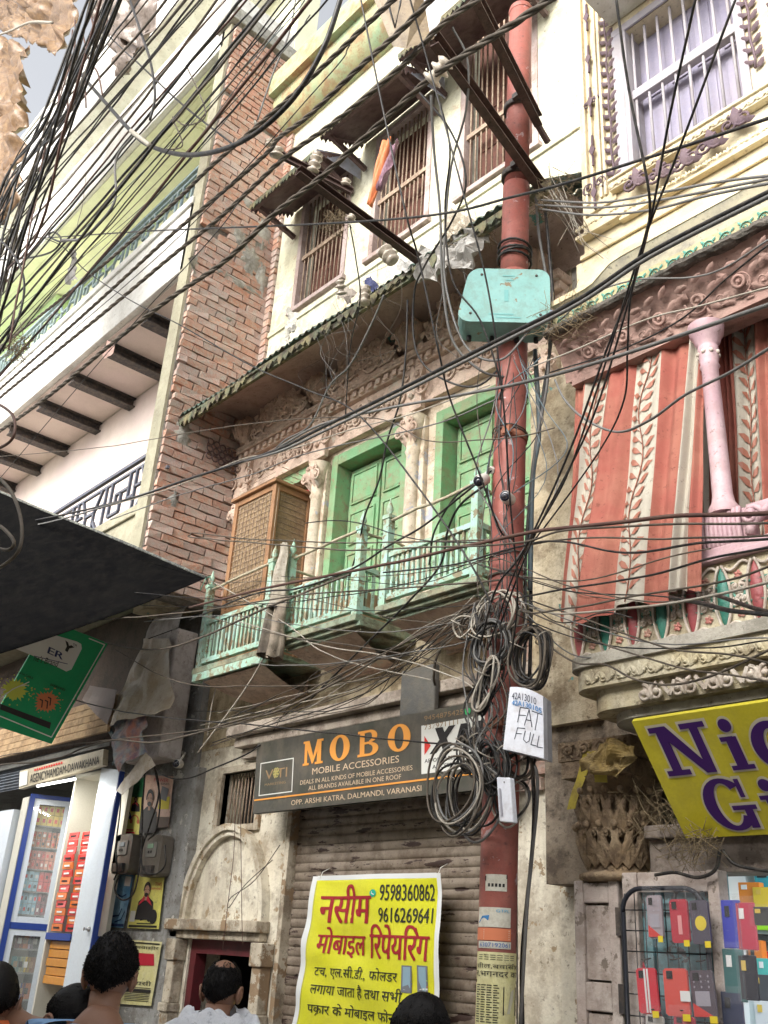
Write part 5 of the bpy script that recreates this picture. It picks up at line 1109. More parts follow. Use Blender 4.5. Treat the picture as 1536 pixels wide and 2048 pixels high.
PG('N', [(975, 850), (1235, 838), (890, 615)]); PG('i', [(1275, 822), (1405, 812), (1195, 572)]); PG('c', [(1430, 818), (1650, 806), (1330, 480)])
PG('G', [(1205, 1112), (1435, 1104), (1135, 870)]); PG('i', [(1462, 1092), (1590, 1086), (1400, 860)])

# ---- yellow flex banner on the shutter
t = thing('flex_banner', 'yellow flex banner with red and black Hindi lettering tied over the roller shutter', 'banner', (-5.1, 4.4, 1.0))
d_, c_ = PY(636, 1756, 4.42), PY(880, 1748, 4.42); zt = 2.075; zb = .75
bx0, bx1 = PY(600, 2048, 4.42).x, PY(872, 2048, 4.42).x; kx = (zt - zb) / (zt - 1.22)
xL0, xR0 = d_.x, c_.x; xL1, xR1 = xL0 + (bx0 - xL0) * kx, xR0 + (bx1 - xR0) * kx
def FB(u, v):
    a = V((xL1 + (xL0 - xL1) * v, 4.42, zb + (zt - zb) * v)); b_ = V((xR1 + (xR0 - xR1) * v, 4.42, zb + (zt - zb) * v)); p = a.lerp(b_, u)
    p.y += -.02 - .012 * math.sin(u * 9 + v * 3) - .022 * mnoise.noise(V((u * 2.2, v * 5, 2))) - .007 * math.sin(v * 30 + u * 9) * (.3 + (1 - u) * .7) - .006 * mnoise.noise(V((u * 9, v * 13, 4)))
    return p, V((0, -1, 0))
q = MB(); q.sheet(lambda u, v: FB(u, v)[0], 30, 60); q.build('sheet', mat('yellow_flex', (.60, .60, .02), (.66, .64, .04), dirt=(.42, .40, .1), damt=.15, scale=2, rough=.38, bump=.04), t, solid=.002)
q = MB()
for (u0, u1, v0, v1) in ((-.03, .012, -.01, 1.012), (.988, 1.02, -.01, 1.012), (.012, .988, .992, 1.014)):
    q.sheet(lambda u, v: FB(u0 + (u1 - u0) * u, v0 + (v1 - v0) * v)[0] + V((0, -.002, 0)), 2 if u1 - u0 < .5 else 20, 50 if u1 - u0 < .5 else 1)
q.build('white_hem', flat('flex_white', (.66, .68, .68)), t)
UVB = onq((xL0, 4.405, zb), (xR0, 4.405, zb), (xR0, 4.405, zt), (xL0, 4.405, zt))
def bl(px, py):
    u, v = UVB(px, py); x = xL0 + (xR0 - xL0) * u; a, b_ = xL1 + (xL0 - xL1) * v, xR1 + (xR0 - xR1) * v; return (x - a) / (b_ - a), v
M_dred = flat('flex_red', (.30, .015, .02)); M_fblk = flat('flex_black', (.03, .03, .02))
def bt(s_, x0, y1, x1, y1b, y0, m, bold=.0):     # left-bottom pixel, right-bottom pixel, top y (left)
    (u0, v0), (u1, v1) = bl(x0, y1), bl(x1, y1b); vt = bl(x0, y0)[1]; v = (v0 + v1) / 2
    lettering(s_, FB, u0, u1, v, v + (vt - v0), m, t, off=.004, bold=bold)
bt('नसीम', 638, 1848, 743, 1846, 1772, M_dred, .03); bt('9598360862', 765, 1803, 866, 1800, 1771, M_fblk, .02); bt('9616269641', 761, 1847, 864, 1844, 1818, M_fblk, .02)
bt('मोबाइल', 634, 1912, 728, 1918, 1853, M_dred, .03); bt('िरपेयिरंग', 739, 1921, 858, 1920, 1852, M_dred, .03)
bt('टच, एल.सी.डी., फोलडर', 628, 1962, 797, 1962, 1934, M_fblk, .015); bt('लगाया जाता है तथा सभी', 622, 1999, 806, 2000, 1970, M_fblk, .015); bt('पकार के मोबाइल फोन', 618, 2036, 796, 2040, 2010, M_fblk, .015)
q = MB()
(u0, v0) = bl(634, 2030); stroke(q, FB, [(u0, v0), (u0 + .014, v0 + .010)], .006, .006); q.build('lettering', M_fblk, t)
q = MB(); u0, v0 = bl(752, 1787); patch(q, FB, ring(u0, v0, .028, .017, 16), .004); q.build('phone_badge', flat('badge_green', (.02, .36, .25)), t)
q = MB(); stroke(q, FB, [(u0 - .008, v0 + .007), (u0 - .008, v0 - .001), (u0 + .010, v0 - .006)], .006, .0055); q.build('handset_mark', M_wht, t)
for px in (815, 845):
    (u0, v0), (u1, v1) = bl(px - 11, 1985), bl(px + 11, 1932)
    q = MB(); patch(q, FB, rect(u0, u1, v0, v1), .004); o = q.build('printed_phone', flat('phone_print', (.16, .17, .19)), t)
    q = MB(); patch(q, FB, rect(u0 + .01, u1 - .01, v0 + .008, v1 - .006), .005); q.build('printed_screen', flat('screen_print', (.24, .36, .44)), o)
    for r_ in range(4):
        q = MB()
        for c2_ in range(3): patch(q, FB, rect(u0 + .014 + c2_ * .02, u0 + .028 + c2_ * .02, v0 + .012 + r_ * .011, v0 + .019 + r_ * .011), .006)
        q.build('printed_icons', [M_wht, flat('icon_red', (.5, .12, .1)), flat('icon_blue', (.1, .2, .5)), flat('icon_lime', (.3, .5, .1))][r_], o)
for px, py in ((640, 1756), (876, 1749)): p = PY(px, py, 4.40); q = MB(); q.tube([p, p + V((0, .02, .04)), p + V((0, .08, .07))], .003, 4); q.build('tie_string', M_wht, t)

# ---- green sign hanging askew at the left
t = thing('shop_sign', 'bright green sign tilted under the black tarpaulin at the left edge', 'sign', (-7.4, 3.6, 2.9))
TR, BR = PY(216, 1287, 3.75), PY(103, 1488, 3.62); BLp = PY(-20, 1448, 3.05)
a_, b2, c_, d_ = BLp, BR, TR, TR + (BLp - BR)
F = quadfn(a_, b2, c_, d_); UV = onq(a_, b2, c_, d_); n_ = F(0, 0)[1]
def LG(px, py): return UV(px * .41408, 1200 + py * .41408)
q = MB(); q.slab([a_, b2, c_, d_], n_ * -.02); q.build('board', mat('green_flex', (.005, .30, .11), (.01, .34, .13), dirt=(.05, .25, .12), damt=.2, rough=.4, bump=.02), t)
q = MB(); L4 = [LG(0, 560), LG(248, 662), LG(505, 215), LG(430, 185)]
for i in range(3): stroke(q, F, [L4[i], L4[i + 1]], .010, .003 + .0002 * i)
q.build('white_border', M_wht, t)
q = MB(); bz = [LG(*p) for p in ((150, 265), (290, 330), (320, 345), (345, 335), (395, 235), (392, 212), (370, 200), (200, 150), (120, 130), (60, 230))]; patch(q, F, bz, .003); q.build('white_badge', M_wht, t)
M_navy = flat('navy_print', (.03, .04, .12))
def LT(s_, bl_, br_, tl_, m, bold=0):          # lettering in a skewed box
    A, B_, C_ = LG(*bl_), LG(*br_), LG(*tl_)
    fn = lambda u, v: F(A[0] + (B_[0] - A[0]) * u + (C_[0] - A[0]) * v, A[1] + (B_[1] - A[1]) * u + (C_[1] - A[1]) * v)
    lettering(s_, fn, 0, 1, 0, 1, m, t, off=.005, bold=bold)
LT('ER', (228, 255), (300, 288), (238, 225), M_navy, .02); LT("ne's Brand", (160, 292), (275, 322), (172, 262), M_blk); LT('Y', (300, 232), (338, 262), (318, 196), M_blk, .05); LT('TM', (350, 222), (368, 228), (353, 208), M_blk)
LT('DATA CABLE', (85, 352), (158, 382), (88, 342), M_blk, .01); LT('EARPHONES', (242, 413), (312, 440), (246, 402), M_blk, .01)
q = MB(); stroke(q, F, [LG(165, 270), LG(325, 308)], .006, .005); q.build('underline', M_navy, t)
def splat(cx, cy, r, nm, m, seed):
    random.seed(seed); q = MB(); pts = []
    for i in range(40):
        a = 2 * PI * i / 40; k = r * (1 + (ru(.0, .35) if i % 2 else ru(-.3, 0))); pts.append(LG(cx + k * math.cos(a), cy + k * math.sin(a) * .9))
    patch(q, F, pts, .003)
    for i in range(22): a = ru(0, 7); k = r * ru(1.1, 1.6); s_ = ru(1.5, 5); patch(q, F, [LG(cx + k * math.cos(a) + s_ * math.cos(b_), cy + k * math.sin(a) + s_ * math.sin(b_)) for b_ in (0, 1.3, 2.6, 3.9, 5.2)], .003)
    q.build(nm, m, t)
splat(70, 432, 56, 'yellow_splash', flat('splash_yellow', (.50, .55, .08)), 1); splat(222, 490, 52, 'orange_splash', flat('splash_orange', (.60, .20, .08)), 2)
q = MB(); stroke(q, F, [LG(10, 470), LG(60, 430), LG(140, 395)], .008, .005); stroke(q, F, [LG(20, 455), LG(90, 415), LG(140, 410)], .005, .006); q.build('cable_picture', M_wht, t)
q = MB()
for (x, y) in ((205, 485), (230, 490), (245, 475)): stroke(q, F, [LG(x - 12, y - 6), LG(x, y), LG(x - 4, y + 32)], .010, .005)
q.build('earphone_picture', M_blk, t)
q = MB(); patch(q, F, [LG(0, 500), LG(0, 528), LG(240, 622), LG(247, 592)], .003); q.build('black_strip', M_blk, t)
random.seed(21)

# ================================================================== pole with boxes, brackets and coils
M_red = mat('red_oxide_pole', (.29, .08, .062), (.35, .12, .095), dirt=(.20, .08, .065), damt=.6, scale=5, rough=.55, bump=.15, coat=0, spec=.35, chip=(.42, .30, .30), cthr=.705, cscale=11, streak=.25, chipdepth=.05)
pl = thing('utility_pole', 'red oxide steel utility pole in front of the carved house wrapped in cables', 'pole', (-3.17, 3.66, 0))
px0, py0 = -3.17, 3.66; tx, ty = -2.86 - .0, 3.40
B0, B1 = PY(990, 2040, 3.66), PY(1042, 15, 3.50)
def polep(z): k = (z - B0.z) / (B1.z - B0.z); return V((B0.x + (B1.x - B0.x) * k, B0.y + (B1.y - B0.y) * k, z))
q = MB(); zs_ = [0, .5, 1, 1.5, 2, 2.5, 3, 3.5, 4, 4.5, 5, 5.36]; q.tube([polep(z) for z in zs_], .089, 24); q.build('lower_tube', M_red, pl)
q = MB(); q.tube([polep(z) for z in (5.30, 5.6, 6.02)], .083, 24); q.build('middle_tube', M_red, pl)
q = MB(); q.tube([polep(z) for z in (6.02, 6.8, 7.5)], .076, 24); q.lathe(polep(7.5), [(.078, -.02), (.083, 0), (.078, .02)], 24); q.build('upper_tube', M_red, pl)
def at_pole(py, dx=0):      # height on the pole seen at photo row py
    lo_, hi_ = 0.0, 8.0
    for _ in range(40):
        m_ = (lo_ + hi_) / 2; d = polep(m_) - CAM; y = 1024 + d.dot(RD) / d.dot(RF) * FPX
        if y > py: lo_ = m_
        else: hi_ = m_
    return (lo_ + hi_) / 2
for py in (880, 355, 220, 1455):
    z = at_pole(py); q = MB(); q.lathe(polep(z), [(.092, -.02), (.096, -.018), (.096, .018), (.092, .02)], 24); q.box(polep(z).x + .04, polep(z).x + .09, polep(z).y - .11, polep(z).y - .08, z - .02, z + .02); q.build('clamp_band', M_iron if py < 800 else mat('rusty_band', (.3, .12, .07), dirt=(.1, .05, .04), damt=.5), pl)
M_arm = mat('rusty_channel_iron', (.075, .042, .035), (.10, .06, .05), dirt=(.03, .02, .018), damt=.5, scale=7, rough=.55, bump=.2)
def arm(name, a, b_, label, w_=.075, h_=.04):
    a, b_ = V(a), V(b_); d = (b_ - a); tt = d.normalized(); sd_ = tt.cross(V((0, 0, 1))).normalized(); up_ = sd_.cross(tt); q = MB()
    q.obox((a + b_) / 2, d / 2, sd_ * .004, up_ * w_ / 2); q.obox((a + b_) / 2 + up_ * w_ / 2 + sd_ * h_ / 2, d / 2, sd_ * h_ / 2, up_ * .004); q.obox((a + b_) / 2 - up_ * w_ / 2 + sd_ * h_ / 2, d / 2, sd_ * h_ / 2, up_ * .004)
    return q.build(name, M_arm, label=label, cat='bracket', group='iron cross arms of the overhead line')
arm('cross_arm', PY(862, 82, 2.45), PY(1077, 378, 3.64), 'long rusty cross arm reaching over the lane from the lower clamp of the red pole', .085, .05)
arm('cross_arm', PY(925, -40, 2.5), PY(1070, 245, 3.55), 'upper rusty cross arm crossing behind the red pole top', .08, .05)
q = MB(); q.beam(PY(1070, 240, 3.56), PY(1096, 285, 3.66), .03, .03); q.build('arm_stub', M_arm, pl)
arm('cross_arm', PY(592, 345, 2.6), PY(832, 522, 3.66), 'dark brown tube arm rising from the eave out over the lane', .055, .055)
arm('cross_arm', PY(540, 302, 2.62), PY(703, 386, 3.15), 'short black bar with porcelain insulators in front of the brick wall', .045, .03)
M_porc = mat('dusty_porcelain', (.48, .42, .34), (.56, .5, .42), dirt=(.22, .17, .13), damt=.5, scale=12, rough=.3, coat=.4, bump=.05)
def insul(p, ax, r, label, seg=1):
    q = MB(); pr = []
    for k in range(seg): h = k * r * 1.1; pr += [(r * .5, h), (r, h + r * .2), (r, h + r * .4), (r * .55, h + r * .6), (r * .55, h + r * .8)]
    pr += [(r * .9, seg * r * 1.1), (r * .5, seg * r * 1.1 + r * .3)]
    q.lathe(p, pr, 14, axis=ax); return q.build('insulator', M_porc, label=label, cat='insulator', group='porcelain insulators on the cross arms')
for (px, py, Y, ax, r, lb_, sg) in ((553, 315, 2.62, (.3, -.2, 1), .052, 'pale porcelain insulator at the left tip of the short black bar', 1), (540, 292, 2.60, (.3, -.2, 1), .035, 'small insulator cap above the left tip of the short black bar', 1), (625, 345, 2.88, (.25, 0, 1), .045, 'ribbed insulator standing on the middle of the short black bar', 3), (690, 372, 3.1, (.3, 0, 1), .04, 'insulator at the right end of the short black bar', 1),
                                (768, 500, 3.3, (.6, .3, -1), .055, 'insulator hanging under the tube arm near the eave', 2), (860, 165, 2.4, (1, 0, .5), .055, 'dark greasy insulator where the thick cable meets the long cross arm', 2), (728, 608, 3.6, (0, 0, 1), .045, 'grey spool insulator at the edge of the corrugated eave', 3), (683, 590, 3.6, (.3, -.5, 1), .045, 'brown insulator wound with cord at the eave edge', 2), (700, 440, 2.9, (.3, .3, 1), .03, 'little insulator on the tube arm left of the window bars', 1)):
    insul(PY(px, py, Y), ax, r, lb_, sg)
# teal junction box
def rbox(mb, c, hx, hz, y0, y1, r=.05, n=4, skew=0):
    pts = []
    for (sx, sz, a0) in ((1, -1, -PI / 2), (1, 1, 0), (-1, 1, PI / 2), (-1, -1, PI)):
        for i in range(n + 1): a = a0 + PI / 2 * i / n; pts.append((c[0] + sx * (hx - r) + r * math.cos(a), c[2] + sz * (hz - r) + r * math.sin(a)))
    mb.slab([(p[0] + skew * (p[1] - c[2]), y0, p[1]) for p in pts], (0, y1 - y0, 0))
t = thing('junction_box', 'large turquoise junction box strapped to the red pole', 'junction box', tuple(PY(1015, 650, 3.55)), )
p = PY(1010, 612, 3.42); M_tbox = mat('turquoise_box', (.19, .38, .36), (.22, .41, .39), dirt=(.16, .22, .18), damt=.45, scale=5, rough=.42, bump=.04, chip=(.2, .16, .1), cthr=.73, cscale=14, chipdepth=.05)
pu = V((.70, .714, 0)).normalized(); pn = V((pu.y, -pu.x, 0)); hw, hz = .245, .185
def bxs(mb, d0, d1, hx, hz_, r):
    pts = []
    for (sx, sz, a0) in ((1, -1, -PI / 2), (1, 1, 0), (-1, 1, PI / 2), (-1, -1, PI)):
        for i in range(6):
            a = a0 + PI / 2 * i / 5; X, Z = sx * (hx - r) + r * math.cos(a), sz * (hz_ - r) + r * math.sin(a); pts.append(p + pu * (X * (1 - .35 * (Z - .0) ) + .10 * Z) + V((0, 0, Z)) + pn * d0)
    mb.slab(pts, pn * (d1 - d0))
q = MB(); bxs(q, .10, .0, hw, hz, .07); q.build('lid', M_tbox, t, bevel=.012)
q = MB(); bxs(q, -.002, -.10, hw * .97, hz * .97, .07); q.build('case', M_tbox, t, bevel=.01)
for a_h in (-.12, .10):
    q = MB(); q.obox(p + pu * a_h + V((0, 0, hz - .005)) + pn * .0, pu * .03, pn * .02, (0, 0, .012)); q.build('hinge', M_iron, t)
for a_h in (-.2, -.07, .07, .18):
    q = MB(); q.lathe(p + pu * a_h + V((0, 0, -hz + .004)) - pn * .05, [(.014, -.03), (.014, 0), (.010, 0)], 8); q.build('cable_gland', M_blk, t)
for a_h, b_h in ((-.2, -.13), (.19, -.13), (.17, .14), (-.14, .14)):
    q = MB(); q.lathe(p + pu * a_h + V((0, 0, b_h)) + pn * .10, [(.008, 0), (.008, .004), (.002, .005)], 8, axis=pn); q.build('screw', M_iron, t)
q = MB(); q.obox(p + pu * (hw + .01) + V((0, 0, -.04)), pu * .01, pn * .05, (0, 0, .03)); q.obox(p + pu * (hw + .03) + V((0, 0, -.05)), pu * .014, pn * .02, (0, 0, .012)); q.build('latch', M_tin, t)
_c = lambda a, b_: p + pu * a + V((0, 0, b_)) + pn * .1005
Fb = quadfn(_c(-.2, -.18), _c(.2, -.18), _c(.2, .18), _c(-.2, .18)); M_em = mat('embossed_teal', (.15, .36, .35), rough=.5, bump=0)
q = MB()
for (a, b3, c3) in ((.45, .62, .86), (.5, .6, .78), (.25, .6, .12), (.35, .7, .06)): patch(q, Fb, rect(a, b3, c3, c3 + .025), .002)
patch(q, Fb, rect(.47, .53, .38, .60), .002); q.build('embossed_marks', M_em, t)
q = MB(); q.obox(p - pn * .13, pu * .1, pn * .028, (0, 0, .04)); q.build('bracket', M_iron, t)
# white termination box with marker writing
t = thing('termination_box', 'white cable termination box with FAT FULL written in marker, fixed to the pole', 'junction box', tuple(PY(1040, 1500, 3.4)))
M_wbox = mat('dusty_white_plastic', (.60, .62, .70), (.66, .68, .74), dirt=(.30, .24, .22), damt=.3, scale=4, rough=.4, bump=.03)
TL, TR_, BRr, BLl = PY(1020, 1374, 3.36), PY(1086, 1392, 3.44), PY(1088, 1517, 3.44), PY(1006, 1498, 3.36)
n0 = (BRr - BLl).cross(TL - BLl).normalized(); n0 = n0 if n0.y < 0 else -n0
q = MB(); NN = 10; 
def fb_(u, v):
    e = .014 * math.sin(PI * u); return (BLl * (1 - u) + BRr * u) * (1 - v) + (TL * (1 - u) + TR_ * u) * v + n0 * e + V((0, 0, .012 * math.sin(PI * u) * v))
vv = [fb_(i / NN, j / NN) for j in range(NN + 1) for i in range(NN + 1)]; q.sheet(fb_, NN, NN)
back = n0 * -.07
for s_ in range(4):
    for i in range(NN):
        uv = [(i / NN, 0), ((i + 1) / NN, 0)] if s_ == 0 else [(i / NN, 1), ((i + 1) / NN, 1)] if s_ == 1 else [(0, i / NN), (0, (i + 1) / NN)] if s_ == 2 else [(1, i / NN), (1, (i + 1) / NN)]
        a, b_ = fb_(*uv[0]), fb_(*uv[1]); q.quad(a, b_, b_ + back, a + back)
q.build('lid', M_wbox, t)
q = MB(); q.add([BLl + back, BRr + back, TR_ + back, TL + back] + [x + back * 2.1 for x in (BLl, BRr, TR_, TL)], [(0, 1, 5, 4), (1, 2, 6, 5), (2, 3, 7, 6), (3, 0, 4, 7), (4, 5, 6, 7), (0, 1, 2, 3)]); q.build('base', mat('grey_plastic', (.40, .41, .46), dirt=(.2, .18, .16), damt=.4, rough=.5), t)
q = MB(); h_ = TL - BLl; lw = V((-1, 0, 0))
for k in range(16): c = BLl + back * 1.0 + h_ * ((k + .7) / 16.5) + V((-.018, 0, 0)); q.obox(c, (.016, 0, 0), (0, .012, 0), (0, 0, .006))
q.build('cable_ports', M_blk, t)
FF = lambda u, v: (fb_(u, v), n0)
def LW(px, py):      # crop pixel -> box uv
    X, Y = 840 + px * .26857, 1150 + py * .26857; a = (Y - 1383) / (1507 - 1383); xl_, xr_ = 1020 + (1006 - 1020) * a, 1086 + 2 * a; u = (X - xl_) / (xr_ - xl_)
    yt, yb3 = 1374 + 18 * u, 1498 + 19 * u; return u, 1 - (Y - yt) / (yb3 - yt)
M_pen = flat('marker_ink', (.04, .045, .07)); M_bpen = flat('blue_stencil', (.05, .22, .50))
(u0, v0), (u1, _) = LW(695, 905), LW(892, 950); lettering('42A13010', FF, .10, .82, .80, .91, M_pen, t)
lettering('42A130105', FF, .12, .96, .705, .785, M_bpen, t, bold=.02)
q = MB()
for st in ([(735, 1110), (755, 1005), (815, 1015)], [(745, 1060), (795, 1065)], [(785, 1135), (820, 1020), (840, 1145)], [(797, 1095), (832, 1100)], [(840, 1030), (912, 1045)], [(882, 1040), (862, 1165)],
           [(712, 1230), (735, 1150), (790, 1158)], [(722, 1190), (765, 1195)], [(792, 1175), (778, 1235), (800, 1258), (820, 1245), (830, 1185)], [(852, 1195), (832, 1270), (868, 1278)], [(890, 1205), (875, 1285), (915, 1290)]):
    stroke(q, FF, [LW(*s_) for s_ in st], .0035, .002)
q.build('handwriting', M_pen, t)
# small white box lower down
p = PY(1014, 1600, 3.37); q = MB(); ux, uz = V((.98, -.1, -.12)).normalized(), V((-.10, 0, 1)).normalized(); q.obox(p, ux * .044, V((0, .018, 0)), uz * .098)
t = thing('splitter_box', 'small white plastic box hanging crooked on the pole below the cable coils', 'junction box', tuple(p)); q.build('case', M_wbox, t, bevel=.006)
q = MB(); q.obox(p + V((-.02, -.0195, -.01)), ux * .006, V((0, .001, 0)), uz * .06); q.build('barcode_label', flat('grey_label', (.3, .3, .34)), t); q = MB(); q.obox(p + V((.0, -.0195, .075)), ux * .003, V((0, .001, 0)), uz * .003); q.obox(p + V((.018, -.0195, .073)), ux * .003, V((0, .001, 0)), uz * .003); q.build('screw', M_blk, t)
# cameras
M_cw2 = mat('camera_white', (.62, .60, .55), dirt=(.35, .3, .24), damt=.4, scale=12, rough=.4, bump=.03); M_lens = flat('camera_lens', (.01, .01, .02), rough=.08, coat=1)
def cctv(c, look, r, ln, label, mount):
    c = V(c); ax = V(look).normalized(); t = thing('security_camera', label, 'camera', tuple(c))
    q = MB(); q.lathe(c - ax * ln, [(r * .8, 0), (r, .01), (r, ln - .01), (r * .94, ln)], 18, axis=ax); q.build('body', M_cw2, t)
    q = MB(); q.lathe(c, [(r * .86, -.002), (r * .86, .004), (r * .5, .004)], 18, axis=ax); q.build('lens_ring', M_lens, t)
    q = MB(); q.lathe(c, [(r * .42, .004), (r * .36, .010), (r * .1, .012)], 14, axis=ax); q.build('lens', flat('lens_glass', (.03, .03, .04), rough=.05, coat=1), t)
    q = MB(); q.tube([c - ax * ln * .7 + V((0, 0, r * .6)), c - ax * ln * .8 + (V(mount) - c) * .6 + V((0, 0, r)), V(mount)], r * .28, 8); q.lathe(V(mount), [(r * .6, -.008), (r * .6, .008)], 12, axis=(V(mount) - c)); q.build('mount', M_cw2, t)
c = PY(957, 962, 3.40); cctv(c, (.25, -.8, -.5), .034, .10, 'white bullet camera facing the lane, left of the pole above the other camera', PY(983, 940, 3.5))
c = PY(1010, 992, 3.42); cctv(c, (.35, -.9, -.15), .032, .09, 'white bullet camera mounted on the front of the red pole', PY(1010, 985, 3.56))
c = PY(352, 1527, 4.2); cctv(c, (.5, -.85, -.1), .036, .08, 'dusty white dome camera on the grey pier above the posters', PY(368, 1505, 4.45))
# stickers on the pole
def polesheet(px0, py0, px1, py1, m, nm, label, r=.0915, curl=0):
    z1, z0 = at_pole(py0), at_pole(py1); cz = polep((z0 + z1) / 2)
    dirv = V((CAM.x - cz.x, CAM.y - cz.y, 0)).normalized(); a0 = math.atan2(dirv.y, dirv.x)
    pxc = 768 + (cz - CAM).dot(RX) / (cz - CAM).dot(RF) * FPX; rp = .089 / (cz - CAM).length * FPX
    f1, f2 = max(-.98, min(.98, (px0 - pxc) / rp)), max(-.98, min(.98, (px1 - pxc) / rp)); aa, ab = math.asin(f1), math.asin(f2)
    def fn(u, v):
        a = a0 + (aa + (ab - aa) * u); z = z0 + (z1 - z0) * v; c = polep(z); n_ = V((math.cos(a), math.sin(a), 0)); return c + n_ * r, n_
    q = MB(); q.sheet(lambda u, v: fn(u, v)[0], 12, 8); o = q.build(nm, m, label=label, cat='sticker'); return fn, o
M_pap = mat('old_paper', (.60, .58, .50), dirt=(.35, .3, .22), damt=.4, scale=14, bump=.1); M_ypap = mat('yellow_old_paper', (.62, .58, .26), (.66, .63, .36), dirt=(.4, .34, .18), damt=.35, scale=8, bump=.12)
fn, o = polesheet(958, 1905, 1026, 2060, M_ypap, 'paper_notice', 'yellow paper notice in Hindi pasted round the foot of the red pole')
lettering('शील,बवासीर', fn, .05, .97, .78, .86, M_blk, o); lettering('र,भगनदर का', fn, .03, .97, .67, .75, M_blk, o)
q = MB()
for k in range(3): 
    for s_ in range(6): patch(q, fn, rect(.1 + s_ * .13, .2 + s_ * .13, .90 + k * .028, .907 + k * .028), .002)
for k in range(16):
    for s_ in range(4): patch(q, fn, rect(.06 + s_ * .125, .15 + s_ * .125 + .02 * math.sin(k * 3 + s_), .10 + k * .031, .112 + k * .031), .002)
q.build('small_print', M_blk, o)
q = MB(); patch(q, fn, rect(.02, .98, .60, .64), .002); patch(q, fn, rect(.05, .9, .03, .06), .002); patch(q, fn, rect(.62, .95, .2, .56), .002); q.build('printed_band', M_blk, o)
q = MB(); patch(q, fn, [(.70, .22), (.78, .5), (.86, .54), (.84, .4), (.76, .22)], .003); q.build('printed_picture', flat('pale_print', (.5, .48, .36)), o)
fn, o = polesheet(962, 1817, 1018, 1856, M_pap, 'sticker', 'torn white sticker with blue lettering on the pole'); lettering('GTPL', fn, .6, .95, .75, .9, flat('cyan_ink', (.05, .35, .6)), o)
q = MB(); patch(q, fn, [(.05, .2), (.4, .35), (.42, .6), (.2, .55)], .002); q.build('blue_print', flat('blue_print', (.05, .2, .45)), o)
fn, o = polesheet(960, 1858, 1018, 1882, flat('orange_sticker_c', (.62, .20, .10)), 'sticker', 'torn orange sticker on the pole under the white one')
q = MB()
for k in range(5): patch(q, fn, rect(.3, .95, .12 + k * .17, .17 + k * .17), .002)
q.build('wave_print', M_pap, o)
fn, o = polesheet(962, 1884, 1018, 1898, M_pap, 'sticker', 'strip of white sticker printed with blue digits on the pole'); lettering('6307192061', fn, .1, .95, .2, .8, flat('blue_print2', (.05, .15, .4)), o)
fn, o = polesheet(974, 1752, 1012, 1785, M_pap, 'sticker', 'small black and white sticker peeling off the pole at a slant')
q = MB(); patch(q, fn, [(0, .6), (1, .75), (1, 1), (0, .9)], .002); q.build('black_print', M_blk, o); q = MB(); [patch(q, fn, rect(.15 + .16 * k, .25 + .16 * k, .25, .45), .002) for k in range(5)]; q.build('small_print', M_blk, o)

# ================================================================== cables
CB = [mat('cable_black', (.010, .010, .011), rough=.45, bump=.05, dirt=(.12, .1, .08), damt=.35, scale=14), mat('cable_dusty', (.07, .058, .045), (.11, .09, .07), rough=.7, bump=.1, scale=12), mat('cable_grey', (.15, .15, .145), rough=.6, bump=.05, dirt=(.12, .1, .09), damt=.4, scale=10),
      mat('cable_white', (.36, .33, .28), rough=.6, bump=.05, dirt=(.25, .2, .15), damt=.5, scale=8), mat('cable_brown', (.075, .035, .028), (.11, .06, .045), rough=.6, bump=.1, scale=9), mat('cable_blue_grey', (.09, .13, .15), rough=.5, bump=.05, dirt=(.2, .18, .15), damt=.4, scale=10)]
NC = 0
def cable(pts, Y, r=.005, m=0, label='', group=None, seg=7, cat='cable', wob=0.0, name='cable', twist=0):
    """photo pixels of the cable; Y: depth at each end or a list per point"""
    n = len(pts); Ys = Y if isinstance(Y, (list, tuple)) and len(Y) == n else [Y[0] + (Y[1] - Y[0]) * i / (n - 1) for i in range(n)] if isinstance(Y, (list, tuple)) else [Y] * n
    P_ = spline([PY(p[0], p[1], y) for p, y in zip(pts, Ys)], seg)
    if wob: P_ = [p + V((mnoise.noise(p * 3.1), mnoise.noise(p * 3.1 + V((5, 0, 0))), mnoise.noise(p * 3.1 + V((0, 5, 0))))) * wob for p in P_]
    q = MB()
    if twist:
        L_ = [0]
        for i in range(1, len(P_)): L_.append(L_[-1] + (P_[i] - P_[i - 1]).length)
        tot = L_[-1]; m2 = max(8, int(tot / .035)); pp = []; j = 0
        for i in range(m2 + 1):
            s_ = tot * i / m2
            while j < len(P_) - 2 and L_[j + 1] < s_: j += 1
            pp.append((P_[j].lerp(P_[j + 1], (s_ - L_[j]) / max(L_[j + 1] - L_[j], 1e-6)), s_))
        for k in range(twist):
            out = []
            for i, (p, s_) in enumerate(pp):
                tg = (pp[min(i + 1, m2)][0] - pp[max(i - 1, 0)][0]).normalized(); a = tg.cross(V((0, 0, 1))).normalized(); b_ = tg.cross(a); an = s_ * 14 + k * 2 * PI / twist
                out.append(p + (a * math.cos(an) + b_ * math.sin(an)) * r * 1.05)
            q.tube(out, r, 6)
    else: q.tube(P_, r, 6)
    return q.build(name, CB[m], label=label, cat=cat, group=group)
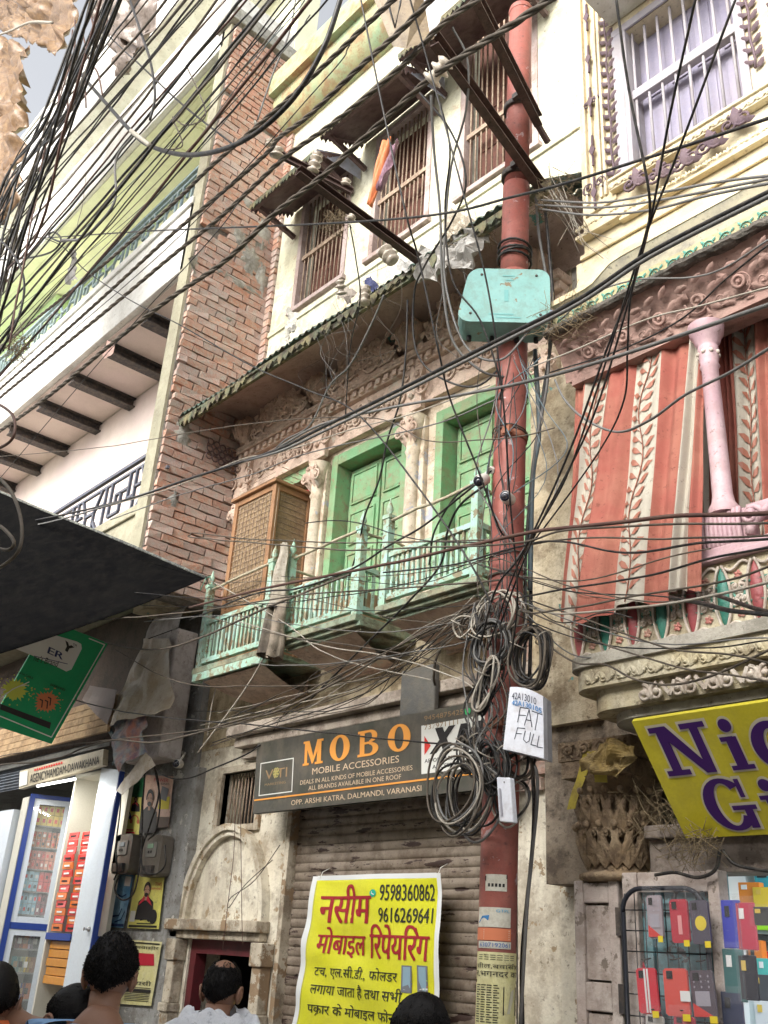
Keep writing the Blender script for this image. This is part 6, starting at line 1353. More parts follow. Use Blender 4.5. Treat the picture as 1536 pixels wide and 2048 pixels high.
# twisted service bundles running up the lane
TW = 'thick twisted cable bundles along the lane'
for pts, Y, r, lb_ in (
    ([(-60, 740), (50, 655), (200, 535), (340, 413), (420, 335), (594, 182), (744, 39), (830, -40)], (3.1, 2.0), .008, 'uppermost twisted cable bundle crossing the top of the brick wall'),
    ([(-60, 830), (60, 725), (200, 600), (340, 472), (450, 380), (535, 305), (557, 276), (620, 229), (724, 130), (800, 62), (880, -20)], (3.1, 2.0), .008, 'twisted cable bundle tied at the tip of the short black bar'),
    ([(-60, 850), (0, 795), (200, 632), (340, 515), (434, 440), (508, 372), (573, 312), (661, 250), (781, 153), (841, 94), (883, 50), (968, -10), (1010, -40)], (3.0, 2.2), .0085, 'twisted cable bundle passing over the middle insulator to the long cross arm'),
    ([(-60, 905), (0, 862), (100, 790), (220, 690), (340, 597), (450, 522), (552, 425), (646, 351), (760, 247), (846, 169), (905, 125), (1000, 65), (1098, 0), (1140, -30)], (2.9, 2.2), .0095, 'lowest twisted cable bundle reaching the greasy insulator in front of the pole')):
    cable(pts, Y, r, 1, lb_, TW, twist=3)
# heavy curved cables near the camera
cable([(150, 135), (215, 210), (262, 262), (300, 292), (380, 310), (480, 285), (575, 210), (645, 100), (690, -30)], 1.6, .0125, 0, 'very thick black cable sagging in a wide loop at the top', seg=12)
cable([(262, 262), (280, 276), (300, 291)], 1.59, .0145, 3, 'pale sleeve clamped on the thick sagging cable', cat='cable sleeve')
cable([(150, 135), (195, 65), (260, 112), (360, 205), (470, 292)], (1.8, 1.9), .0065, 0, 'black cable slanting down behind the thick loop', seg=10)
cable([(595, -30), (580, 60), (545, 150), (515, 240)], 2.6, .007, 2, 'grey cable hanging down in front of the brick wall top', seg=10)
cable([(250, -30), (280, 60), (300, 120), (310, 190), (300, 240)], 1.5, .008, 0, 'thick black cable dropping among the upper left bundles', seg=8)
cable([(0, 497), (60, 478), (105, 475), (300, 462), (768, 440), (1040, 390), (1300, 314), (1536, 237), (1600, 215)], (3.0, 2.2), .0062, 0, 'straight black cable crossing the whole upper picture', seg=8)
cable([(-30, 520), (40, 518), (100, 505), (122, 480), (108, 464), (98, 472), (120, 483), (150, 478)], 2.0, .008, 0, 'black hooked cable end looped over the straight wire at left', seg=8)
cable([(-20, 450), (60, 470), (120, 490), (170, 540), (260, 600), (360, 650), (500, 730), (610, 778), (715, 828), (844, 985), (945, 1134), (1005, 1260)], (2.4, 3.3), .0052, 0, 'black cable running diagonally down across the carved doors', seg=8)
for i, (off, r) in enumerate(((0, .0085), (9, .0075))):
    cable([(1600, 355 + off), (1536, 385 + off), (1300, 505 + off), (1158, 598 + off), (1000, 678 + off), (768, 795 + off), (640, 857 + off), (560, 897 + off * .6), (480, 925), (380, 957), (250, 1000), (100, 1035 + off), (-40, 1060 + off)], (2.2, 3.1), r, (0, 2)[i], ('heavy double cable from upper right to the balcony cabinet, upper strand', 'heavy double cable from upper right to the balcony cabinet, lower strand')[i], 'heavy double cable')
cable([(1600, 590), (1536, 610), (1258, 705), (1068, 760), (920, 790), (768, 818), (640, 850), (560, 893)], (2.3, 3.2), .0075, 2, 'grey cable across the curtain top down to the carved cornice')
cable([(1600, 660), (1536, 698), (1460, 745), (1370, 790), (1300, 840), (1235, 864), (1170, 838), (1130, 800), (1110, 760)], (2.6, 3.4), .0058, 2, 'sagging grey cable drooping in front of the striped curtain')
cable([(1600, 560), (1536, 575), (1400, 612), (1290, 640), (1150, 700), (1060, 735)], (2.8, 3.4), .004, 3, 'thin pale wire looping along the carved beam')
cable([(1536, 480), (1450, 535), (1380, 555), (1270, 560), (1180, 590), (1120, 640)], (2.9, 3.4), .004, 2, 'pale wire pair under the mossy beam edge')
cable([(1536, 490), (1450, 560), (1360, 640), (1240, 700), (1100, 745)], (2.9, 3.5), .0042, 0, 'thin black wire crossing the carved beam diagonally')
for i, (p_) in enumerate(([(1076, 400), (1200, 405), (1320, 385), (1450, 362), (1600, 345)], [(1076, 410), (1200, 415), (1320, 400), (1450, 375), (1600, 345)], [(1080, 418), (1180, 430), (1300, 420), (1420, 390), (1600, 355)])):
    cable(p_, (3.62, 2.8), .0065, 2, 'grey drop wire fanning right from the end of the long cross arm', 'three grey wires fanning from the long cross arm')
# cables dropping past the pole
DR = [([(718, -20), (760, 190), (810, 420), (838, 520), (876, 696), (901, 800), (960, 950), (1000, 1060), (1028, 1080)], (2.0, 3.3), .0048, 0, 'black cable falling from the top centre past the turquoise box, left one'),
      ([(815, -20), (860, 140), (925, 380), (975, 573), (1006, 800), (1020, 1000), (1035, 1190), (1020, 1330)], (2.0, 3.35), .0048, 0, 'black cable falling from the lamp housing across the turquoise box'),
      ([(1230, -20), (1258, 180), (1298, 385), (1292, 470), (1268, 560), (1213, 700), (1140, 900), (1048, 1100), (993, 1175), (960, 1290)], (2.0, 3.4), .0050, 0, 'black cable crossing the lilac window and falling past the curtain, left one'),
      ([(1395, -20), (1340, 230), (1303, 430), (1258, 600), (1180, 850), (1065, 1080), (1000, 1250)], (2.0, 3.4), .0048, 0, 'black cable crossing the lilac window to the pole coils, middle one'),
      ([(1478, -20), (1358, 300), (1303, 440), (1262, 560), (1200, 760), (1130, 960), (1040, 1120), (975, 1300)], (2.0, 3.42), .0046, 0, 'black cable from the upper right corner to the pole coils'),
      ([(1298, 440), (1262, 590), (1255, 700), (1248, 800), (1200, 900), (1100, 1040), (1020, 1140)], (2.4, 3.4), .0042, 0, 'thin black cable drooping over the red curtain stripe'),
      ([(862, 190), (868, 300), (880, 420), (885, 560), (905, 680), (960, 740), (1010, 755)], (2.6, 3.5), .0075, 2, 'grey cable looping from the greasy insulator under the turquoise box'),
      ([(905, 55), (935, 120), (932, 220), (905, 320), (893, 420), (890, 560), (930, 690), (1000, 720), (1060, 660)], (2.6, 3.5), .0068, 2, 'pale grey cable hanging from the greasy insulator in a long loop'),
      ([(830, 175), (900, 260), (932, 360), (905, 440), (850, 530), (828, 590), (832, 700), (880, 755), (960, 770), (1035, 690)], (2.7, 3.55), .0065, 0, 'black cable curling down left of the turquoise box'),
      ([(880, 205), (900, 300), (890, 420), (905, 560), (960, 640), (1000, 760), (1000, 800)], (2.6, 3.5), .0055, 0, 'black cable curling under the turquoise box towards the pole'),
      ([(700, 450), (712, 520), (720, 600), (700, 700), (690, 850)], (2.9, 3.9), .0045, 0, 'black wire hanging from the tube arm over the eave'),
      ([(815, 600), (812, 700), (800, 800), (775, 880), (758, 960), (730, 1030), (718, 1090), (700, 1150), (690, 1200)], (3.6, 4.1), .0070, 0, 'black cable hanging down the front of the carved house to the middle post'),
      ([(768, 590), (742, 650), (700, 730), (660, 770), (620, 850), (570, 880), (545, 905)], (3.6, 3.9), .0075, 2, 'wavy silver cable across the carved pediment'),
      ([(1072, 395), (1078, 470), (1098, 600), (1095, 760), (1070, 900), (1052, 1100), (1050, 1300), (1040, 1480), (1075, 1560), (1055, 1800), (1040, 2060)], (3.68, 3.75), .009, 2, 'grey conduit cable running down right of the pole'),
      ([(1088, 395), (1098, 500), (1106, 640), (1085, 800), (1062, 1000), (1062, 1240), (1058, 1430), (1068, 1640), (1045, 1900), (1045, 2060)], (3.70, 3.78), .010, 0, 'black conduit cable running down right of the pole'),
      ([(1070, 700), (1078, 860), (1065, 960), (1060, 1180)], 3.72, .014, 5, 'blue grey flat pipe beside the pole above the coils')]
for p_, Y, r, m, lb_ in DR: cable(p_, Y, r, m, lb_, 'cables dropping past the red pole')
# lines crossing in front of the balconies and curtain
HZ = [([(1600, 1020), (1536, 1026), (1330, 1035), (1140, 1055), (1050, 1067), (900, 1100), (768, 1130), (560, 1170), (380, 1215)], (2.6, 3.4), .0085, 4, 'stout brown cable across the curtain and balconies'),
      ([(1600, 1045), (1330, 1050), (1130, 1060), (1040, 1085), (850, 1095), (700, 1100), (560, 1090), (390, 1075), (380, 1070), (395, 1066), (500, 1078), (700, 1085), (1000, 1080)], (2.7, 3.6), .0045, 1, 'dusty wire doubled back near the bare brick wall'),
      ([(1600, 1075), (1420, 1085), (1250, 1105), (1130, 1085), (1050, 1090), (900, 1130), (768, 1145)], (2.7, 3.5), .0048, 0, 'black wire under the stout brown cable'),
      ([(1600, 1068), (1350, 1078), (1200, 1076), (1080, 1085), (1010, 1100)], (2.7, 3.5), .004, 1, 'dusty wire just below the pink bolster'),
      ([(1600, 1085), (1450, 1110), (1300, 1150), (1180, 1170), (1060, 1190), (1020, 1200)], (2.7, 3.5), .0045, 0, 'black wire falling left across the curtain hem'),
      ([(1600, 1110), (1450, 1160), (1280, 1190), (1150, 1215), (1060, 1225), (1010, 1210)], (2.7, 3.5), .0042, 1, 'dusty wire over the lower curtain hem'),
      ([(1600, 1150), (1420, 1190), (1300, 1212), (1200, 1222), (1120, 1228), (1060, 1215)], (2.7, 3.5), .0050, 3, 'pale wire below the curtain hem over the lozenge parapet'),
      ([(1340, 1195), (1400, 1205), (1470, 1220), (1600, 1232)], (3.2, 2.7), .009, 0, 'thick black cable emerging from under the curtain, lower one'),
      ([(1430, 1190), (1500, 1212), (1600, 1238)], (3.2, 2.7), .008, 0, 'thick black cable emerging from under the curtain, upper one'),
      ([(1040, 1215), (1140, 1260), (1240, 1300), (1360, 1335), (1450, 1350), (1600, 1375)], (3.4, 3.0), .0042, 1, 'dusty wire sloping right over the lozenge parapet'),
      ([(1060, 1200), (1200, 1250), (1330, 1295), (1460, 1310), (1600, 1345)], (3.4, 3.0), .0042, 1, 'second dusty wire sloping right over the lozenge parapet'),
      ([(1075, 1275), (1150, 1325), (1210, 1330), (1270, 1360), (1340, 1370), (1440, 1345), (1600, 1270)], (3.5, 3.1), .0048, 1, 'sagging dusty wire under the palmette band'),
      ([(980, 770), (900, 800), (800, 835), (700, 860), (560, 905), (480, 920), (330, 980), (150, 1030)], (3.4, 3.2), .004, 3, 'thin pale wire from the pole across the green doors'),
      ([(990, 800), (880, 845), (760, 875), (620, 905), (500, 950), (360, 990), (220, 1040)], (3.4, 3.2), .0042, 2, 'thin grey wire from the pole across the green doors'),
      ([(985, 940), (930, 985), (850, 1050), (780, 1090), (700, 1140), (600, 1175), (500, 1190), (380, 1240)], (3.5, 3.7), .0065, 0, 'black cable from the upper camera along the balcony rails'),
      ([(975, 965), (920, 1010), (895, 1060), (880, 1130), (820, 1200), (760, 1260), (700, 1320), (620, 1400)], (3.5, 4.0), .0072, 0, 'thick black cable from the upper camera down across the balcony nearest the pole'),
      ([(960, 960), (910, 995), (870, 1060), (860, 1120), (850, 1170)], (3.5, 4.1), .0065, 0, 'black cable drooping behind the balcony rail nearest the pole'),
      ([(-20, 915), (200, 895), (380, 865), (520, 845), (650, 835), (768, 840), (850, 880), (960, 880), (1050, 870), (1110, 855)], (3.2, 3.4), .0035, 1, 'thin twisted line strung across the whole carved house'),
      ([(210, 1285), (260, 1296), (320, 1298), (390, 1280), (470, 1245), (560, 1205), (700, 1150)], (3.6, 3.5), .0075, 1, 'dusty thick cable sagging from the green sign to the balconies'),
      ([(-20, 1265), (60, 1250), (200, 1240), (400, 1222), (600, 1190), (760, 1180), (1000, 1160)], (3.0, 3.5), .005, 1, 'dusty wire crossing low in front of the three balconies'),
      ([(-20, 1530), (60, 1525), (120, 1515), (170, 1495), (230, 1480), (300, 1485), (380, 1470), (480, 1440), (560, 1420), (700, 1350), (800, 1290), (960, 1200)], (3.3, 3.7), .0072, 1, 'dusty cable rising from the agency shop to the pole'),
      ([(-20, 1515), (140, 1490), (260, 1475), (420, 1458), (520, 1430), (640, 1370), (780, 1300), (980, 1200)], (3.3, 3.6), .0045, 1, 'thin dusty wire parallel to the rising cable over the torn banner'),
      ([(230, 1300), (320, 1350), (400, 1372), (500, 1372), (640, 1370), (800, 1350)], (3.6, 3.8), .004, 1, 'thin wire drooping in front of the hanging tarpaulin'),
      ([(150, 1400), (230, 1420), (330, 1435), (450, 1445), (560, 1455), (700, 1470), (880, 1487), (980, 1485)], (3.6, 3.6), .0052, 0, 'black wire stretched across the top of the orange lettered sign'),
      ([(285, 1505), (330, 1552), (380, 1555), (430, 1535), (490, 1510), (520, 1490)], (4.0, 4.2), .006, 0, 'black cable looping over the grey pier beside the dome camera'),
      ([(470, 1240), (640, 1290), (760, 1310), (900, 1350), (960, 1385)], (3.7, 3.6), .0045, 3, 'pale wire slanting down to the white coils'),
      ([(400, 1230), (560, 1270), (700, 1290), (860, 1320), (950, 1360)], (3.7, 3.6), .004, 1, 'dusty wire slanting down under the middle balcony'),
      ([(420, 1160), (560, 1240), (640, 1300), (720, 1330), (860, 1360)], (3.9, 3.7), .0045, 3, 'pale wire tied to the tip of the black tarpaulin'),
      ([(395, 1505), (460, 1420), (510, 1345), (560, 1260), (610, 1200)], (3.8, 4.0), .0055, 3, 'pale stiff wire leaning up from the ledge to the first balcony'),
      ([(415, 1470), (425, 1400), (445, 1330), (440, 1300)], (4.1, 4.15), .006, 3, 'pale stick hanging under the first balcony'),
      ([(940, 1210), (880, 1300), (868, 1350), (870, 1370)], (4.0, 4.2), .009, 1, 'dark brown cable curling down to the ledge behind the grey board')]
for p_, Y, r, m, lb_ in HZ: cable(p_, Y, r, m, lb_, 'wires in front of the balconies', wob=.006)
# dense run at the upper left: parallel lines
random.seed(33)
dense = 'dense tangle of street cables at the upper left'
for i in range(21):
    y0, x1 = 330 + 430 * (i / 20) ** .9 + ru(-20, 20), 0
    top = y0 * .86 + ru(-30, 30); m = random.choice([0, 0, 0, 4, 1, 5, 0])
    mid = (top * .51 + ru(-9, 9), (y0 - 20) * .5 + ru(-8, 12))
    cable([(-40, y0 + 40), (0, y0), mid, (top, -20), (top + 30, -60)], (ru(1.3, 2.4), ru(1.0, 2.0)), ru(.0035, .0105), m, 'one of many slack cables packed together at the upper left corner', dense, seg=8, wob=.012)
for i in range(22):
    x0 = ru(-25, 60); x1 = ru(170, 270)
    cable([(x0 - 40, ru(500, 760)), (x0 + 20, ru(330, 480)), ((x0 + x1) / 2 + ru(-15, 15), ru(180, 260)), (x1, -30)], (ru(1.2, 1.8), ru(.9, 1.5)), ru(.004, .010), random.choice([0, 0, 0, 4, 1]), 'one of the steep dark cables bunched at the upper left edge', 'steep cable bunch at the upper left edge', seg=8, wob=.01)
for i, (a, b_, c) in enumerate((((0, 645), (300, 400), (560, 110)), ((-20, 800), (330, 500), (640, 170)), ((30, 660), (290, 410), (620, -30)), ((-20, 980), (220, 700), (420, 480)), ((60, 560), (300, 330), (560, 60)), ((-20, 700), (250, 430), (480, 190)))):
    cable([a, b_, c, (c[0] + 60, c[1] - 80)], (2.6, 2.0), .0035, (2, 0, 2, 0, 5, 1)[i], ['thin grey line over the lemon ceiling, upper one', 'thin black line over the lemon ceiling', 'thin grey line running up past the brick wall top', 'thin black line over the pink ceiling beams', 'blue grey line along the top fascia', 'dusty line along the top fascia'][i], 'single lines over the lemon ceiling', seg=8)
# broken stubs
for i, p_ in enumerate(([(165, 65), (178, 120), (195, 145), (205, 190)], [(150, 40), (148, 100), (120, 180), (118, 212)], [(180, 20), (195, 110), (172, 145), (172, 215)], [(215, 30), (210, 80), (190, 120), (130, 225)], [(145, 60), (140, 130), (134, 228)])):
    cable(p_, 1.5, .0065, 4, 'frayed brown cable stub dangling at the upper left', 'frayed brown cable stubs')
cable([(268, 270), (232, 320), (230, 400), (195, 450), (160, 478), (125, 480)], 1.7, .0085, 2, 'pale grey cable sagging from the thick loop over the lemon ceiling', seg=8)
cable([(372, 130), (408, 210), (405, 240), (368, 250), (345, 235), (365, 290), (330, 300)], 1.7, .004, 1, 'thin curly wire near the top centre left', seg=8)
cable([(-20, 905), (18, 885), (30, 860), (25, 830), (0, 810), (-20, 805)], 1.2, .007, 4, 'brown cable loop at the left edge above the tarpaulin')
cable([(-20, 940), (20, 980), (42, 1040), (38, 1100), (0, 1135), (-20, 1140)], 1.2, .0075, 1, 'large grey brown cable loop hanging over the black tarpaulin'); cable([(-20, 1040), (10, 1060), (28, 1085), (15, 1100), (-20, 1092)], 1.2, .0075, 1, 'small cable loop over the black tarpaulin at the left edge')
cable([(-30, 455), (20, 500), (48, 560), (35, 640), (-10, 720)], 1.3, .007, 0, 'black cable arc at the left edge', seg=8)
# random thin wires: tangle between eave, arms and pole
random.seed(8)
for i in range(26):
    x = ru(600, 1000); y = 640 - (x - 600) * .55 + ru(-60, 60); L_ = ru(60, 190)
    cable([(x, y), (x + ru(-30, 30), y + L_ * .4), (x + ru(-50, 50), y + L_ * .8), (x + ru(-40, 60), y + L_)], (3.7, 3.75), ru(.0010, .0018), random.choice([0, 1, 2, 1]), 'hair thin loose wire tangled around the eave', 'loose hair thin wires around the eave', seg=5, wob=.02)
for i in range(17):
    x0, y0 = ru(940, 1060), ru(1080, 1260); x1 = random.choice([ru(380, 700), ru(1100, 1560)]); y1 = y0 + ru(-60, 150)
    cable([(x0, y0), ((x0 + x1) / 2, (y0 + y1) / 2 + ru(10, 50)), (x1, y1), (x1 + (x1 - x0) * .3, y1 + ru(-20, 20))], (3.45, ru(3.2, 3.9)), ru(.0018, .0036), random.choice([0, 1, 1, 0, 2]), 'thin slack wire spreading out from the cable knot on the pole', 'thin wires spreading from the pole', seg=7, wob=.01)
for i in range(14):
    x0, y0 = ru(960, 1040), ru(690, 760); y1 = ru(900, 1500)
    cable([(x0 + ru(0, 60), y0), (x0 + ru(-50, 90), (y0 * 2 + y1) / 3), (x0 + ru(-60, 110), (y0 + 2 * y1) / 3), (ru(960, 1060), y1)], (3.5, 3.45), ru(.0022, .0045), random.choice([0, 0, 1, 2, 5]), 'slack wire trailing down the pole from the turquoise box', 'slack wires down the pole', seg=7, wob=.015)
for i in range(13):
    x0, y0 = ru(700, 1000), ru(1180, 1260)
    cable([(960 + ru(-20, 40), ru(1180, 1240)), (ru(800, 900), ru(1240, 1320)), (ru(620, 760), ru(1330, 1420)), (ru(380, 560), ru(1420, 1500))], (3.5, 4.1), ru(.002, .004), random.choice([0, 1, 1, 3]), 'thin wire slung from the pole to the ledge over the shop', 'wires slung over the shop ledge', seg=7, wob=.02)
for i in range(12):
    x0 = ru(1085, 1130); cable([(x0, ru(330, 420)), (x0 + ru(20, 60), ru(430, 470)), (x0 + ru(20, 120), ru(440, 520))], (3.6, 3.62), .002, random.choice([1, 3]), 'dry straw like strand by the end of the long cross arm', 'dry strands by the cross arm', seg=5, wob=.02)
# drop wires over posters and door
for p_, lb_ in (([(470, 1600), (468, 1700), (458, 1790), (445, 1900)], 'thin red brown wire hanging in front of the arched niche, left one'), ([(480, 1560), (482, 1700), (484, 1850), (486, 1890)], 'thin red brown wire hanging in front of the arched niche, right one')): cable(p_, 4.3, .003, 4, lb_, seg=6)
cable([(560, 1690), (510, 1760), (462, 1795), (458, 1815), (490, 1770), (545, 1720)], 4.3, .0035, 1, 'tangled wire end stuck on the arched niche', seg=6)

# coils of spare cable on the pole
def coil(cx, cy, rx, ry, Y, n, m, label, r=.006, tilt=0, spread=.03, yaw=0, seed=0):
    random.seed(seed); c = PY(cx, cy, Y); s_ = (c - CAM).length / FPX; t = thing('cable_coil', label, 'cable coil', tuple(c), 'coils of spare cable on the pole')
    ca, sa = math.cos(tilt), math.sin(tilt); ux = V((math.cos(yaw), math.sin(yaw), 0))
    for k in range(n):
        q = MB(); rr = 1 + ru(-.13, .10); dx, dz, dy = ru(-spread, spread) * .5, ru(-spread, spread) * .5, ru(-spread, spread); ph = ru(0, 6)
        pts = []
        for i in range(30):
            a = 2 * PI * i / 30; w1 = 1 + .03 * math.sin(3 * a + ph); X, Z = rx * s_ * 1.35 * rr * w1 * math.cos(a), ry * s_ * 1.05 * rr * w1 * math.sin(a)
            X, Z = X * ca - Z * sa, X * sa + Z * ca; pts.append(c + ux * (X * .84 + dx) + V((0, dy + .012 * math.sin(2 * a + ph), Z + dz)))
        q.tube(pts, r * ru(.8, 1.1), 6, closed=True); q.build('turn', CB[random.choice(m)], t)
    for a in (.6, 2.6):
        q = MB(); pc = c + ux * (rx * s_ * 1.13 * math.cos(a)) + V((0, 0, ry * s_ * 1.05 * math.sin(a))); rad = V((math.cos(a) * ux.x, 0, math.sin(a)))
        q.tube([pc + rad.normalized() * .045 * math.cos(b_) + V((0, .04 * math.sin(b_), 0)) for b_ in [j * PI / 5 for j in range(10)]], .003, 4, closed=True); q.build('tie', CB[3], t)
coil(980, 1290, 40, 44, 3.42, 10, [0, 0, 1, 2], 'round coil of black and grey cable left of the pole above the white box', seed=1)
coil(1062, 1312, 34, 52, 3.44, 11, [0, 0, 1], 'tall coil of black cable right of the pole above the white box', tilt=-.1, seed=2)
coil(1000, 1230, 42, 40, 3.46, 7, [3, 2, 0, 3], 'loose coil of pale cable wound over the pole top of the knot', seed=3, spread=.05)
coil(935, 1253, 26, 22, 3.44, 4, [1, 3], 'small loose coil sticking out left of the cable knot', seed=4)
coil(930, 1585, 52, 66, 3.40, 14, [0, 1, 3, 2, 0], 'big loose coil of pale and black cable in front of the sign corner', r=.0058, spread=.09, tilt=.2, seed=5)
coil(975, 1370, 14, 50, 3.40, 8, [2, 3, 0], 'narrow bundle of folded pale cable left of the white box', tilt=-.5, seed=6)
coil(990, 1530, 26, 44, 3.40, 10, [0], 'black coil hanging under the white termination box', tilt=.3, seed=7, spread=.05)
coil(938, 1505, 16, 40, 3.42, 7, [3, 1, 0], 'bundle of pale cable hanging over the sign corner', tilt=.35, seed=8)
coil(1012, 1600, 40, 42, 3.52, 2, [3, 0], 'wide single loop hanging under the small white box', seed=9)
coil(1040, 1530, 28, 22, 3.50, 4, [0, 1], 'flat coil behind the bottom of the termination box', seed=10)
for i in range(16):
    random.seed(60 + i); x = ru(945, 1005); cable([(x, ru(1180, 1240)), (x + ru(-40, 20), 1330), (x + ru(-50, 30), 1420), (ru(930, 1000), 1500), (ru(950, 1010), 1560)], (3.42, 3.40), ru(.003, .0055), random.choice([0, 0, 1, 2]), 'strand of the thick cable trunk strapped to the pole', 'cable trunk strands on the pole', seg=7, wob=.01)
for py in (500, 508, 516, 525): 
    z = at_pole(py); q = MB(); q.tube([polep(z) + V((.1 * math.cos(a), .1 * math.sin(a), .015 * math.sin(a * 1 + py))) for a in [i * PI / 8 for i in range(16)]], .008, 5, closed=True); q.build('cable_wrap', CB[0], pl)
for py in (870, 876, 1120, 1150, 1165): 
    z = at_pole(py); q = MB(); q.tube([polep(z) + V((.098 * math.cos(a), .098 * math.sin(a), .02 * math.sin(a + py))) for a in [i * PI / 8 for i in range(16)]], .004, 5, closed=True); q.build('cable_wrap', CB[1], pl)

# lamp housing hanging at the top
t = thing('street_light', 'dusty beige street light housing with white reflector side hanging at the top centre', 'street light', tuple(PY(830, 60, 2.3)))
P1, P2_, P3, P4 = PY(735, -30, 2.2), PY(788, 95, 2.3), PY(820, 85, 2.42), PY(862, 88, 2.5)
q = MB(); q.add([PY(725, -60, 2.15), PY(785, 92, 2.3), PY(812, 98, 2.34), PY(868, 78, 2.45), PY(905, -60, 2.55), PY(840, -60, 2.35), PY(790, 60, 2.5), PY(850, 50, 2.6), PY(880, -60, 2.75), PY(745, -60, 2.45)], [(0, 1, 2, 5), (2, 3, 4, 5), (0, 1, 6, 9), (3, 4, 8, 7), (1, 2, 3, 7, 6), (6, 7, 8, 9)]); q.build('housing', mat('beige_housing', (.24, .18, .11), (.30, .24, .16), dirt=(.14, .1, .07), damt=.6, scale=6, bump=.2, rough=.5), t)
q = MB(); q.add([PY(838, -60, 2.30), PY(862, 76, 2.42), PY(872, 70, 2.44), PY(906, -60, 2.5)], [(0, 1, 2, 3)]); q.build('reflector', flat('white_reflector', (.85, .86, .88), rough=.3), t, solid=.006)
q = MB(); q.tube([PY(770, -40, 2.2), PY(780, 20, 2.22), PY(790, 55, 2.24), PY(800, 10, 2.22), PY(808, -40, 2.22)], .006, 5); q.build('inlet_wire', CB[0], t)
# plastic sheets at the upper left
M_plast = mat('brown_plastic_sheet', (.20, .115, .055), (.30, .19, .10), dirt=(.09, .05, .03), damt=.5, scale=9, rough=.28, bump=.5, bscale=12)
M_plast2 = mat('dusty_grey_plastic_sheet', (.20, .155, .125), (.28, .23, .20), dirt=(.10, .07, .05), damt=.5, scale=9, rough=.3, bump=.5, bscale=12)
crumple('plastic_sheet', [PY(-60, 480, 1.8), PY(30, 400, 1.8), PY(55, 90, 1.7), PY(-60, 60, 1.7)], M_plast, 'crumpled brown plastic sheet caught in the cables at the left edge', .09, 34, 4.5, seed=2)
crumple('plastic_sheet', [PY(0, 60, 1.9), PY(120, 110, 1.9), PY(170, -60, 1.8), PY(-30, -60, 1.8)], M_plast, 'crumpled brown plastic sheet at the top left corner', .09, 34, 4.5, seed=5)
crumple('plastic_sheet', [PY(190, 60, 2.0), PY(300, 100, 2.0), PY(330, -60, 1.9), PY(170, -60, 1.9)], M_plast2, 'greyish crumpled plastic sheet tangled in the top cables', .09, 34, 4.5, seed=8)
crumple('plastic_sheet', [PY(228, 150, 2.05), PY(250, 150, 2.05), PY(300, 60, 2.0), PY(225, 40, 2.0)], M_plast2, 'narrow torn tail of the greyish plastic sheet', .05, 14, 9, seed=11)
cable([(-20, 75), (20, 62), (60, 45), (105, 45)], 1.5, .012, 3, 'twisted white plastic strip at the upper left', cat='plastic strip', name='plastic_strip')
crumple('cloth_scrap', [PY(130, 568, 2.6), PY(158, 560, 2.6), PY(150, 500, 2.6), PY(146, 500, 2.6)], M_poly, 'dirty cloth scrap dangling on a cord over the pale upper balcony', .03, 8, 9, cat='cloth')
cable([(172, 350), (165, 410), (155, 450), (150, 505)], 2.6, .004, 3, 'pale cord holding the dirty cloth scrap')
crumple('cloth_scrap', [PY(205, 718, 2.88), PY(225, 712, 2.88), PY(235, 682, 2.88), PY(212, 680, 2.88)], flat('pinkish_rag', (.40, .26, .22), bump=.4, bscale=50), 'pinkish rag knotted on the lowest twisted cable bundle', .02, 8, 12, cat='cloth')

# black tarpaulin awning
M_tarp = mat('black_tarpaulin', (.0028, .0028, .0032), (.004, .004, .004), dirt=(.010, .009, .008), damt=.4, scale=5, rough=.85, bump=.5, bscale=9, spec=.02)
tip = PY(412, 1156, 3.72); A = PY(-150, 925, 2.5); B_ = PY(-150, 1350, 2.0)
def tf(u, v):       # u: tip -> far edge; v: upper edge -> lower edge
    top = tip.lerp(A, u); lo_ = tip.lerp(B_, u) + V((0, 0, -.05 * math.sin(PI * u) ** .8)); p = top.lerp(lo_, v)
    f_ = (math.sin(v * 23 + 2 * math.sin(u * 3)) * .03 + math.sin(v * 51 + u * 4) * .010) * (u ** .6) * (1 - u * .3) + .05 * mnoise.noise(V((u * 3, v * 4, 0))) * u
    return p + V((0, f_, f_ * .6 - .06 * math.sin(PI * v) * u))
q = MB(); q.sheet(tf, 50, 44); q.build('tarpaulin', M_tarp, label='black tarpaulin awning stretched to a point by the first green balcony', cat='tarpaulin', solid=.003)
q = MB(); q.tube([tf(u / 20, 0) + V((0, 0, .004)) for u in range(21)], .014, 6); q.build('hem_rope', mat('tarp_hem', (.06, .06, .06), dirt=(.3, .32, .26), damt=.5, scale=12), label='dusty hem rope along the upper edge of the black tarpaulin', cat='rope')
q = MB(); q.tube([tip, PY(424, 1152, 4.15), PY(432, 1172, 4.17)], .007, 5); q.tube([tip, PY(418, 1170, 4.0), PY(420, 1180, 4.12)], .004, 5); q.tube([tip, PY(400, 1182, 3.7)], .004, 4); q.build('green_cord', flat('green_cord_c', (.15, .32, .24)), label='frayed green cord tying the tarpaulin tip to the balcony post', cat='cord')
# steel ledge over lower left balcony
q = MB(); q.box(-13, -7.62, 3.50, 3.60, 4.55, 4.60); q.build('drip_ledge', mat('grey_blue_ledge', (.30, .34, .36), dirt=(.2, .18, .15), damt=.5, bump=.2), label='grey blue metal ledge under the slate fretwork railing', cat='ledge')

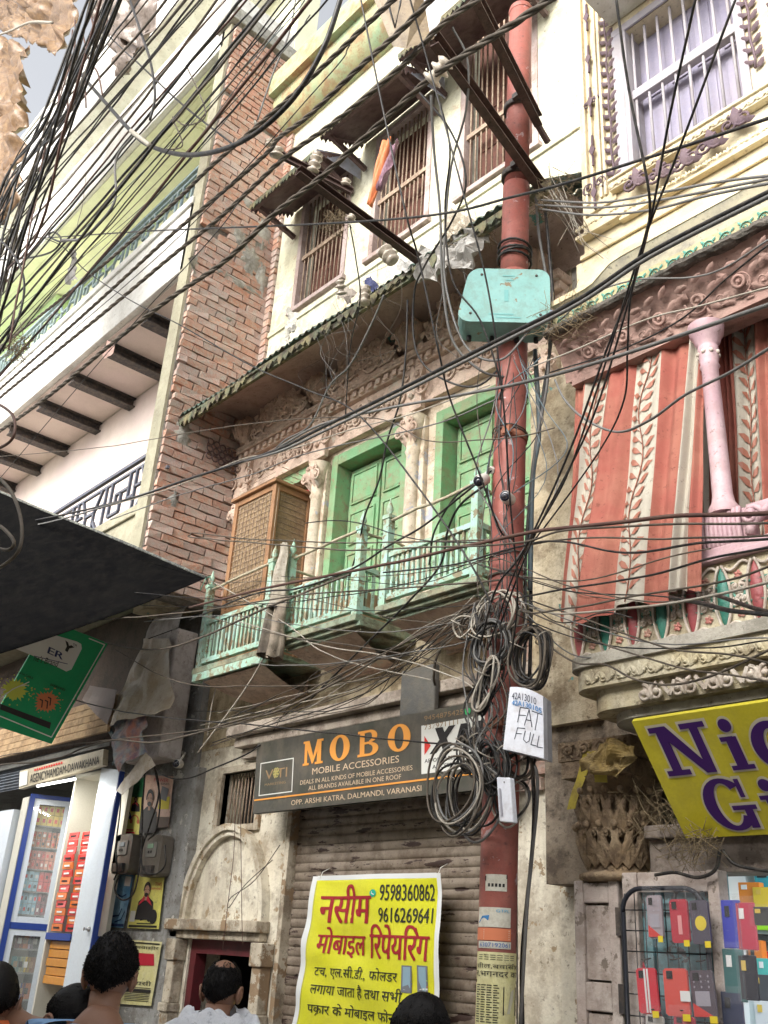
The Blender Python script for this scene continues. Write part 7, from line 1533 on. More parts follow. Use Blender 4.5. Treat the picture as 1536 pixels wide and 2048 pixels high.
# ================================================================== left ground floor: pier, posters, meters, agency shop
ls = thing('agency_shop', 'small agency shop at the left with white framed glass cabinets and blue edges', 'shop', (-9, 4.3, 0))
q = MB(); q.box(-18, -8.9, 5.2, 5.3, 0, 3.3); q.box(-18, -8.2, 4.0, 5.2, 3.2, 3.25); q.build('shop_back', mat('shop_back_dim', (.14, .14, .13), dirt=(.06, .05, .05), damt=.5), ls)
q = MB(); q.box(-9.2, -7.33, 4.42, 4.6, 0, 3.0); q.build('poster_wall', M_grey, ls)
q = MB(); q.box(-9.2, -7.46, 4.44, 4.6, 3.002, 4.62); q.build('back_wall', M_grey, ls)
q = MB(); q.box(-8.1, -7.5, 4.12, 4.34, 3.05, 4.2); q.sheet(lambda u, v: (-8.1 + .6 * u, 4.12 + .22 * v * v, 4.2 + .3 * math.sin(v * PI / 2)), 8, 6); q.build('plaster_buttress', mat('lavender_plaster', (.46, .43, .42), (.54, .50, .48), dirt=(.22, .18, .15), damt=.6, scale=3, bump=.3), ls, bevel=.02)
q = MB(); q.box(-8.2, -7.36, 4.0, 4.4, 4.45, 4.62); q.build('crumbling_ledge', M_ochre, ls)
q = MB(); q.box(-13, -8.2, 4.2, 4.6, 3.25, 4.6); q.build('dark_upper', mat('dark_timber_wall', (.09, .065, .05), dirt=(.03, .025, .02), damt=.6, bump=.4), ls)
q = MB()
for k in range(5): q.box(-13, -8.1, 3.9 + .02 * k, 3.93 + .02 * k, 3.30 + k * .075, 3.36 + k * .075)
q.build('eave_boards', mat('ochre_timber', (.36, .24, .13), (.44, .31, .18), dirt=(.15, .1, .06), damt=.6, scale=4, bump=.3), ls)
q = MB(); q.sheet(lambda u, v: (-13 + 4.2 * u, 4.05 + .012 * math.sin(v * 60), 3.28 - .3 * v), 2, 60); q.build('rolled_shutter', mat('blue_grey_shutter', (.13, .15, .18), dirt=(.08, .07, .06), damt=.5), ls)
M_lam = mat('blue_white_laminate', (.58, .64, .72), (.62, .68, .74), dirt=(.5, .5, .5), damt=.15, scale=2, rough=.25, bump=0, coat=.3)
M_lam2 = mat('warm_white_laminate', (.60, .58, .50), rough=.4, bump=0); M_blue = flat('royal_blue_edge', (.02, .05, .25), rough=.4)
M_glass = mat('shop_glass', (.8, .85, .85), rough=.03, alpha=.12, bump=0, grain=0, spec=.8)
def vert(px, Y): p = PY(px, 1900, Y); return p.x, p.y
# white panel post
(xa, ya), (xb, yb3) = vert(139, 4.0), vert(178, 4.0)
q = MB(); q.slab([(xa, ya, 0), (xb, ya, 0), (xb, ya, 2.96), (xa, ya, 3.01)], (0, .05, 0)); q.build('white_panel', M_lam, ls)
q = MB(); q.box(xb + .001, xb + .012, ya + .004, ya + .05, 0, 2.95); q.build('blue_edge', M_blue, ls)
q = MB(); p = PY(168, 1858, 3.985); q.lathe((xb - .05, ya - .001, p.z), [(.02, 0), (.02, .012), (.011, .02), (.011, .045), (.016, .05)], 12, axis=(0, -1, 0)); q.build('lock_knob', flat('chrome', (.5, .5, .5), rough=.2, metal=1), ls)
# open shelf box between post and glass door
(xc, yc3) = vert(86, 4.0)
q = MB(); q.box(xc, xc + .03, 4.0, 4.34, 0, 2.99); q.box(xc + .03, xa - .001, 4.30, 4.34, 0, 2.99); q.box(xc + .03, xa - .001, 4.0, 4.30, 2.96, 2.99); q.build('shelf_box', M_lam2, ls)
q = MB(); q.box(xc + .03, xa - .001, 3.99, 4.30, 1.60, 1.64); q.box(xc + .03, xa - .001, 3.985, 3.989, 1.59, 1.645); q.build('shelf', M_blue, ls)
# strips of orange sachets
random.seed(17)
M_sach = [flat('sachet_orange', (.65, .16, .03), rough=.3, coat=.4), flat('sachet_red', (.55, .04, .03), rough=.3, coat=.4), flat('sachet_gold', (.60, .32, .05), rough=.3, coat=.4)]
t_ = None
for col_ in range(2):
    x = xc + .06 + col_ * (xa - xc - .08) / 2; wd = (xa - xc - .1) / 2
    t = thing('sachet_strip', ('strip of red and orange sachets hanging in the open shelf, left row', 'strip of red and orange sachets hanging in the open shelf, right row')[col_], 'sachet strip', (x, 4.02, 1.66), 'sachet strips in the open shelf')
    for k in range(13):
        z = 1.66 + k * .063; q = MB(); y = 4.01 + ru(-.006, .01) + .03 * col_
        q.slab([(x, y, z), (x + wd - .01, y + ru(-.01, .01), z), (x + wd - .01, y, z + .058), (x, y, z + .058)], (0, .008, 0)); s_ = q.build('sachet', M_sach[1] if k > 8 else M_sach[(k * 7 + col_) % 2], t)
        q = MB(); q.box(x + wd * .2, x + wd * .7, y - .004, y - .001, z + .02, z + .034); q.build('print', M_wht if k % 3 else M_blk, s_)
for k in range(5):
    q = MB(); z = 1.25 + k * .068; q.box(xc + .05, xa - .02, 4.02 + ru(0, .02), 4.2, z, z + .062); q.build('orange_carton', mat('orange_carton_c', (.62, .28, .05), dirt=(.5, .15, .03), damt=.3, scale=10, rough=.35, bump=.1), label=['orange carton lying at the bottom of the visible stack in the lower shelf', 'orange carton second from the bottom in the lower shelf', 'orange carton in the middle of the lower shelf stack', 'orange carton below the top one in the lower shelf', 'topmost orange carton in the lower shelf under the sachets'][k], cat='carton', group='orange cartons in the lower shelf', bevel=.004)
# glazed cabinet
ga, gb = V((*vert(5, 4.0), 0)), V((*vert(92, 4.36), 0)); gd_ = (gb - ga); gl = gd_.length; gu = gd_ / gl; gn = gu.cross(V((0, 0, 1))); gn = gn if gn.dot(CAM - ga) > 0 else -gn
def G(a, z, d=0): return ga + gu * a + V((0, 0, z)) + gn * d
def gbox(mb, a0, a1, z0, z1, d0, d1): mb.slab([G(a0, z0, d0), G(a1, z0, d0), G(a1, z1, d0), G(a0, z1, d0)], gn * (d1 - d0))
gt = 2.84
for (z0, z1) in ((1.72, gt), (.6, 1.66)):
    q = MB(); f_ = .05
    gbox(q, .02, .02 + f_, z0, z1, -.02, .02); gbox(q, gl - .02 - f_, gl - .02, z0, z1, -.02, .02); gbox(q, .02 + f_, gl - .02 - f_, z1 - f_, z1, -.019, .019); gbox(q, .02 + f_, gl - .02 - f_, z0, z0 + f_, -.019, .019); q.build('door_frame', M_lam, ls, bevel=.004)
    q = MB(); gbox(q, .02 + f_, gl - .02 - f_, z0 + f_, z1 - f_, -.003, .0); q.build('glass', M_glass, ls)
q = MB(); gbox(q, -.03, .019, 0, gt + .04, -.03, .03); gbox(q, .02, gl, gt + .001, gt + .04, -.03, .03); gbox(q, .02, gl, 1.661, 1.719, -.025, .025); q.build('blue_trim', M_blue, ls)
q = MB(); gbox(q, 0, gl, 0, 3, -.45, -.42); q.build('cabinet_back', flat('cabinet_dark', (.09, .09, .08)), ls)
q = MB()
for z in (.85, 1.08, 1.3, 1.5): gbox(q, .0, gl, z - .015, z, -.41, -.03)
shz = [1.795, 2.0, 2.2, 2.4, 2.6]
for z in shz: gbox(q, 0, gl, z - .012, z, -.41, -.03)
q.build('shelves', flat('cabinet_shelf', (.2, .2, .19)), ls)
q = MB(); q.slab([V((ga.x - .25, ga.y, 0)), V((ga.x - .05, ga.y - .02, 0)), V((ga.x - .05, ga.y - .02, 2.86)), V((ga.x - .25, ga.y, 2.86))], (0, .3, 0)); q.build('white_panel', M_lam2, ls)
q = MB(); q.box(ga.x - .9, ga.x - .3, ga.y - .05, ga.y + .3, 0, 2.75); q.build('far_cabinet', M_lam, ls)
rows = [(1.795, .09, [((.30, .50, .60), 4, .08, 'pale blue box'), ((.24, .12, .14), 3, .08, 'brown and white box')], 2), (2.0, .085, [((.62, .50, .28), 3, .09, 'cream box with orange band'), ((.55, .10, .10), 3, .09, 'red and cream box')], 2), (2.2, .08, [((.42, .12, .09), 4, .05, 'dark red jar box'), ((.62, .28, .2), 3, .07, 'salmon box')], 2),
        (2.4, .07, [((.52, .22, .10), 6, .052, 'orange lidded jar'), ], 2), (2.6, .1, [((.66, .48, .05), 5, .085, 'yellow box with a red emblem')], 2)]
for (z, h, kinds, lay) in rows:
    a = .06
    for (c, n, w_, nm) in kinds:
        w_ = (gl - .10) / sum(k[1] for k in kinds)
        for i in range(n):
            for l_ in range(lay):
                hh = h * 1.02; q = MB(); d = -.05 - ru(0, .02)
                jar = 'jar' in nm
                pos = G(a + w_ / 2, z + l_ * (hh + .004), d)
                t = thing('jar' if 'lidded' in nm else 'product_box', ('%s in %s layer, %s shelf of glazed cabinet' % (nm, ('lower', 'upper')[l_], ('fifth', 'fourth', 'third', 'second', 'top')[shz.index(z)])), 'jar' if 'lidded' in nm else 'box', tuple(pos), '%s row on the %s shelf' % (nm, ('fifth', 'fourth', 'third', 'second', 'top')[shz.index(z)]))
                z0 = z + l_ * (hh + .004)
                if 'lidded' in nm:
                    q.lathe(G(a + w_ / 2, z0, d - .025), [(w_ * .44, 0), (w_ * .44, hh * .7)], 10); q.build('jar_body', flat('prod_%d' % int(sum(c) * 1000), c, rough=.4), t); q = MB(); q.lathe(G(a + w_ / 2, z0, d - .025), [(w_ * .46, hh * .7), (w_ * .46, hh * .97)], 10); q.build('lid', flat('jar_lid', (.5, .2, .14)), t)
                else:
                    gbox(q, a, a + w_ - .004, z0, z0 + hh, d - .06, d); q.build('carton', flat('prod_%d' % int(sum(c) * 1000), c, rough=.4), t)
                q = MB(); gbox(q, a + w_ * .25, a + w_ * .7, z0 + hh * .3, z0 + hh * .65, d + .001, d + .003); q.build('emblem', [M_wht, M_redp, M_blk][(i + l_) % 3 if 'yellow' not in nm else 1], t)
            a += w_
random.seed(4)
lab2 = ['dark maroon', 'orange', 'white and purple', 'black', 'teal', 'pale green', 'mustard', 'brown', 'crimson', 'ivory', 'navy', 'rust']
cc2 = [(.12, .02, .03), (.6, .18, .04), (.5, .4, .5), (.03, .03, .03), (.05, .2, .2), (.35, .42, .3), (.5, .38, .05), (.2, .1, .05), (.45, .03, .06), (.6, .56, .45), (.03, .05, .18), (.35, .12, .05)]
for si, z in enumerate((1.5, 1.3, 1.08)):
    for i in range(4):
        k = si * 4 + i; a = .1 + i * (gl - .2) / 4; q = MB(); gbox(q, a, a + .075, z, z + .13, -.12, -.05); t = thing('product_box', '%s box behind glass on the %s lower shelf of the cabinet' % (lab2[k], ('upper', 'middle', 'bottom')[si]), 'box', tuple(G(a, z, -.08)), 'boxes in the lower glazed cabinet'); q.build('carton', flat('low_%d' % k, cc2[k], rough=.4), t)
        q = MB(); gbox(q, a + .02, a + .055, z + .04, z + .09, -.049, -.047); q.build('emblem', [M_wht, M_gold, M_blk][k % 3], t)
# sign over the shop
ld = bpy.data.lights.new('agency_tube_lamp', 'AREA'); ld.energy = 5; ld.shape = 'RECTANGLE'; ld.size = .8; ld.size_y = .05; ld.color = (1, .97, .9); lo = bpy.data.objects.new('agency_tube_lamp', ld); COL.objects.link(lo); lo.location = PY(110, 1572, 3.75); lo.rotation_euler = (math.radians(20), 0, 0)
t = thing('shop_sign', 'cream sign reading AGENCY HAMDAM above the glazed cabinet with a tube light below', 'sign', (-9.5, 3.9, 2.9))
a_, b2, c_, d_ = PY(38, 1578, 3.92), PY(205, 1530, 3.92), PY(207, 1498, 3.92), PY(40, 1542, 3.92)
q = MB(); q.slab([a_, b2, c_, d_], (0, .05, 0)); q.build('board', mat('cream_sign_board', (.48, .42, .30), dirt=(.3, .25, .18), damt=.4, rough=.4), t)
F = quadfn(a_, b2, c_, d_); lettering('AGENCYHAMDAM-DAWAKHANA', F, .15, .97, .12, .62, M_blk, t, off=.006, bold=.004); q = MB(); [patch(q, F, rect(.2 + .03 * k, .22 + .03 * k, .75, .88), .006) for k in range(12)]; q.build('small_print', M_redp, t)
q = MB(); patch(q, F, rect(.01, .12, .1, .9), .01); q.build('switch_box', M_wht, t)
q = MB(); q.tube([PY(75, 1572, 3.87), PY(150, 1558, 3.87)], .012, 8); q.build('tube_light', flat('tube_light_glow', (1, 1, .95), emit=(1, 1, .95), es=3), t)
# hanging tarpaulin and torn banner
P_ = [PY(214, 1452, 3.88), PY(345, 1420, 3.95), PY(335, 1275, 4.08), PY(285, 1275, 4.08)]
crumple('hanging_tarpaulin', P_, mat('beige_tarpaulin', (.42, .35, .26), (.50, .45, .38), dirt=(.30, .22, .14), damt=.6, scale=4, rough=.5, bump=.25), 'stiff beige tarpaulin hanging over the grey pier left of the first balcony', .05, 20, 3, seed=3)
P_ = [PY(232, 1540, 3.90), PY(290, 1500, 3.95), PY(290, 1420, 3.97), PY(222, 1440, 3.92)]
crumple('torn_banner', P_, mat('faded_printed_banner', (.32, .36, .36), (.45, .18, .13), dirt=(.08, .10, .2), damt=.6, scale=6, rough=.5, bump=.1), 'torn faded printed banner hanging below the beige tarpaulin', .04, 16, 5, seed=6, cat='banner')
crumple('torn_banner', [PY(232, 1582, 3.98), PY(245, 1590, 3.98), PY(310, 1530, 3.98), PY(290, 1500, 3.98)], MATS['beige_tarpaulin'], 'folded beige corner of the torn banner over the posters', .015, 10, 5, seed=9, cat='banner')
crumple('torn_banner', [PY(165, 1400, 3.9), PY(215, 1450, 3.9), PY(235, 1380, 3.9), PY(180, 1370, 3.9)], flat('mauve_board', (.22, .17, .15), bump=.2), 'dull mauve board fragment behind the green sign', .01, 6, 5, seed=12, cat='board')
# posters
def poster(pts, Y, m, label, nm='poster'):
    P4 = [PY(p[0], p[1], Y) for p in pts]; F = quadfn(*P4); q = MB(); random.seed(int(pts[0][0]))
    def fn(u, v): p, n = F(u, v); return p + n * (.003 + .004 * abs(mnoise.noise(V((u * 4, v * 4, pts[0][0])))))
    q.sheet(fn, 8, 8); t = q.build(nm, m, label=label, cat='poster'); return (lambda u, v: (fn(u, v), F(0, 0)[1])), t
M_py = mat('poster_yellow', (.62, .58, .14), dirt=(.4, .36, .15), damt=.25, scale=10, rough=.45); M_pb = mat('poster_blue', (.08, .25, .42), (.3, .46, .56), dirt=(.05, .1, .16), damt=.3, scale=3, rough=.4); M_pp = mat('poster_peach', (.58, .36, .26), dirt=(.4, .25, .18), damt=.4, scale=8, rough=.45); M_pg = mat('poster_green', (.02, .16, .06), dirt=(.02, .05, .03), damt=.5, scale=5, rough=.4)
M_skin2 = flat('printed_skin', (.36, .20, .13)); M_pr = flat('printed_red', (.45, .02, .04)); M_grey2 = flat('printed_grey', (.16, .16, .17))
def figure(q_fn, o, cx, cy, s_, jacket=M_blk, scarf=None):
    """generic printed person: shoulders, head, hair"""
    q = MB(); patch(q, q_fn, [(cx - s_ * 1.1, cy - s_ * 1.5), (cx + s_ * 1.1, cy - s_ * 1.5), (cx + s_ * .95, cy - s_ * .2), (cx + s_ * .3, cy + s_ * .15), (cx - s_ * .3, cy + s_ * .15), (cx - s_ * .95, cy - s_ * .2)], .004); q.build('printed_jacket', jacket, o)
    q = MB(); patch(q, q_fn, ring(cx, cy + s_ * .62, s_ * .36, s_ * .5, 14), .006); patch(q, q_fn, rect(cx - s_ * .15, cx + s_ * .15, cy - s_ * .1, cy + s_ * .3), .0055); q.build('printed_face', M_skin2, o)
    q = MB(); ringband(q, q_fn, cx, cy + s_ * .7, (s_ * .44, s_ * .56), (s_ * .3, s_ * .3), .007, n=14, a0=-.3, a1=PI + .3); patch(q, q_fn, ring(cx, cy + s_ * .30, s_ * .26, s_ * .16, 10), .0075)
    for h in (-1, 1): patch(q, q_fn, rect(cx + h * s_ * .15 - s_ * .07, cx + h * s_ * .15 + s_ * .07, cy + s_ * .66, cy + s_ * .70), .008)
    q.build('printed_hair', M_blk, o)
    if scarf: q = MB(); patch(q, q_fn, [(cx - s_ * .9, cy - s_ * .5), (cx - s_ * .2, cy + s_ * .3), (cx - s_ * .1, cy - s_ * .1)], .0085); patch(q, q_fn, [(cx + s_ * .9, cy - s_ * .5), (cx + s_ * .2, cy + s_ * .3), (cx + s_ * .1, cy - s_ * .1)], .0085); q.build('printed_collar', scarf, o)
yp = 4.40
fn, o = poster([(228, 1672), (278, 1674), (284, 1595), (229, 1592)], yp, M_py, 'yellow headphone poster below the torn banner')
for i, (cx, cy, m) in enumerate(((.15, .45, M_grey2), (.52, .52, M_navy), (.82, .42, flat('print_rust', (.45, .12, .05))))):
    q = MB(); ringband(q, fn, cx, cy, (.15, .13), (.11, .10), .005, n=12, a0=0, a1=PI); patch(q, fn, ring(cx - .13, cy - .04, .05, .06, 8), .005); patch(q, fn, ring(cx + .13, cy - .04, .05, .06, 8), .005); q.build('printed_headphone', m, o)
q = MB(); patch(q, fn, rect(.2, .85, .08, .12), .005); patch(q, fn, rect(.25, .8, .15, .18), .005); q.build('printed_line', M_pr, o); lettering('HEADPHONES', fn, .1, .6, .9, .96, M_pr, o, off=.005); figure(fn, o, .82, .84, .14, M_blk, M_pr)
fn, o = poster([(284, 1655), (338, 1655), (348, 1553), (292, 1550)], yp - .01, M_pp, 'peach power bank poster with a man in black below the dome camera')
lettering('POWER', fn, .35, .85, .88, .95, M_pr, o, off=.005); lettering('BANKS', fn, .6, .9, .82, .86, M_blk, o, off=.005); figure(fn, o, .25, .35, .3, M_blk); q = MB(); patch(q, fn, [(.55, .35), (.95, .35), (.95, .6), (.6, .55)], .004); q.build('yellow_patch', flat('print_yellow', (.65, .55, .03)), o); q = MB(); patch(q, fn, [(.6, .55), (.85, .5), (.9, .75), (.65, .8)], .006); q.build('printed_power_bank', M_grey2, o); q = MB(); patch(q, fn, rect(0, 1, 0, .2), .004); q.build('dark_base', flat('print_brown', (.12, .08, .06)), o)
fn, o = poster([(232, 1594), (285, 1594), (292, 1552), (250, 1580)], yp + .005, M_pg, 'dark green poster scrap under the folded banner corner')
fn, o = poster([(188, 1852), (248, 1856), (268, 1750), (206, 1743)], yp, M_pb, 'blue poster with a bearded man and charging cables'); figure(fn, o, .10, .42, .34, M_blk)
q = MB()
for (a, b_) in (((.45, .25), (.5, .5)), ((.6, .2), (.85, .35)), ((.7, .1), (.95, .3)), ((.55, .62), (.9, .62))): stroke(q, fn, [a, ((a[0] + b_[0]) / 2 + .06, (a[1] + b_[1]) / 2 - .05), b_], .012, .005)
patch(q, fn, rect(.3, 1, .02, .07), .004); q.build('printed_cables', flat('print_deep_blue', (.01, .03, .10)), o); q = MB(); patch(q, fn, rect(.78, .96, .78, .96), .005); q.build('printed_inset', M_wht, o); lettering('DATA CABLE', fn, .15, .5, .9, .95, M_wht, o, off=.005)
fn, o = poster([(255, 1856), (318, 1858), (330, 1752), (272, 1750)], yp - .005, M_py, 'yellow poster with a bearded man in a red collared coat'); figure(fn, o, .50, .55, .26, M_blk, M_pr)
q = MB(); patch(q, fn, [(.32, .4), (.5, .45), (.52, .16), (.4, .14)], .005); patch(q, fn, ring(.8, .22, .12, .14, 12), .005); patch(q, fn, ring(.68, .26, .09, .14, 12), .006); patch(q, fn, rect(.05, .95, .02, .06), .004); patch(q, fn, rect(.3, .75, .08, .10), .004); q.build('printed_earbuds', M_blk, o); lettering('TWS', fn, .74, .96, .80, .87, M_pr, o, off=.005); lettering('EARPHONES', fn, .6, .96, .73, .77, M_pr, o, off=.005); q = MB(); patch(q, fn, rect(.05, .22, .12, .32), .005); q.build('printed_case', M_wht, o)
fn, o = poster([(200, 2005), (303, 2012), (325, 1884), (190, 1874)], yp, M_ypap, 'yellow Hindi notice behind the head of the man in the blue shirt')
lettering('शील,बवासीर', fn, .45, .98, .86, .93, M_blk, o, off=.005); lettering('नौयसी', fn, .55, .95, .30, .38, M_blk, o, off=.005); q = MB(); patch(q, fn, [(.60, .6), (.95, .62), (.92, .8), (.66, .8)], .005); q.build('printed_picture', M_pr, o); q = MB()
for k in range(9): patch(q, fn, rect(.5, .95, .06 + k * .025, .07 + k * .025), .004)
patch(q, fn, rect(.5, .96, .20, .24), .005); patch(q, fn, rect(.4, .98, .95, .97), .005); q.build('small_print', M_blk, o)
# electricity meters
def meter(px, py, label, lcd):
    p = PY(px, py, 4.32); t = thing('electricity_meter', label, 'meter', tuple(p), 'electricity meters between the posters')
    q = MB(); rbox(q, (p.x, 0, p.z), .155, .165, 4.30, 4.41, .05); q.build('case', mat('dusty_meter_plastic', (.13, .115, .095), (.17, .15, .125), dirt=(.1, .08, .06), damt=.5, rough=.4, bump=.1), t, bevel=.015)
    q = MB(); rbox(q, (p.x, 0, p.z + .05), .09, .06, 4.29, 4.299, .015); q.build('window', flat('meter_face', (.2, .19, .17)), t)
    q = MB(); q.box(p.x - .05, p.x + .04, 4.284, 4.289, p.z + .06, p.z + .095); q.build('display', flat('lcd_%d' % px, lcd, rough=.2), t)
    q = MB(); q.box(p.x - .04, p.x - .02, 4.284, 4.289, p.z + .02, p.z + .04); q.box(p.x, p.x + .02, 4.284, 4.289, p.z + .02, p.z + .04); q.box(p.x - .08, p.x + .09, 4.27, 4.299, p.z - .15, p.z - .08); q.build('terminal_cover', M_iron, t)
meter(248, 1708, 'dusty electricity meter on the left with pale display', (.3, .34, .36)); meter(306, 1712, 'dusty electricity meter on the right with greenish display', (.28, .42, .30))
for p_, lb_ in (([(243, 1550), (240, 1620), (232, 1690), (234, 1740), (228, 1760)], 'black cable falling into the left meter'), ([(292, 1520), (286, 1600), (282, 1700), (270, 1780), (246, 1800), (230, 1780), (238, 1750)], 'black cable looping under the left meter over the blue poster'), ([(300, 1500), (318, 1580), (300, 1650), (284, 1700), (286, 1740), (310, 1748), (330, 1730), (330, 1690)], 'black cable curling round the right meter'), ([(310, 1540), (320, 1600), (312, 1660), (296, 1680)], 'dusty cable beside the peach poster')): cable(p_, 4.25, .008, 0, lb_, 'meter cables', seg=7)
cable([(205, 1440), (225, 1470), (235, 1500), (228, 1530)], 3.95, .02, 5, 'blue grey conduit elbow behind the white panel top')

# nests of dry grass
def nest(px, py, Y, r, label, seed):
    random.seed(seed); p = PY(px, py, Y); q = MB()
    for k in range(90):
        d = V((ru(-1, 1), ru(-.6, .3), ru(-.7, .7))) * r; e = V((ru(-1, 1), ru(-1, 1), ru(-1, 1))) * r * .6; q.tube([p + d - e, p + d + V((ru(-1, 1), ru(-1, 1), ru(-1, 1))) * r * .15, p + d + e], .0016, 3)
    q.build('dry_grass_nest', mat('dry_grass', (.16, .12, .07), (.26, .20, .12), bump=0), label=label, cat='nest')
nest(832, 1352, 4.36, .11, 'dry grass nest on the ledge above the dark sign', 1); nest(1390, 1690, 3.95, .11, 'clump of dry roots under the bottom edge of the yellow sign', 2); nest(1110, 395, 3.66, .14, 'straw tuft where the grey wires fan from the cross arm', 3); nest(1325, 1620, 4.1, .16, 'hanging dusty roots beside the carved capital', 4); nest(945, 470, 3.8, .16, 'dry weeds on the eave left of the pole', 5); nest(680, 440, 3.3, .12, 'straw caught around the tube arm', 6); nest(1140, 640, 3.55, .16, 'dusty cobweb of roots at the left end of the carved beam', 7); nest(40, 700, 1.6, .10, 'knot of thin black wires at the left edge', 8)
cable([(1440, 1700), (1430, 1740), (1395, 1755), (1350, 1745), (1310, 1750)], 3.96, .008, 0, 'black cable dipping over the timber lintel of the lit shop'); cable([(1445, 1700), (1470, 1728), (1520, 1740), (1600, 1750)], 3.96, .008, 0, 'black cable running right along the timber lintel')
# ================================================================== people passing in the lane
def skinmesh(name, V_, E_, R_, m, parent, sub=2, root=0):
    me = bpy.data.meshes.new(name); b = V(parent['_b']); me.from_pydata([tuple(V(v) - b) for v in V_], E_, []); me.materials.append(m)
    o = bpy.data.objects.new(name, me); COL.objects.link(o); o.parent = parent
    o.modifiers.new('skin', 'SKIN'); sv = me.skin_vertices[0].data
    for i, r in enumerate(R_): sv[i].radius = (r[0], r[1]) if isinstance(r, tuple) else (r, r); sv[i].use_root = (i == root)
    s_ = o.modifiers.new('sub', 'SUBSURF'); s_.levels = sub; s_.render_levels = sub; me.polygons.foreach_set('use_smooth', [True] * len(me.polygons))
    o.modifiers['skin'].use_smooth_shade = True
    return o
M_skin = mat('warm_brown_skin', (.24, .125, .08), (.27, .145, .095), rough=.5, bump=.05, bscale=120, spec=.4)
M_hair = mat('black_hair', (.006, .005, .005), rough=.6, bump=.25, bscale=200, local=True, spec=.25, grain=0)
def person(px, py_top, dist, facing, label, shirt, hairkind='full', tilt=0.0, hairr=1.0, scarf=False, seed=0):
    """facing: angle of the gaze in the ground plane; py_top: photo row of the top of the hair"""
    random.seed(seed + 900)
    r = ray(px, py_top); k = dist / math.hypot(r.x, r.y); P0 = CAM + r * k; H = P0.z; hx, hy = P0.x, P0.y
    t = thing('person', label, 'person', (hx, hy, 0)); f = V((math.cos(facing), math.sin(facing), 0)); s_ = V((-f.y, f.x, 0)); Z = V((0, 0, 1))
    ht = H - .015; hc = V((hx, hy, ht - .115)); q = V((hx, hy, 0)) - f * (.32 * math.sin(tilt))
    g = (f * math.sin(tilt) * .6 + Z * -0)     # head leans forward
    def W(a, b_, z): return q + f * a + s_ * b_ + Z * z
    neckb = W(-.03, 0, ht - .30); lean = math.sin(tilt) * .1
    sh = ht - .355 + .25 * math.sin(tilt) + (.035 if hairr > 1.3 else 0)
    body_v = [W(-.02, 0, sh - .44), W(-.02, 0, sh - .22), W(-.03, 0, sh - .05), W(-.03 - .01, 0, sh + .04), W(-.015 + lean * .3 - lean, 0, sh + .10)]
    body_e = [(0, 1), (1, 2), (2, 3), (3, 4)]; body_r = [(.14, .10), (.155, .115), (.15, .10), (.075, .07), (.055, .055)]
    # legs
    for h in (1, -1):
        i = len(body_v); body_v += [W(-.02, .10 * h, sh - .52), W(0, .10 * h, sh - .90 + .02), W(-.03, .11 * h, .09), W(.12, .12 * h, .035)]; body_e += [(0, i), (i, i + 1), (i + 1, i + 2), (i + 2, i + 3)]; body_r += [.09, .06, .045, (.045, .03)]
        i = len(body_v); body_v += [W(-.03, .19 * h, sh - .02), W(-.04, .235 * h, sh - .30), W(.10, .22 * h, sh - .50), W(.17, .20 * h, sh - .56)]; body_e += [(2, i), (i, i + 1), (i + 1, i + 2), (i + 2, i + 3)]; body_r += [.062, .046, .034, (.04, .02)]
    i = len(body_v)
    skinmesh('body', body_v, body_e, body_r, M_skin, t)
    # shirt and trousers: slightly larger shells
    sv = [W(-.02, 0, sh - .52), W(-.02, 0, sh - .22), W(-.03, 0, sh - .05), W(-.035, 0, sh + .035)]; se = [(0, 1), (1, 2), (2, 3)]; sr = [(.165, .125), (.175, .13), (.17, .115), (.095, .085)]
    for h in (1, -1): i = len(sv); sv += [W(-.03, .19 * h, sh - .015), W(-.04, .235 * h, sh - .24)]; se += [(2, i), (i, i + 1)]; sr += [.075, .068]
    skinmesh('shirt', sv, se, sr, shirt, t)
    tv = [W(-.02, 0, sh - .50)]; te = []; tr = [(.15, .12)]
    for h in (1, -1): i = len(tv); tv += [W(-.02, .10 * h, sh - .60), W(0, .10 * h, sh - .90), W(-.03, .11 * h, .12)]; te += [(0, i), (i, i + 1), (i + 1, i + 2)]; tr += [.10, .075, .06]
    skinmesh('trousers', tv, te, tr, flat('dark_trousers', (.04, .045, .06)), t)
    # head, shaped by hand: egg with jaw, brow, nose
    R = Matrix.Rotation(tilt, 3, s_)
    hc2 = hc + f * lean * .8
    def head(th, ph, gro=0.0):        # th polar from top, ph azimuth (0 = face)
        x, y, z = math.sin(th) * math.cos(ph), math.sin(th) * math.sin(ph), math.cos(th)
        X, Y_, Z_ = .098 * x, .077 * y, .118 * z
        if z < -.1: k = (-z - .1) / .9; Y_ *= 1 - .28 * k; X = X * (1 - .22 * k) + .018 * k
        if x > 0 and abs(y) < .35: 
            X += .022 * math.exp(-((z + .18) ** 2) / .012 - (y / .14) ** 2) + .006 * math.exp(-((z - .12) ** 2) / .01) - .006 * math.exp(-((z + .0) ** 2) / .006 - ((abs(y) - .3) / .12) ** 2) + .007 * math.exp(-((z + .5) ** 2) / .006 - (y / .25) ** 2) + .008 * math.exp(-((z + .82) ** 2) / .02)
        p = V((0, 0, 0)) + f * (X * (1 + gro)) + s_ * (Y_ * (1 + gro)) + Z * (Z_ * (1 + gro)); return hc2 + R @ p
    q_ = MB(); q_.sheet(lambda u, v: head(.02 + (PI - .04) * v, 2 * PI * u), 40, 28)
    # neck
    q_.tube([hc2 + R @ (Z * -.06 - f * .02), hc2 + R @ (Z * -.11 - f * .022), (hc2 + R @ (Z * -.13 - f * .025)).lerp(W(-.03, 0, sh + .03), .5), W(-.03, 0, sh + .04), W(-.03, 0, sh - .02)], [.056, .056, .056, .062, .085], 16); q_.build('head', M_skin, t)
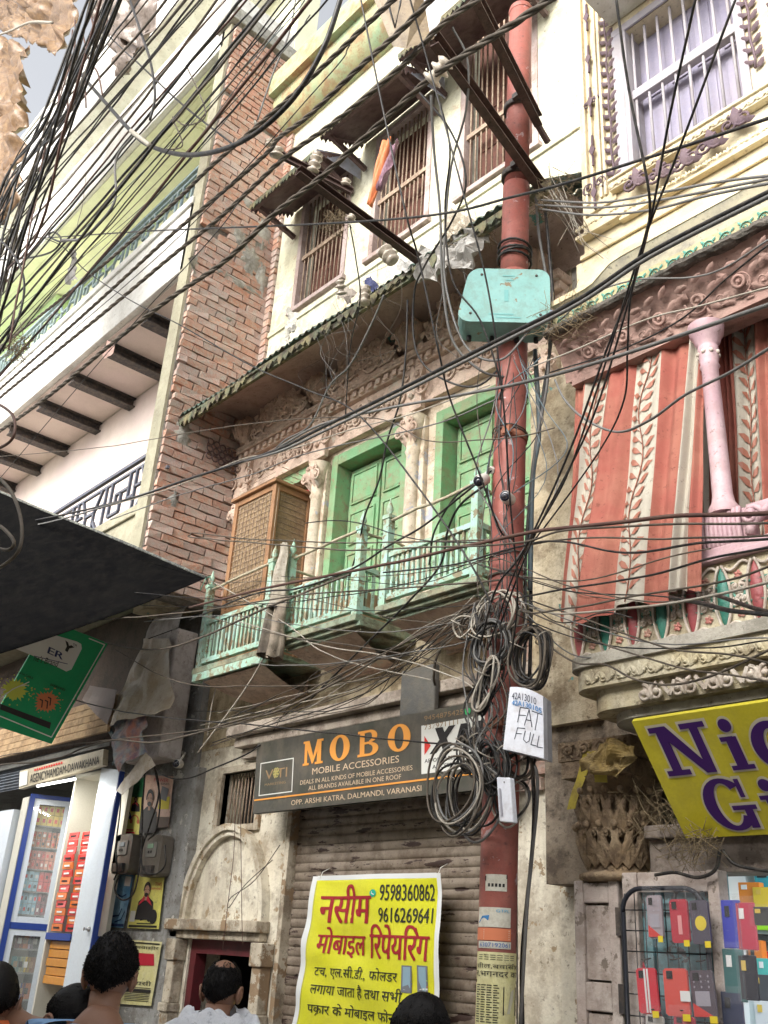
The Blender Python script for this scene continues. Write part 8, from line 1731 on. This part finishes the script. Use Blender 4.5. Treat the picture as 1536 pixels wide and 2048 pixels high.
    for h in (1, -1):
        q_ = MB(); c = hc2 + R @ (s_ * .077 * h - f * .008 + Z * -.02)
        q_.tube([c + R @ (f * (.020 * math.cos(a)) + Z * (.031 * math.sin(a)) + s_ * h * (.012 + .006 * math.sin(a))) for a in [j * PI / 7 for j in range(14)]], .0065, 6, closed=True); q_.blob(c + R @ (s_ * h * .006), .02, (1, 1, 1.3), 8); q_.build('ear', M_skin, t)
        q_ = MB(); q_.blob(head(PI / 2 + .02, .36 * h) + R @ (f * .0005), .010, n=8); q_.build('eye', flat('eye_dark', (.05, .04, .035), rough=.2), t)
    q_ = MB(); q_.tube([head(PI / 2 + .55, a) + R @ (f * .001) for a in (-.26, -.13, 0, .13, .26)], [.002, .0045, .005, .0045, .002], 6); q_.build('mouth', flat('lip', (.20, .07, .06)), t)
    # hair: cap plus many short locks
    q_ = MB(); bald = hairkind == 'thin'
    def lim(ph): 
        b_ = abs(((ph + PI) % (2 * PI)) - PI)      # 0 front, PI back
        return (1.05 if b_ < .9 else 1.05 + (b_ - .9) * .75 if b_ < 1.6 else 1.58 + (b_ - 1.6) * .32)
    def cap(u, v):
        ph = 2 * PI * u; th = .03 + (lim(ph) - .03) * v; n_ = mnoise.noise(V((math.cos(ph) * 2.5, math.sin(ph) * 2.5, th * 3 + seed))); return head(th, ph, (.10 * hairr + .035 * n_ * hairr) * (1 - v ** 5) + .02)
    if bald: q_.sheet(lambda u, v: head(.75 + (lim(2 * PI * u) - .75) * v, 2 * PI * u, .035 * math.sin(PI * min(v * 1.2, 1)) + .012), 40, 14)
    else: q_.sheet(cap, 44, 18)
    q_.build('hair_cap', M_hair, t)
    q_ = MB()
    for k_ in range(3200 if not bald else 1300):
        ph = ru(0, 2 * PI); th = math.acos(ru(math.cos(min(lim(ph), 2.2)), 1)); 
        if bald and th < .72 and rnd() < .82: continue
        if bald and th < .35: continue
        ln = ru(.018, .036) * (.6 if th > 1.3 else 1); a = head(th, ph, .06 * hairr); b_ = head(min(th + .28, PI - .5), ph + ru(-.5, .5), .085 * hairr + ru(-.01, .02)); d = (b_ - a).normalized() * ln; out = (a - hc2).normalized()
        if th > lim(ph) - .12: out *= .1; d *= .5
        q_.tube([a, a + d * .5 + out * ru(.001, .006) * hairr * (2.2 if hairr > 1.3 else 1), a + d + out * ru(-.006, .004) * hairr + out * (ru(0, .016) if hairr > 1.3 else 0)], [.0022, .0018, .0004], 3, caps=False)
    q_.build('hair_locks', M_hair, t, kind='stuff')
    if scarf:
        q_ = MB()
        def sf(u, v):
            a = 2 * PI * u; rr = .085 + .15 * v; c = W(-.03, 0, sh + .14 - .15 * v * v - .015 * math.sin(a * 3 + v * 6)); return c + f * (rr * .80 * math.cos(a)) + s_ * (rr * 1.25 * math.sin(a)) + Z * (.018 * math.sin(a * 5 + v * 9 + seed) * (1 - v) + .02 * mnoise.noise(V((a * 2, v * 6, 1))))
        q_.sheet(sf, 60, 16); q_.build('scarf', mat('white_cotton', (.62, .64, .68), dirt=(.4, .42, .48), damt=.3, scale=12, rough=.9, bump=.25, bscale=60), t)
    return t
M_sky = mat('sky_blue_shirt', (.22, .38, .62), (.26, .42, .66), rough=.9, bump=.1, bscale=80); M_orsh = mat('orange_shirt', (.70, .16, .05), rough=.9, bump=.1, bscale=80); M_olive = mat('olive_shirt', (.05, .05, .04), rough=.9, bump=.1); M_wsh = mat('white_shirt', (.60, .62, .66), rough=.9, bump=.1)
person(4, 1924, 4.3, math.radians(160), 'person with short black hair cut off by the left edge', M_olive, seed=1, tilt=.1)
person(130, 1958, 4.15, math.radians(20), 'person in an orange shirt looking down with the head turned right', M_orsh, seed=2, tilt=.8)
person(233, 1870, 4.0, math.radians(140), 'person with thick tousled black hair and a sky blue shirt seen from behind', M_sky, seed=3, tilt=.05, hairr=1.5)
person(451, 1914, 4.85, math.radians(125), 'person with thinning crown and a white scarf walking towards the small doorway', M_wsh, 'thin', seed=4, tilt=.02, scarf=True)
person(828, 1985, 3.95, math.radians(35), 'person with swept black hair in front of the yellow banner', M_olive, seed=5, tilt=.3, hairr=1.25)
